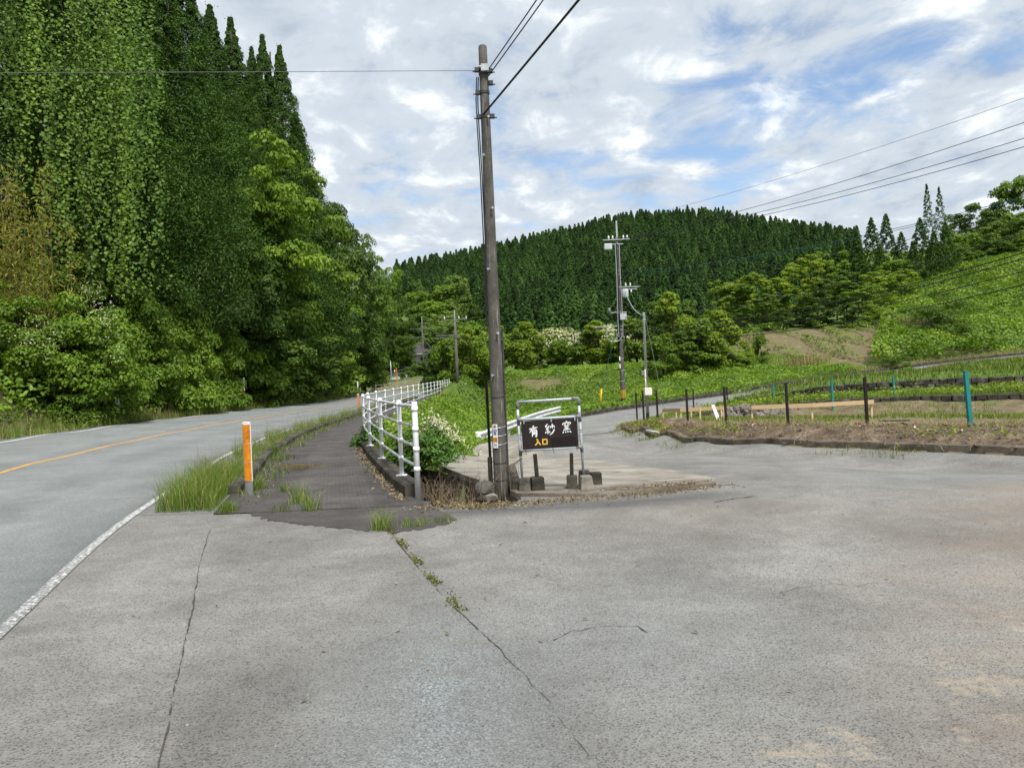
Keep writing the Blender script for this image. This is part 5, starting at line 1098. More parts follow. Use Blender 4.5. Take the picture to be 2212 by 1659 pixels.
def wire(a, b, sag, rad, label, mat='wire', group=None, name='overhead_wire', n=22, cat='wire'):
    a, b = Vector(a), Vector(b); mb = MB(); mb.tube([a.lerp(b, t) - Vector((0, 0, 4 * sag * t * (1 - t))) for t in np.linspace(0, 1, n)], rad, 5)
    return tag(mb.build(name, M[mat], None, True), label, cat, group)
top = Vector((UPB.x, UPB.y, upz))
wire(top + Vector((-.08, 0, 5.6)), (-30, 14.65, 8.65), .05, .0042, 'thin wire running left from the pole top across the wood', 'fitting')
for dz, ex, lab in ((5.58, (9.4, -14, 9.4), 'bundled cable from the pole top towards the upper edge'), (5.5, (9.5, -14, 9.15), 'second strand of the bundled cable at the pole top')):
    wire(top + Vector((.06, -.05, dz)), ex, .35, .008, lab)
wire(top + Vector((-.03, -.09, 4.98)), (10.0, -14, 8.3), .25, .014, 'thick black cable from the pole clamp to the upper edge')
# post, stake and rocks round the pole
def tied_post():
    p = P(1062, 1046, 10.62); mb = MB(); mb.box((0, 0, .78), (.038, .012, 1.66)); mb.box((-.016, .016, .78), (.006, .03, 1.655)); o = mb.build('steel_post', M['oldwood']); o.location = (p.x, p.y, h1(p.x, p.y)); o.rotation_euler = (0, R(-.6), 0); tag(o, 'thin rusty angle post tied to the left of the pole', 'post')
    p = P(1062, 1046, 10.3); mb = MB(); mb.box((0, 0, .22), (.062, .05, .5)); o = mb.build('wooden_stake', M['oldwood']); o.location = (p.x - .01, p.y, h1(p.x, p.y) + .04); bevel(o, .006); tag(o, 'short dark timber stake against the left of the pole', 'stake')
tied_post()
def rock(name, u, v, D, dim, seed, label, mat='rock', cat='rock', sub=2, rough=.18):
    g = np.random.default_rng(seed); import bmesh
    bm = bmesh.new(); bmesh.ops.create_icosphere(bm, subdivisions=sub, radius=1)
    ax = unit(g.normal(size=(9, 3))); of = g.uniform(.55, .9, 9)
    for w in bm.verts:
        q = np.array(w.co)
        for a, d in zip(ax, of):
            e = q @ a
            if e > d: q = q - a * (e - d)
        q = q * (1 + g.normal(0, rough * .2)); w.co = (q[0] * dim[0] * .6, q[1] * dim[1] * .6, (q[2] * .6 + .4) * dim[2])
    me = bpy.data.meshes.new(name); bm.to_mesh(me); bm.free(); p = P(u, v, D); o = obj(name, me, M[mat], loc=(p.x, p.y, h1(p.x, p.y) + .03)); o.rotation_euler = (0, 0, g.uniform(0, 6)); return tag(o, label, cat)
rock('boulder', 1108, 1020, 10.75, (.17, .17, .36), 1, 'upright grey boulder behind the pole')
rock('stone', 1050, 1063, 10.2, (.26, .2, .2), 2, 'grey stone wedged left of the pole foot')
rock('stone', 1112, 1066, 10.25, (.15, .2, .24), 3, 'dark broken stone right of the pole foot', 'mossconc')
rock('stone', 1062, 1088, 9.5, (.16, .14, .12), 4, 'pale lichen stone at the ditch edge before the pole', 'rubble')
rock('stone', 1042, 1090, 9.45, (.13, .12, .11), 5, 'dark stone at the ditch edge left of the pale one', 'mossconc')
rock('stone', 1000, 966, 21.5, (1.0, .5, .35), 6, 'flat dark rock at the far end of the slab')

# ------------------------------------------------------------------ shop sign on a pipe frame
def brush(mb, pts, w, y, taper=True):
    c = catmull([np.array(p) for p in pts], 5) if len(pts) > 2 else np.linspace(pts[0], pts[1], 6); n = normals(c); m = len(c); f0 = len(mb.v); V = []
    for i in range(m):
        t = i / (m - 1); ww = w * ((.75 + .45 * math.sin(t * 2.6 + .3)) * (1 - .55 * max(0, (t - .6) / .4)) if taper else 1)
        for s in (1, -1): V.append((c[i, 0] + n[i, 0] * ww / 2 * s, y, c[i, 1] + n[i, 1] * ww / 2 * s))
    V += [(a, b + .002, d) for a, b, d in V]; k = 2 * m
    F = [(2 * i, 2 * i + 1, 2 * i + 3, 2 * i + 2) for i in range(m - 1)] + [(k + 2 * i + 1, k + 2 * i, k + 2 * i + 2, k + 2 * i + 3) for i in range(m - 1)] + [(2 * i, 2 * i + 2, k + 2 * i + 2, k + 2 * i) for i in range(m - 1)] + [(2 * i + 3, 2 * i + 1, k + 2 * i + 1, k + 2 * i + 3) for i in range(m - 1)]
    mb.add(V, F)
CH = {'a': [[(.06, .70), (.5, .76), (.96, .84)], [(.55, 1.0), (.40, .68), (.06, .40)], [(.40, .56), (.40, .28), (.34, .02)], [(.42, .55), (.78, .60), (.80, .30), (.76, .02), (.64, .08)], [(.44, .41), (.74, .43)], [(.44, .27), (.74, .29)]],
      'b': [[(.30, 1.0), (.10, .78), (.30, .70)], [(.46, .84), (.16, .50), (.44, .55)], [(.30, .50), (.28, .10)], [(.14, .34), (.04, .18)], [(.42, .36), (.50, .22)], [(.76, 1.0), (.74, .58)], [(.62, .82), (.54, .62)], [(.86, .84), (.99, .66)], [(.94, .54), (.76, .24), (.44, .02)]],
      'c': [[(.52, 1.04), (.54, .92)], [(.16, .86), (.08, .70)], [(.16, .86), (.55, .90), (.94, .88), (.84, .72)], [(.40, .82), (.24, .64)], [(.62, .82), (.82, .70)], [(.38, .70), (.46, .60)], [(.64, .72), (.56, .60)], [(.26, .55), (.78, .60)], [(.30, .44), (.74, .48)], [(.14, .31), (.88, .37)], [(.52, .62), (.51, .33)], [(.18, .20), (.06, .04)], [(.38, .20), (.38, .06)], [(.58, .21), (.64, .07)], [(.78, .22), (.96, .06)]],
      'd': [[(.30, .92), (.50, .93)], [(.50, .93), (.54, .62), (.94, .04)], [(.50, .60), (.34, .26), (.06, .04)]],
      'e': [[(.12, .90), (.12, .06)], [(.04, .88), (.92, .88)], [(.86, .90), (.86, .06)], [(.08, .12), (.90, .12)]]}
def sign():
    b = P(1196, 1060, 10.15); r = empty('shop_sign', (b.x, b.y, h1(b.x, b.y) + .07)); r.rotation_euler = (0, R(-1.4), R(-4)); z0 = -r.location.z
    hw = .405; ft = {}
    def pipe(a, c, nm='frame_pipe', mat='bluepipe', rr=.0165):
        mb = MB(); mb.tube([a, c], rr, 12); return mb.build(nm, M[mat], r, True)
    tz, z2, z3 = 1.24 + z0, 1.005 + z0, .60 + z0
    pipe((-hw, 0, .1), (-hw, 0, tz)); pipe((hw, 0, .16), (hw, 0, tz)); pipe((-hw, 0, tz), (hw, 0, tz)); pipe((-hw, -.03, z2), (hw, -.03, z2)); pipe((-hw, -.03, z3), (hw, -.03, z3))
    for sx in (-1, 1):
        mb = MB(); mb.tube([(sx * hw, 0, tz - .09), (sx * hw, 0, tz - .01), (sx * (hw - .01), 0, tz), (sx * (hw - .09), 0, tz)], .0215, 12); mb.build('elbow_fitting', M['fitting'], r, True)
        for z in (z2, z3):
            mb = MB(); mb.tube([(sx * hw, 0, z - .07), (sx * hw, 0, z + .06)], .022, 12); mb.tube([(sx * (hw + .005), -.03, z), (sx * (hw - .055), -.03, z)], .021, 12); mb.build('tee_fitting', M['fitting'], r, True)
    bw, zc, bh = .735, (z2 + z3) / 2 - .002, .372
    mb = MB(); mb.box((0, -.045, zc), (bw, .008, bh)); bd = bevel(mb.build('sign_board', M['board'], r), .002)
    mb = MB(); mb.box((.18, -.0502, zc - .115), (.33, .0022, .115)); mb.build('cover_strip', M['board2'], bd)
    def glyph(ch, cx, cz, w, h, sw, mat, tp=True):
        mb = MB()
        for st in CH[ch]: brush(mb, [(cx + (x - .5) * w, cz + (y - .5) * h) for x, y in st], sw, -.053, tp)
        mb.build('lettering', M[mat], bd)
    glyph('a', -.212, zc + .045, .125, .15, .018, 'lettwhite'); glyph('b', .005, zc + .055, .135, .15, .0145, 'lettwhite'); glyph('c', .225, zc + .07, .125, .16, .0125, 'lettwhite')
    glyph('d', -.165, zc - .10, .085, .085, .016, 'lettyellow', False); glyph('e', -.07, zc - .10, .075, .08, .016, 'lettyellow', False)
    for x in (-.33, .03, .34):
        mb = MB(); mb.box((x, -.055, z2 - .03), (.014, .004, .045)); mb.build('hanger_clip', M['galv'], r)
        mb = MB(); mb.tube([(x, -.03 + .022 * math.cos(t), z3 + .024 * math.sin(t)) for t in np.linspace(0, 2 * math.pi, 13)], .0035, 5, False); mb.tube([(x, -.05, z3 - .01), (x + .003, -.05, z3 - .055)], .003, 4); mb.build('cable_tie', M['darksteel'], r)
    for sx, z in ((-1, zc + .0), (1, zc + .02)):
        mb = MB(); mb.tube([(sx * (hw + .03), -.02, z), (sx * (hw - .06), -.05, z + .004)], .004, 5); mb.build('cable_tie', M['darksteel'], r)
    tag(r, 'dark brown shop sign with white brush lettering on a pipe frame', 'sign')
sign()
wire(P(1092, 1008, 10.2), P(1128, 988, 10.15), .02, .006, 'upper rope tying the sign frame to the pole', 'dead', name='tie_rope', cat='rope'); wire(P(1094, 1016, 10.2), P(1128, 989, 10.13), .01, .005, 'lower rope tying the sign frame to the pole', 'dead', name='tie_rope', cat='rope')

def block(u, v, D, w, d, h, tp, rz, label, mat='mossconc', stake=None, lean=0, z=None):
    p = P(u, v, D); r = empty('concrete_block', (p.x, p.y, h1(p.x, p.y) + .07 if z is None else z), rz); mb = MB(); mb.box((0, 0, h / 2), (w, d, h), None, tp); bevel(mb.build('block', M[mat], r), .012)
    if stake:
        mb = MB(); mb.box((0, 0, stake / 2), (.05, .042, stake), None, .92); o = mb.build('stake', M['oldwood'], r, loc=(0, 0, h - .03)); o.rotation_euler = (0, R(lean), 0)
        for zz in (.10, .14):
            mb = MB(); mb.tube([(.03 * math.cos(t), .027 * math.sin(t), zz) for t in np.linspace(0, 6.283, 13)], .003, 4, False); mb.build('wire_loop', M['tealwire'], o)
    tag(r, label, 'concrete block', 'blocks weighting the sign'); return r
block(1162, 1072, 10.1, .175, .17, .175, .92, R(8), 'dark block with a leaning timber stake under the left of the sign', stake=.33, lean=-3)
block(1237, 1067, 10.12, .145, .15, .175, .95, R(-6), 'dark block with an upright stake under the right of the sign', stake=.32, lean=1)
block(1267, 1069, 9.98, .185, .17, .18, .72, R(10), 'paler tapered block in front of the right sign leg', 'concrete')
block(1263, 1050, 10.22, .16, .16, .22, .85, R(0), 'block holding the foot of the right sign leg', 'kerbdark')
block(1288, 1060, 10.42, .15, .16, .17, .95, R(5), 'dark rough block right of the sign')
block(1136, 1070, 10.1, .16, .17, .17, .8, R(-10), 'crumbling pale block holding the left sign leg', 'rock')

# ------------------------------------------------------------------ guard rail
def guardrail():
    ends = [P(1034, 930, 27.2), P(1047, 927, 27.9), P(1082, 918, 30.5), P(1125, 906, 34), P(1165, 896, 38), P(1210, 885, 42)]
    gr_ = [(p.x, p.y) for p in ends]; r = empty('guard_rail', (gr_[1][0], gr_[1][1], h1(*gr_[1]))); o = Vector(r.location)
    c, _ = resample(catmull(gr_, 5), .6); n = normals(c); zz = np.linspace(h1(*gr_[0]), h1(*gr_[-1]), len(c)) + .02
    prof = [(.0, .40), (.012, .42), (.045, .455), (.05, .49), (.012, .545), (.0, .575), (.012, .605), (.05, .66), (.045, .695), (.012, .735), (0, .75)]
    V = []; m = len(prof)
    for side in (0, .006):
        for p, q, z in zip(c, n, zz):
            for a, b in prof: V.append((p[0] - q[0] * (a + side) - o.x, p[1] - q[1] * (a + side) - o.y, z + b - o.z))
    k = len(c); F = [(i * m + j, i * m + j + 1, (i + 1) * m + j + 1, (i + 1) * m + j) for i in range(k - 1) for j in range(m - 1)]
    F += [tuple(k * m + t for t in reversed(f)) for f in F]
    me = bpy.data.meshes.new('beam'); me.from_pydata(V, [], F); me.update(); obj('beam', me, M['whitegrime'], r)
    for i, t in enumerate((1, int(k * .33), int(k * .6), int(k * .82), k - 2)):
        mb = MB(); mb.lathe([(.057, -.3), (.057, .68), (.04, .7)], n=12); mb.build('post', M['white'], r, True, (c[t, 0] + n[t, 0] * .08 - o.x, c[t, 1] + n[t, 1] * .08 - o.y, zz[t] - o.z))
    q = Vector((c[0, 0], c[0, 1], zz[0])) - o; mb = MB(); mb.tube([q + Vector((-.02, .09, .38)), q + Vector((-.02, .09, .77))], .1, 12); mb.build('end_piece', M['white'], r, True)
    tag(r, 'white corrugated guard rail beside the side lane', 'guard rail')
guardrail()

# ------------------------------------------------------------------ road markers
def delineator():
    p = P(537, 1077, 11.0); r = empty('delineator_post', (p.x, p.y, h1(p.x, p.y) + .04)); r.rotation_euler = (R(0), R(.2), R(-3)); w, h = .118, 1.03
    def plate(nm, z0, z1, ww, y, mat, par=r, th=.02):
        mb = MB(); pr = [(-ww / 2, .012), (-ww / 3, -.006), (0, -.012), (ww / 3, -.006), (ww / 2, .012), (ww / 2, .012 + th), (0, .0 + th), (-ww / 2, .012 + th)]; m = len(pr)
        mb.add([(a, b + y, z0) for a, b in pr] + [(a, b + y, z1) for a, b in pr], [(i, (i + 1) % m, m + (i + 1) % m, m + i) for i in range(m)] + [tuple(range(m - 1, -1, -1)), tuple(range(m, 2 * m))]); return mb.build(nm, M[mat], par)
    plate('base_plate', 0, .2, w * .96, 0, 'fitting'); plate('frame', .2, h, w, 0, 'white')
    for i in range(3): plate('reflector', .206 + i * .272, .468 + i * .272, w * .92, -.007, 'orange', r, .01)
    mb = MB(); mb.tube([(-w / 2, .01, h), (-w / 4, 0, h + .012), (0, -.004, h + .016), (w / 4, 0, h + .012), (w / 2, .01, h)], .009, 6); mb.build('cap', M['white'], r)
    tag(r, 'orange reflector post in long grass at the kerb end', 'delineator')
delineator()
def marker(u, v, D, h, w, mats, label, name='marker_post'):
    p = P(u, v, D); r = empty(name, (p.x, p.y, p.z)); z = 0
    for nm, hh, m_ in mats:
        mb = MB(); mb.box((0, 0, z + hh / 2), (w, w * .6, hh)); bevel(mb.build(nm, M[m_], r), .008); z += hh
    tag(r, label, 'marker post')
marker(775, 889, 44, 1.0, .12, (('base', .2, 'galv'), ('reflector', .78, 'orangepaint'), ('cap', .03, 'white')), 'second orange marker post farther along the kerb grass')
marker(253, 874, 31.5, .4, .16, (('stone', .36, 'white'), ('cap', .05, 'white')), 'short white kilometre stone in the far verge')
marker(528, 849, 47, .9, .07, (('base', .16, 'red'), ('pole', .78, 'white')), 'white pole with a red foot at the wood edge')
marker(773, 838, 72, .5, .1, (('foot', .1, 'galv'), ('pole', .5, 'white')), 'small white post at the far bend by the wood')
marker(834, 832, 95, .6, .3, (('foot', .1, 'galv'), ('reflector', .6, 'orangepaint')), 'stubby orange post at the end of the far fence')
def mirror_():
    p = P(858, 834, 99); r = empty('traffic_mirror', tuple(p)); mb = MB(); mb.tube([(0, 0, 0), (0, 0, 2.3)], .055, 8); mb.build('pole', M['orangepaint'], r)
    mb = MB(); mb.tube([(-.25, -.1, 1.8), (-.18, -.08, 1.8)], .36, 16); mb.build('rim', M['orangepaint'], r); mb = MB(); mb.lathe([(.36, 0), (.3, .03), (.1, .06), (.01, .065)], n=16); o = mb.build('mirror_face', M['mirror'], r, True, (-.255, -.1, 1.8)); o.rotation_euler = (0, R(-90), R(15))
    tag(r, 'orange framed convex traffic mirror at the far bend', 'traffic mirror')
mirror_()
p = P(846, 832, 102); mb = MB(); mb.tube([(0, 0, 0), (0, 0, 1.5), (-.02, 0, 3.2)], .05, 8); mb.lathe([(.06, 3.2), (.03, 3.26)], n=8); tag(mb.build('slim_pole', M['galv'], None, True, tuple(p)), 'slim grey pole left of the traffic mirror', 'pole')

# ------------------------------------------------------------------ power poles in the distance
def arm(r, z, x0, x1, ins=(), y=-.12, mat='galv', th=.055, below=False):
    mb = MB(); mb.box(((x0 + x1) / 2, y, z), (x1 - x0, th, th)); a = mb.build('crossarm', M[mat], r)
    for x in ins:
        mb = MB(); s = -1 if below else 1; mb.lathe([(.02, 0), (.06, .03), (.045, .08), (.065, .12), (.045, .18), (.03, .24)] if s > 0 else [(.03, -.2), (.06, -.15), (.05, -.08), (.02, 0)], (x, y, z + s * th / 2), 10); mb.build('insulator', M['porcelain'], a, True)
    return a
def far_pole():
    b = P(1347, 878, 51); hgt = 11.2; r = empty('power_pole', (b.x, b.y, h1(b.x, b.y))); rad = lambda z: .17 - .075 * z / hgt
    mb = MB(); mb.lathe([(rad(z), z) for z in np.linspace(-.3, hgt, 12)], n=16); mb.build('shaft', M['poleconc'], r, True)
    mb = MB(); mb.box((.02, -.02, hgt + .35), (.1, .1, 1.5)); mb.build('top_extension', M['galv'], r)
    mb = MB(); q = rad(1.0) + .006; mb.lathe([(q, .55), (q - .004, 1.12)], n=16); bd = mb.build('warning_band', M['darksteel'], r, True)
    for k_ in range(12):
        a = k_ * math.pi / 6; mb = MB(); mb.box((math.cos(a) * (q + .002), math.sin(a) * (q + .002), .84), (.012, .042, .54), Matrix.Rotation(a, 3, 'Z')); mb.build('stripe', M['yellow'], bd)
    arm(r, hgt - .15, -.95, .85, (-.55, -.28, .42, .68)); arm(r, hgt - .45, -.8, .4)
    mb = MB(); mb.box((-.62, -.15, hgt - .62), (.52, .36, .4)); bevel(mb.build('switch_case', M['box'], r), .05)
    arm(r, hgt - 3.3, -.1, 1.35, (.45, .75)); arm(r, hgt - 3.45, .5, 1.2, (.8,), below=True)
    mb = MB(); mb.lathe([(.2, 0), (.22, .05), (.22, .5), (.18, .56)], (.38, -.2, hgt - 4.0), 14); mb.build('transformer', M['box'], r, True)
    arm(r, hgt - 4.95, -.75, .45); mb = MB(); mb.lathe([(.1, 0), (.1, .3), (.06, .36)], (-.7, -.12, hgt - 5.0), 10); mb.build('arrester', M['fitting'], r, True)
    mb = MB(); mb.box((.18, -.26, hgt - 5.25), (.42, .24, .42)); mb.build('control_case', M['box'], r)
    arm(r, hgt - 5.85, -1.7, .1); arm(r, hgt - 6.1, -1.35, .1)
    for z in (hgt - 2.2, hgt - 2.45, hgt - 6.4, hgt - 6.8, 3.2, 2.4, 1.7): mb = MB(); q = rad(z) + .006; mb.lathe([(q, z - .02), (q + .004, z), (q, z + .02)], n=14); mb.build('band', M['galv'], r)
    for x, c in ((-.14, 'galv'), (.12, 'galv'), (-.05, 'wire')): mb = MB(); mb.tube([(x, -.16, hgt - .4), (x * .9, -.2, hgt - 2.5), (x * 1.2, -.2, hgt - 5.5), (x, -.2, hgt - 6.6)], .028, 6); mb.build('riser_cable', M[c], r)
    mb = MB(); mb.tube([(.2, -.2, hgt - 6.1), (.3, -.22, hgt - 6.8), (.52, -.22, hgt - 8.2)], .06, 8); mb.build('cable_cover', M['wire'], r, True)
    mb = MB(); mb.tube([(-.16, -.1, 3.8), (-.15, -.12, 6.2)], .07, 8); mb.build('conduit_cover', M['wire'], r, True)
    for sx in (-.6, -.3): mb = MB(); mb.tube([(sx + .35 * math.cos(t), -.2, hgt - 6.45 + .4 * math.sin(t)) for t in np.linspace(2.6, 6.6, 12)], .025, 5); mb.build('cable_loop', M['galv'], r)
    for z, c in ((2.7, 'white'), (4.0, 'white'), (3.2, 'white')): mb = MB(); mb.box((-.14, -.13, z), (.07, .04, .28)); mb.build('number_plate', M[c], r)
    tag(r, 'tall power pole with transformer and crossarms beside the lane', 'power pole'); return Vector(r.location), hgt
FP, FH = far_pole()
def meter_pole():
    b = P(1400, 914, 33); r = empty('meter_pole', (b.x, b.y, h1(b.x, b.y))); h = P(1386, 676, 33).z - r.location.z
    mb = MB(); mb.lathe([(.075, 0), (.075, .5), (.074, .51)], n=12); mb.build('base_sleeve', M['wire'], r, True)
    mb = MB(); mb.lathe([(.068, .4), (.055, h - .03), (.06, h - .02), (.05, h)], n=14); mb.build('shaft', M['galv'], r, True)
    mb = MB(); mb.box((.04, -.13, 1.42), (.31, .13, .32)); bevel(mb.build('meter_case', M['whiteboard'], r), .02)
    mb = MB(); mb.box((-.16, -.1, 2.22), (.12, .14, .2)); bevel(mb.build('meter', M['fitting'], r), .02); mb = MB(); mb.box((-.05, -.09, 2.2), (.06, .04, .34)); mb.build('meter_bracket', M['whiteboard'], r)
    mb = MB(); mb.tube([(-.05, -.08, 2.0), (-.05, -.08, 1.55)], .022, 8); mb.build('conduit', M['whiteboard'], r, True)
    for z in (h - .12, h - .3): mb = MB(); mb.lathe([(.062, z - .02), (.068, z), (.062, z + .02)], n=12); mb.build('band', M['galv'], r)
    tag(r, 'slim galvanised pole with a white meter box at the plot corner', 'pole'); return Vector(r.location), h
MP, MH = meter_pole()
def small_pole(u, v, D, vt, label, spec):
    b = P(u, v, D); r = empty('power_pole', tuple(b)); h = P(u, vt, D).z - b.z; mb = MB(); mb.lathe([(.16, -.5), (.1, h * .86)], n=12); mb.build('shaft', M['poleconc'], r, True)
    mb = MB(); mb.box((0, 0, h * .93), (.09, .09, h * .16)); mb.build('top_extension', M['galv'], r)
    for t, x0, x1, ins in spec: arm(r, h * t, x0, x1, ins, mat='fitting', th=.05)
    tag(r, label, 'power pole'); return Vector(r.location), h
P3, P3H = small_pole(990, 868, 64, 672, 'plain power pole standing in the green hollow', ((.905, -1.0, 1.05, (-.85, .35, .95)), (.735, -1.6, .5, ()), (.71, -1.7, .5, ())))
P4, P4H = small_pole(917, 824, 118, 685, 'far power pole before the tiled house', ((.90, -1.1, 1.3, ()), (.82, -1.9, 1.3, ()), (.69, -2.0, .3, ())))
# stay wire with its yellow guard
p = P(1297, 880, 50); r = empty('stay_guard', tuple(p)); mb = MB(); mb.tube([(0, 0, 0), (.12, 0, 1.2)], .06, 8); mb.build('guard', M['yellow'], r, True); mb = MB(); mb.tube([(.12, 0, 1.2), Vector(FP) + Vector((-.15, 0, 5.6)) - p], .012, 4); mb.build('stay_wire', M['tealwire'], r); tag(r, 'yellow stay wire guard left of the tall power pole', 'stay guard')
p = P(1436, 886, 36); wire(MP + Vector((.05, 0, MH - .15)), p, 0, .012, 'pale stay wire slanting down from the meter pole', 'galv', cat='wire')
wire(FP + Vector((.4, -.2, FH - 3.6)), MP + Vector((-.02, 0, MH - .1)), .35, .02, 'service cable from the tall power pole to the meter pole', 'galv')
# wires to the right
RW = [(.02, FH + 1.0, (2212, 195), 27, .3, .008, 'wire', 'topmost thin wire of the right-hand power line'), (.6, FH - .05, (2212, 246), 28.5, .35, .014, 'wire', 'upper thick wire of the right-hand power line'), (.45, FH - .1, (2212, 277), 28.2, .4, .014, 'wire', 'middle thick wire of the right-hand power line'), (.75, FH - .15, (2212, 295), 27.8, .4, .014, 'wire', 'lower thick wire of the right-hand power line'),
      (.1, FH - 2.3, (2212, 398), 28, .5, .012, 'tealwire', 'teal wire below the thick power wires'), (.1, FH - 2.45, (2212, 402), 28, .5, .01, 'tealwire', 'second teal wire below the thick power wires'), (.1, FH - 3.1, (2212, 440), 28, .4, .008, 'wire', 'thin wire below the teal wires'),
      (.1, FH - 5.3, (2212, 466), 28, .7, .017, 'wire', 'upper telephone cable over the hillside'), (.1, FH - 5.9, (2212, 500), 28, .8, .022, 'wire', 'second telephone cable over the hillside'), (.1, FH - 6.2, (2212, 512), 28, .8, .02, 'wire', 'third telephone cable over the hillside'), (.1, FH - 6.3, (2212, 540), 28, .8, .017, 'wire', 'fourth telephone cable over the hillside'), (.1, FH - 6.7, (2212, 572), 28, .75, .02, 'wire', 'lowest telephone cable over the hillside')]
for dx, z, (u, v), D, sag, rd, m_, lab in RW:
    a = FP + Vector((dx, 0, z)); e = P(u, v, D); d = e - a; wire(a, e + d * .25, sag * 1.5, rd, lab, m_, 'wires running right from the tall power pole')
LW = [(-.5, FH - .05, .9, .95, .5), (.0, FH + .9, 0, 1.02, .5), (-.3, FH - .1, .3, .92, .6), (-.9, FH - 5.85, -1.5, .735, .5), (-1.3, FH - 6.1, -1.0, .72, .55), (-.3, FH - 6.5, .2, .68, .6)]
LL = ['front', 'top', 'second', 'third', 'fourth', 'lowest']
for (dx, z, ex, t, sag), nm in zip(LW, LL): wire(FP + Vector((dx, 0, z)), P3 + Vector((ex, 0, P3H * t)), sag, .013, nm + ' wire between the tall pole and the hollow pole', 'wire', 'wires between the far poles')
for t, ex in ((.9, .9), (.82, -1), (.7, 0), (.66, .2)): wire(P4 + Vector((ex, 0, P4H * t)), P3 + Vector((ex * .6, 0, P3H * (t - .02))), 1.3, .016, 'slack wire between the two smallest poles, ' + {.9: 'topmost', .82: 'second from top', .7: 'third from top', .66: 'lowest'}[t], 'tealwire', 'wires between the small poles')
wire(P3 + Vector((0, 0, P3H * .7)), P(1075, 778, 70), .2, .02, 'dark stay cable slanting down from the hollow pole', 'wire')

# ------------------------------------------------------------------ tiled house far behind
def house():
    b = P(915, 826, 135); r = empty('tiled_house', (b.x, b.y, b.z)); 
    def hip(nm, cx, cy, z, w, d, h, rw, mat='roof'):
        mb = MB(); V = [(cx - w / 2, cy - d / 2, z), (cx + w / 2, cy - d / 2, z), (cx + w / 2, cy + d / 2, z), (cx - w / 2, cy + d / 2, z), (cx - rw / 2, cy, z + h), (cx + rw / 2, cy, z + h)]
        mb.add(V, [(0, 1, 5, 4), (1, 2, 5), (2, 3, 4, 5), (3, 0, 4), (3, 2, 1, 0)]); o = mb.build(nm, M[mat], r)
        for a, b_ in ((0, 4), (1, 5), (4, 5)): q = MB(); q.tube([V[a], V[b_]], .13, 6); q.build('ridge_tile', M['roof'], o)
        n = 14
        for i in range(n + 1):
            t = i / n; q = MB(); xb = cx - w / 2 + w * t; xt = cx - rw / 2 + rw * t; q.tube([(xb, cy - d / 2 - .02, z + .03), (xt, cy - .05, z + h)], .05, 4); q.build('tile_row', M['roof'], o)
        q = MB(); q.box((cx, cy - d / 2, z - .08), (w, .08, .12)); q.build('gutter', M['plaster'], o); return o
    mb = MB(); mb.box((0, 1.5, 1.4), (8, 6, 2.8)); wl = mb.build('wall', M['plaster'], r); mb = MB(); mb.box((.3, 2.2, 3.95), (4.4, 4, 2.1)); mb.build('upper_wall', M['plaster'], r)
    hip('roof', 0, 1.5, 2.85, 9.6, 7.6, 1.4, 4.6); hip('upper_roof', .3, 2.2, 5.05, 5.8, 5.4, 1.9, 2.2)
    for x, z, w, h in ((-2.4, 1.3, 1.5, 1.2), (.2, 1.1, 1.6, 1.9), (2.6, 1.3, 1.4, 1.2)):
        q = MB(); q.box((x, -1.52, z), (w + .14, .08, h + .14)); f = q.build('window', M['galv'], r); q = MB(); q.box((x, -1.57, z), (w, .04, h)); q.build('pane', M['glass'], f)
    q = MB(); q.box((.3, .17, 4.1), (1.5, .08, .8)); f = q.build('window', M['galv'], r); q = MB(); q.box((.3, .12, 4.1), (1.36, .04, .66)); q.build('pane', M['glass'], f)
    tag(r, 'grey tiled two storey house half hidden behind trees', 'house')
    b2 = P(868, 832, 122); r2 = empty('tiled_outbuilding', tuple(b2)); mb = MB(); mb.box((0, 0, 1.0), (3, 3, 2)); mb.build('wall', M['plaster'], r2)
    mb = MB(); mb.add([(-2, -2, 1.9), (2, -2, 2.6), (2, 2, 2.6), (-2, 2, 1.9), (-2, -2, 2.05), (2, -2, 2.75), (2, 2, 2.75), (-2, 2, 2.05)], [(3, 2, 1, 0), (4, 5, 6, 7), (0, 1, 5, 4), (1, 2, 6, 5), (2, 3, 7, 6), (3, 0, 4, 7)]); mb.build('roof', M['roof'], r2)
    q = MB(); q.box((.4, -1.52, 1.1), (.9, .06, 1.0)); f = q.build('window', M['galv'], r2); q = MB(); q.box((.4, -1.56, 1.1), (.78, .03, .88)); q.build('pane', M['glass'], f); tag(r2, 'low outbuilding with a sloping grey roof by the mirror', 'outbuilding')
house()
for u, D, vt, w_, lab in ((880, 116, 792, 3.4, 'dark clipped garden conifer before the house'), (945, 112, 765, 4.5, 'dark garden tree right of the house'), (925, 108, 790, 3.0, 'low garden shrub below the house'), (895, 128, 775, 3.2, 'garden tree left of the house gable'), (960, 96, 770, 4.5, 'garden tree at the edge of the hollow')):
    p = P(u, vt, D); z0 = P(u, 828, D).z; h = p.z - z0; stand(orch[2], p.x, p.y, h, 5, w_ / h * .8, label=lab, cat='tree', group='garden trees by the house', z=z0)
def far_terrace():
    tag(grass('far_terrace_grass', 'yellow green grass terraces beyond the road bend', lambda x, y: (x < -14) & (x > -40), 9000, .15, .4, 141, (-40, -14, 116, 142), w=.04), None)
far_terrace()

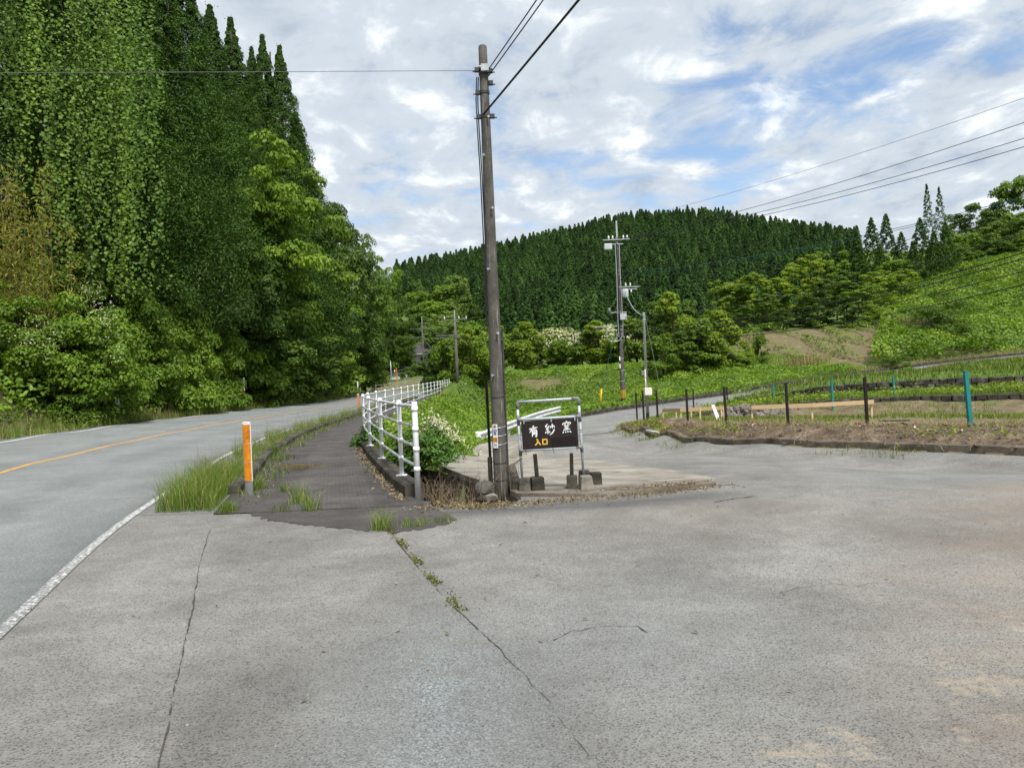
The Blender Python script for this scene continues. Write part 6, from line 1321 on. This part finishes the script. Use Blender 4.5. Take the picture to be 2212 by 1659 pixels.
# ------------------------------------------------------------------ building plot
def fence_post(u, v, vt, D, mat, label, w=.055, foot=False, lean=0.0, grp='black fence posts'):
    p = P(u, v, D); h = P(u, vt, D).z - p.z; r = empty('fence_post', tuple(p)); mb = MB(); mb.box((0, 0, h / 2 - .1), (w, w, h + .2)); o = bevel(mb.build('post', M[mat], r), .004); o.rotation_euler = (0, R(lean), 0)
    mb = MB(); mb.box((0, 0, h + .005), (w + .008, w + .008, .014)); c = mb.build('cap', M[mat], r); c.location = (math.sin(R(lean)) * h, 0, 0)
    if foot: mb = MB(); mb.box((0, 0, -.05), (.2, .2, .18)); bevel(mb.build('footing', M['concrete'], r), .012)
    tag(r, label, 'fence post', grp)
BL = ['black post at the far left corner of the plot', 'black post just left of the meter pole', 'black post just right of the meter pole', 'black post before the corner batter board', 'black post beside the leaning white board', 'black post with a footing before the long batter board', 'black post with a footing at the right end of the long batter board']
for (u, v, vt, D), lab, i in zip(POSTS_B, BL, range(9)): fence_post(u, v, vt, D, 'blackpost', lab, .06, i > 4, -1.2 if i > 3 else -.8)
for (u, v, vt, D), lab in zip(POSTS_R, ['black post at the back of the plot near the lane', 'black post at the back next to the rubble']): fence_post(u, v, vt, D, 'blackpost', lab, .06)
for (u, v, vt, D), lab, i in zip(POSTS_T, ['teal post at the back behind the rubble', 'teal post behind the long batter board', 'teal post before the low stone wall', 'tall teal post nearest the viewer with a footing'], range(4)): fence_post(u, v, vt, D, 'teal', lab, .07 if i < 3 else .075, i == 3, -3 if i in (2, 3) else -.5, 'teal fence posts')

def batter(stakes, rails, label):
    b = P(*stakes[0][:3]); r = empty('batter_board', tuple(b)); o = Vector(b)
    for u, v, D, vt in stakes:
        p = P(u, v, D); h = P(u, vt, D).z - p.z; mb = MB(); mb.box((0, .03, h / 2 - .05), (.05, .04, h + .1)); mb.build('stake', M['newwood'], r, loc=p - o)
    for (u0, v0, D0), (u1, v1, D1) in rails:
        a, c = P(u0, v0, D0), P(u1, v1, D1); m = (a + c) / 2; d = c - a; rot = d.to_track_quat('X', 'Z').to_matrix(); mb = MB(); mb.box((0, 0, 0), (d.length + .06, .02, .125), rot); mb.build('rail_board', M['newwood'], r, loc=m - o)
    tag(r, label, 'batter board')
batter([(1626, 911, 24.6, 878), (1756, 911, 23.9, 874), (1885, 904, 23.2, 866)], [((1626, 880, 24.55), (1756, 875.5, 23.85)), ((1756, 875.5, 23.85), (1886, 868, 23.15))], 'long pale timber batter board across the plot')
batter([(1433, 911, 28.5, 885), (1462, 914, 27.5, 884), (1472, 914, 27, 884), (1494, 904, 29.5, 883), (1514, 916, 26.6, 882), (1560, 910, 27, 879), (1566, 918, 25.8, 879)], [((1432, 887, 28.5), (1470, 886, 27)), ((1472, 886, 27), (1562, 881, 26.2)), ((1436, 887.5, 29.6), (1496, 885, 29.6))], 'corner batter board of pale timber at the left of the plot')
def plank(u0, v0, D0, u1, v1, D1, w, th, mat, name, label, cat='board', rz=0):
    a, c = P(u0, v0, D0), P(u1, v1, D1); d = c - a; rot = d.to_track_quat('Z', 'Y').to_matrix(); mb = MB(); mb.box((0, 0, 0), (w, th, d.length), rot); o = mb.build(name, M[mat], loc=(a + c) / 2); bevel(o, .004); return tag(o, label, cat)
plank(1554, 912, 25.9, 1540, 875, 26.2, .13, .02, 'whiteboard', 'loose_board', 'white board leaning against the corner batter board')
plank(1590, 916, 23.5, 1640, 917, 23.8, .06, .05, 'whiteboard', 'pale_batten', 'pale batten lying on the plot soil')
plank(1715, 915, 22.5, 1727, 919, 21.8, .08, .03, 'whiteboard', 'short_offcut', 'short white offcut lying on the soil')
a, c = P(1397, 942, 23.6), P(1424, 947.5, 22.6); a.z = h1(a.x, a.y) + .16; c.z = h1(c.x, c.y) + .18; mb = MB(); mb.tube([a, c], .03, 10); tag(mb.build('plastic_pipe', M['white'], None, True), 'white plastic pipe lying at the corner of the plot', 'pipe')
plank(1905, 909, 20.5, 1960, 908, 20.8, .2, .03, 'oldwood', 'weathered_plank', 'weathered plank lying in the plot grass')
def bag():
    g = np.random.default_rng(3); p = P(1555, 925, 21.6); V = []; F = []; n, m = 12, 7
    for j in range(m):
        for i in range(n):
            a = 2 * math.pi * i / n; rr = math.sin(math.pi * (j + .4) / m) * (1 + .35 * math.sin(3 * a + j)) ; V.append((.19 * rr * math.cos(a) * (1 + g.normal(0, .1)), .12 * rr * math.sin(a), .11 * (j / (m - 1)) + .02 * g.normal()))
    F = [(j * n + i, j * n + (i + 1) % n, (j + 1) * n + (i + 1) % n, (j + 1) * n + i) for j in range(m - 1) for i in range(n)] + [tuple(range((m - 1) * n, m * n))]
    me = bpy.data.meshes.new('plastic_bag'); me.from_pydata(V, [], F); me.update(); o = obj('plastic_bag', me, M['greenbag'], loc=(p.x, p.y, h1(p.x, p.y) + .03)); tag(o, 'crumpled green plastic bag on the soil of the plot', 'plastic bag')
bag()
def survey(u, v, D, label):
    p = P(u, v, D); r = empty('survey_peg', (p.x, p.y, h1(p.x, p.y) + .17)); mb = MB(); mb.box((0, 0, .01), (.035, .035, .06)); mb.build('peg', M['white'], r); mb = MB(); mb.box((0, 0, .055), (.04, .04, .04)); mb.build('head', M['red'], r); tag(r, label, 'survey peg', 'survey pegs along the plot edge')
for u, v, D, lab in ((2078, 948, 14.6, 'red topped peg beside the footing of the tall teal post'), (1977, 947, 15.5, 'red topped peg between the tall teal post and the nearest black post'), (1858, 941, 16.4, 'red topped peg just left of the nearest black post footing'), (1627, 938, 18.8, 'red topped peg below the long batter board'), (1530, 936, 20.5, 'red topped peg left of the green bag')): survey(u, v, D, lab)

# soil kerb wall along the plot
wb, _ = resample(catmull([(w.x, w.y) for w in WALLB], 5), .4)
tag(sweep('plot_kerb', wb + np.array([.12, .12]), .18, .11, M['plotkerb'], -.3, 0, .006), 'stained brown concrete kerb holding the plot soil', 'kerb', kind='structure')

def soil_bank():
    g = np.random.default_rng(77); c = wb[2:]; n = normals(c); prof = [(.20, .06), (.35, .15), (.6, .22), (.95, .22), (1.4, .17), (2.0, .02), (2.3, -.1)]; V = []
    ph = np.cumsum(g.normal(0, .5, len(c)))
    for i, (p, q) in enumerate(zip(c, n)):
        k_ = (.75 + .25 * math.sin(ph[i])) * min(1, (i + 1) / 8)
        for a, b in prof:
            x, y = p[0] + q[0] * a, p[1] + q[1] * a; V.append((x, y, h1(x, y) + b * k_ + g.normal(0, .022)))
    m = len(prof); Q = [(i * m + j, i * m + j + 1, (i + 1) * m + j + 1, (i + 1) * m + j) for i in range(len(c) - 1) for j in range(m - 1)]
    me = np_mesh('soil_bank', V, Q, mottled('dug soil', [(0.3, (.07, .05, .035)), (.5, (.14, .102, .072)), (.7, (.25, .195, .145))], 3, .95, .9, 18, world=True, bdist=.05), smooth=True); tag(obj('soil_bank', me), 'low ridge of dug brown soil behind the plot kerb', 'soil', kind='structure')
soil_bank()
# clods, litter and cut stems on the plot edge
def clods():
    import bmesh
    g = np.random.default_rng(9); V = []; T = []; base = np.array([(1, 0, 0), (-1, 0, 0), (0, 1, 0), (0, -1, 0), (0, 0, 1), (0, 0, -1)], float); tri = np.array([(0, 2, 4), (2, 1, 4), (1, 3, 4), (3, 0, 4), (2, 0, 5), (1, 2, 5), (3, 1, 5), (0, 3, 5)])
    n = 2600; t = g.integers(0, len(wb), n); off = g.uniform(.2, 2.6, n) ** 1.0; c = wb[t] + np.stack([off * .35, off], 1) + g.normal(0, .15, (n, 2)); z = H(c[:, 0], c[:, 1]) + np.interp(off, [.2, .4, 1.0, 1.4, 2.0], [.1, .2, .22, .15, .03])
    s = g.uniform(.008, .035, n) * (1 + (g.random(n) < .04) * 1.0); vv = base[None] * s[:, None, None] * np.array([1.3, 1, .6]) * g.uniform(.5, 1.4, (n, 6, 1)) + np.c_[c, z][:, None]; T = (np.arange(n)[:, None, None] * 6 + tri[None]).reshape(-1, 3)
    o = obj('soil_clods', np_mesh('soil_clods', vv.reshape(-1, 3), T, mottled('clod soil', [(0.3, (.08, .058, .042)), (.7, (.25, .19, .14))], 4, .95, .5, world=True))); tag(o, 'brown clods of dug soil along the plot edge', 'soil', kind='stuff')
    B = Blades(10); n = 5000; t = g.integers(0, len(wb), n); off = g.uniform(.1, 2.8, n); c = wb[t] + np.stack([off * .35, off], 1) + g.normal(0, .2, (n, 2)); B.add(np.c_[c, H(c[:, 0], c[:, 1]) + np.interp(off, [.2, .4, 1.0, 1.4, 2.0], [.1, .2, .22, .15, .03])], g.uniform(.05, .2, n), .005, 2.2); o = obj('cut_stems', B.mesh('cut_stems', M['drygrass'])); tag(o, 'cut dry stems strewn along the plot edge', 'litter', kind='stuff')
    L = Leaves(12); n = 2500; c = wb[g.integers(0, len(wb), n)] + np.stack([g.uniform(.1, 1.6, n) * .3, g.uniform(.1, 1.6, n)], 1); k_ = np.sin(c[:, 0] * 1.7 + 1) + np.sin(c[:, 1] * 1.1) > .2; c = c[k_]; L.add(np.c_[c, H(c[:, 0], c[:, 1]) + .2 + g.uniform(0, .08, len(c))], g.normal(size=(len(c), 3)) + np.array([0, 0, 1]), .07, .7); o = obj('plot_edge_weeds', L.mesh('plot_edge_weeds', M['fresh'])); tag(o, 'small weeds sprouting along the plot edge', 'weeds', kind='stuff')
clods()
# rubble heap: single lumps
def rubble():
    root = empty('rubble_heap', tuple(P(1610, 905, 30.5))); o = Vector(root.location); import bmesh
    ms = []
    for k_ in range(6):
        g = np.random.default_rng(40 + k_); bm = bmesh.new(); bmesh.ops.create_icosphere(bm, subdivisions=1, radius=1)
        for w in bm.verts: w.co *= g.uniform(.65, 1.15)
        me = bpy.data.meshes.new('lump'); bm.to_mesh(me); bm.free(); me.materials.append(M['rubble']); ms.append(me)
    for k_ in range(170):
        u = random.gauss(1605, 42); D = random.gauss(30.8, .7); p = P(u, 905, D); t = max(0, 1 - ((u - 1605) / 75) ** 2 - ((D - 30.8) / 1.6) ** 2); z = h1(p.x, p.y) + t * random.uniform(.05, .5); s = random.uniform(.06, .17)
        q = obj('lump', ms[k_ % 6], None, root, Vector((p.x, p.y, z)) - o); q.scale = (s * random.uniform(.9, 1.6), s, s * .8); q.rotation_euler = (random.random() * 3, random.random() * 3, random.random() * 6)
    tag(root, 'heap of grey rubble at the back of the plot', 'rubble')
rubble()

# stone retaining walls of the terraces, stone by stone
def stone_wall(path, heights, label, sw, rows, seed):
    g = random.Random(seed); import bmesh
    ms = []
    for k_ in range(8):
        bm = bmesh.new(); bmesh.ops.create_cube(bm, size=1)
        bmesh.ops.bevel(bm, geom=bm.edges[:], offset=.13, segments=1, affect='EDGES')
        for w in bm.verts: w.co += Vector((g.uniform(-.07, .07), g.uniform(-.07, .07), g.uniform(-.07, .07)))
        me = bpy.data.meshes.new('stone'); bm.to_mesh(me); bm.free(); me.materials.append(M['wallstone']); ms.append(me)
    P0 = np.array([tuple(w) + (h,) for w, h in zip(path, heights)]); c, s = resample(P0, sw); root = empty('stone_wall', tuple(c[0][:3])); o = Vector(root.location)
    n = normals(c[:, :2]); mb = MB(); V = []
    for p, q in zip(c, n):
        for dy, z in ((.08, -.3), (.08, p[3] * .9), (.5, p[3] * .9)): V.append((p[0] + q[0] * dy - o.x, p[1] + q[1] * dy - o.y, p[2] + z - o.z))
    mb.add(V, [(3 * i + k_, 3 * i + 3 + k_, 3 * i + 4 + k_, 3 * i + 1 + k_) for i in range(len(c) - 1) for k_ in (0, 1)]); mb.build('backing', M['mossconc'], root)
    cnt = 0
    for i in range(len(c)):
        nr = max(1, int(round(rows * c[i][3] / max(heights)))); rh = c[i][3] / nr
        for j in range(nr):
            if cnt >= 300: break
            t = c[i] + (c[min(i + 1, len(c) - 1)] - c[i]) * (.5 if j % 2 else 0); a = math.atan2(c[min(i + 1, len(c) - 1)][1] - c[max(i - 1, 0)][1], c[min(i + 1, len(c) - 1)][0] - c[max(i - 1, 0)][0])
            q = obj('stone', ms[g.randrange(8)], None, root, Vector((t[0] + g.uniform(-.03, .03), t[1] + g.uniform(-.03, .05) + j * .03, t[2] + rh * (j + .5) - .04)) - o); q.scale = (sw * g.uniform(.85, 1.05), .28, rh * g.uniform(.95, 1.15)); q.rotation_euler = (g.uniform(-.06, .06), g.uniform(-.08, .08), a + g.uniform(-.08, .08)); cnt += 1
    tag(root, label, 'stone wall')
stone_wall(W1, [h + .06 for h in W1H], 'low dark stone wall at the back of the plot', .36, 2, 1)
stone_wall(W2, [h + .06 for h in W2H], 'higher dark stone wall holding the upper terrace', .36, 3, 2)

# ------------------------------------------------------------------ plants and litter near the viewer
def leafy_bush(u, v, D, w, h, label, seed, blos=0, leaf=.11, mat='glossy', n=26, per=60):
    p = P(u, v, D); z = h1(p.x, p.y); r = empty('flowering_bush' if blos else 'leafy_bush', (p.x, p.y, z)); L = Leaves(seed); g = L.g; d = unit(g.normal(size=(n, 3))); d[:, 2] = np.abs(d[:, 2]); c = d * np.array([w / 2, w / 2, h * .75]) * g.uniform(.4, 1, (n, 1)) + np.array([0, 0, .12])
    L.clumps(c, .2 * g.uniform(.7, 1.3, n), per, leaf, .9, .7, .38, .3); obj('foliage', L.mesh('foliage', M[mat]), None, r)
    mb = MB()
    for k_ in range(0, n, 2): mb.tube([(0, 0, 0), Vector(c[k_]) * .55 + Vector((0, 0, .05)), c[k_]], [.014, .009, .004], 5)
    mb.build('stems', M['bark'], r)
    if blos:
        L = Leaves(seed + 1); m = blos; k_ = g.integers(0, n, m); cc = c[k_] + g.normal(0, .11, (m, 3)) + np.array([.08, -.06, .12]); cc = cc[(cc[:, 2] > h * .42)]; L.add(cc, g.normal(size=(len(cc), 3)) + np.array([0, -.6, .8]), .045 * g.uniform(.6, 1.3, len(cc)), .9, tint=.3 + .7 * g.random(len(cc))); obj('blossom', L.mesh('blossom', M['flower']), None, r)
    tag(r, label, 'bush')
leafy_bush(905, 1000, 13.6, 1.2, .75, 'glossy green shrub spilling over behind the near railing posts', 301, n=34)
leafy_bush(945, 985, 15.4, 1.0, .7, 'glossy green shrub with drooping leaves beside the slab', 302, n=26)
leafy_bush(945, 962, 16.4, 1.1, .85, 'bush covered in cream blossom behind the railing', 303, 1700, .08, 'shrub', 30)
leafy_bush(800, 955, 19.0, 1.0, .55, 'small glossy shrub growing through the railing', 304, n=18)
leafy_bush(985, 935, 20.5, 1.3, .8, 'low leafy bush with a few white flowers beyond the blossom', 305, 160, .1, 'kudzu', 24)
def tuft(u, v, n, h, label, seed, w=.003, mat='grass', D=None, spread=.06):
    p = Vector((*G(u, v), 0)); B = Blades(seed); g = B.g; B.add(np.c_[g.normal(0, spread, n), g.normal(0, spread, n), np.zeros(n)], g.uniform(.3, 1, n) * h, w, .7); o = obj('weed_tuft', B.mesh('weed_tuft', M[mat]), loc=(p.x, p.y, h1(p.x, p.y) + .04)); tag(o, label, 'weeds', 'weed tufts on the asphalt')
for a in [(608, 1110, 40, .16, 'small weed tuft left of the two sidewalk tufts'), (645, 1092, 90, .42, 'tall slim weed tuft on the sidewalk'), (672, 1108, 90, .36, 'bright weed tuft right of the tall one on the sidewalk'), (612, 1068, 50, .26, 'slim weed tuft behind the others on the sidewalk'), (828, 1150, 120, .30, 'bright grass tuft where the diagonal crack meets the sidewalk'), (885, 1145, 50, .14, 'reddish little tuft right of the bright crack tuft'), (912, 1143, 40, .13, 'thin tuft between crack tuft and ditch'), (960, 1135, 50, .12, 'small tuft at the ditch corner'), (560, 1062, 160, .3, 'yellow green tuft at the foot of the reflector post'), (590, 985, 220, .34, 'bright feathery tuft behind the reflector post'), (490, 1112, 200, .22, 'broad leafy tuft at the kerb end')]: tuft(*a, seed=int(a[0]))
def moss_line():
    pts = np.array([G(840, 1150), G(905, 1225), G(955, 1285), G(1010, 1345)]); c, _ = resample(pts, .012); L = Leaves(321); g = L.g; k_ = np.sin(np.arange(len(c)) * .11) + g.normal(0, .5, len(c)) > 0; c = c[k_] + g.normal(0, .016, (k_.sum(), 2)); c = np.repeat(c, 3, 0) + g.normal(0, .012, (len(c) * 3, 2))
    L.add(np.c_[c, H(c[:, 0], c[:, 1]) + .035 + g.uniform(0, .02, len(c))], g.normal(size=(len(c), 3)) + np.array([0, 0, .8]), .025, .5); o = obj('crack_moss', L.mesh('crack_moss', M['moss'])); tag(o, 'moss and tiny weeds growing in the diagonal crack', 'moss', kind='stuff')
moss_line()
def litter():
    L = Leaves(331); g = L.g
    y = g.uniform(9.8, 19, 900); x = rail_x(y) - .14 - np.abs(g.normal(0, .1, 900)); L.add(np.c_[x, y, H(x, y) + .05 + g.uniform(0, .015, 900)], g.normal(size=(900, 3)) * .4 + np.array([0, 0, 1]), .05 * g.uniform(.5, 1.4, 900), .5)
    n = 1500; t = g.random(n); px = np.interp(t, [0, .3, .6, 1], [-1.1, -.3, 1.2, 2.6]); py = np.interp(t, [0, .3, .6, 1], [9.25, 9.15, 9.5, 10.05]); px = px + g.normal(0, .16, n); py = py + g.normal(0, .14, n); L.add(np.c_[px, py, H(px, py) + .045 + .05 * in_poly(px, py, SLAB)], g.normal(size=(n, 3)) * .4 + np.array([0, 0, 1]), .045 * g.uniform(.4, 1.3, n), .4)
    n = 130; x = g.uniform(-4, 6, n); y = g.uniform(3.2, 9, n); L.add(np.c_[x, y, H(x, y) + .042], g.normal(size=(n, 3)) * .3 + np.array([0, 0, 1]), .035 * g.uniform(.4, 1.6, n), .35)
    n = 500; y = g.uniform(10, 30, n); x = edge_x(y) + 1.25 + np.abs(g.normal(0, .2, n)); L.add(np.c_[x, y, H(x, y) + .055], g.normal(size=(n, 3)) * .4 + np.array([0, 0, 1]), .05, .3)
    o = obj('leaf_litter', L.mesh('leaf_litter', M['deadleaf'])); tag(o, 'dry fallen leaves along kerbs and ditch edge', 'leaf litter', kind='stuff')
    B = Blades(333); n = 1300; x = g.uniform(-1.7, .15, n); y = g.uniform(9.2, 13, n); k_ = in_poly(x, y, DITCH); x, y = x[k_], y[k_]; B.add(np.c_[x, y, np.full(len(x), -.42) + g.uniform(0, .3, len(x))], g.uniform(.15, .42, len(x)), .0035, 2.2); 
    B.add(np.c_[g.uniform(-1.3, .1, 60), g.uniform(9.4, 10.8, 60), np.full(60, -.1)], g.uniform(.4, .75, 60), .003, .5); o = obj('dead_stems', B.mesh('dead_stems', M['dead'])); tag(o, 'tangle of dead brown stems in the ditch', 'stems', kind='stuff')
    L = Leaves(335); n = 900; x = g.uniform(-1.4, .1, n); y = g.uniform(9.2, 11.5, n); k_ = in_poly(x, y, DITCH); x, y = x[k_], y[k_]; L.add(np.c_[x, y, np.full(len(x), -.3) + g.uniform(0, .12, len(x))], g.normal(size=(len(x), 3)) + np.array([0, 0, .6]), .07, .5); o = obj('ditch_leaves', L.mesh('ditch_leaves', M['deadleaf'])); tag(o, 'brown dead leaves filling the ditch', 'leaf litter', kind='stuff')
    B = Blades(337); n = 700; t = g.random(n); px = np.interp(t, [0, .3, .6, 1], [-1.0, -.3, 1.2, 2.6]) + g.normal(0, .15, n); py = np.interp(t, [0, .3, .6, 1], [9.2, 9.15, 9.45, 10.0]) + g.normal(0, .1, n); B.add(np.c_[px, py, H(px, py) + .03], g.uniform(.02, .09, n), .004, 1.4); o = obj('edge_tufts', B.mesh('edge_tufts', M['drygrass'])); tag(o, 'short dry grass along the slab and ditch edge', 'grass', kind='stuff')
    r = random.Random(5); mb = MB(); p = G(645, 1018)
    for k_ in range(34):
        a = r.uniform(-.5, .5); L_ = r.uniform(.1, .32); x, y = p[0] + r.gauss(0, .16), p[1] + r.gauss(0, .12); z = h1(x, y) + .055 + r.uniform(0, .06); mb.tube([(x - math.cos(a) * L_, y - math.sin(a) * L_, z), (x, y, z + r.uniform(-.01, .04)), (x + math.cos(a) * L_, y + math.sin(a) * L_, z + r.uniform(-.01, .03))], .004, 4)
    tag(mb.build('twig_pile', M['drygrass']), 'small heap of dry twigs lying on the sidewalk', 'twigs')
    # loose grit
    n = 9000; x = np.r_[g.normal(-.35, .45, n // 2), g.uniform(-3.2, 4.5, n // 2)]; y = np.r_[g.normal(3.7, 1.0, n // 2), g.uniform(2.8, 8, n // 2)]; s = g.uniform(.0025, .0065, n) * (1 + (g.random(n) < .02)); base = np.array([(1, 0, 0), (-.5, .87, 0), (-.5, -.87, 0), (0, 0, .9)], float); tri = np.array([(0, 1, 3), (1, 2, 3), (2, 0, 3)])
    a = g.random(n) * 6.28; ca, sa = np.cos(a), np.sin(a); bx = base[None, :, 0] * ca[:, None] - base[None, :, 1] * sa[:, None]; by = base[None, :, 0] * sa[:, None] + base[None, :, 1] * ca[:, None]; V = np.stack([bx, by, np.broadcast_to(base[None, :, 2], bx.shape)], 2) * s[:, None, None] * g.uniform(.7, 1.4, (n, 4, 1)) + np.c_[x, y, H(x, y) + .031][:, None]
    o = obj('loose_grit', np_mesh('loose_grit', V.reshape(-1, 3), (np.arange(n)[:, None, None] * 4 + tri[None]).reshape(-1, 3), M['pebble'])); tag(o, 'loose stone grit scattered over the forecourt', 'gravel', kind='stuff')
litter()
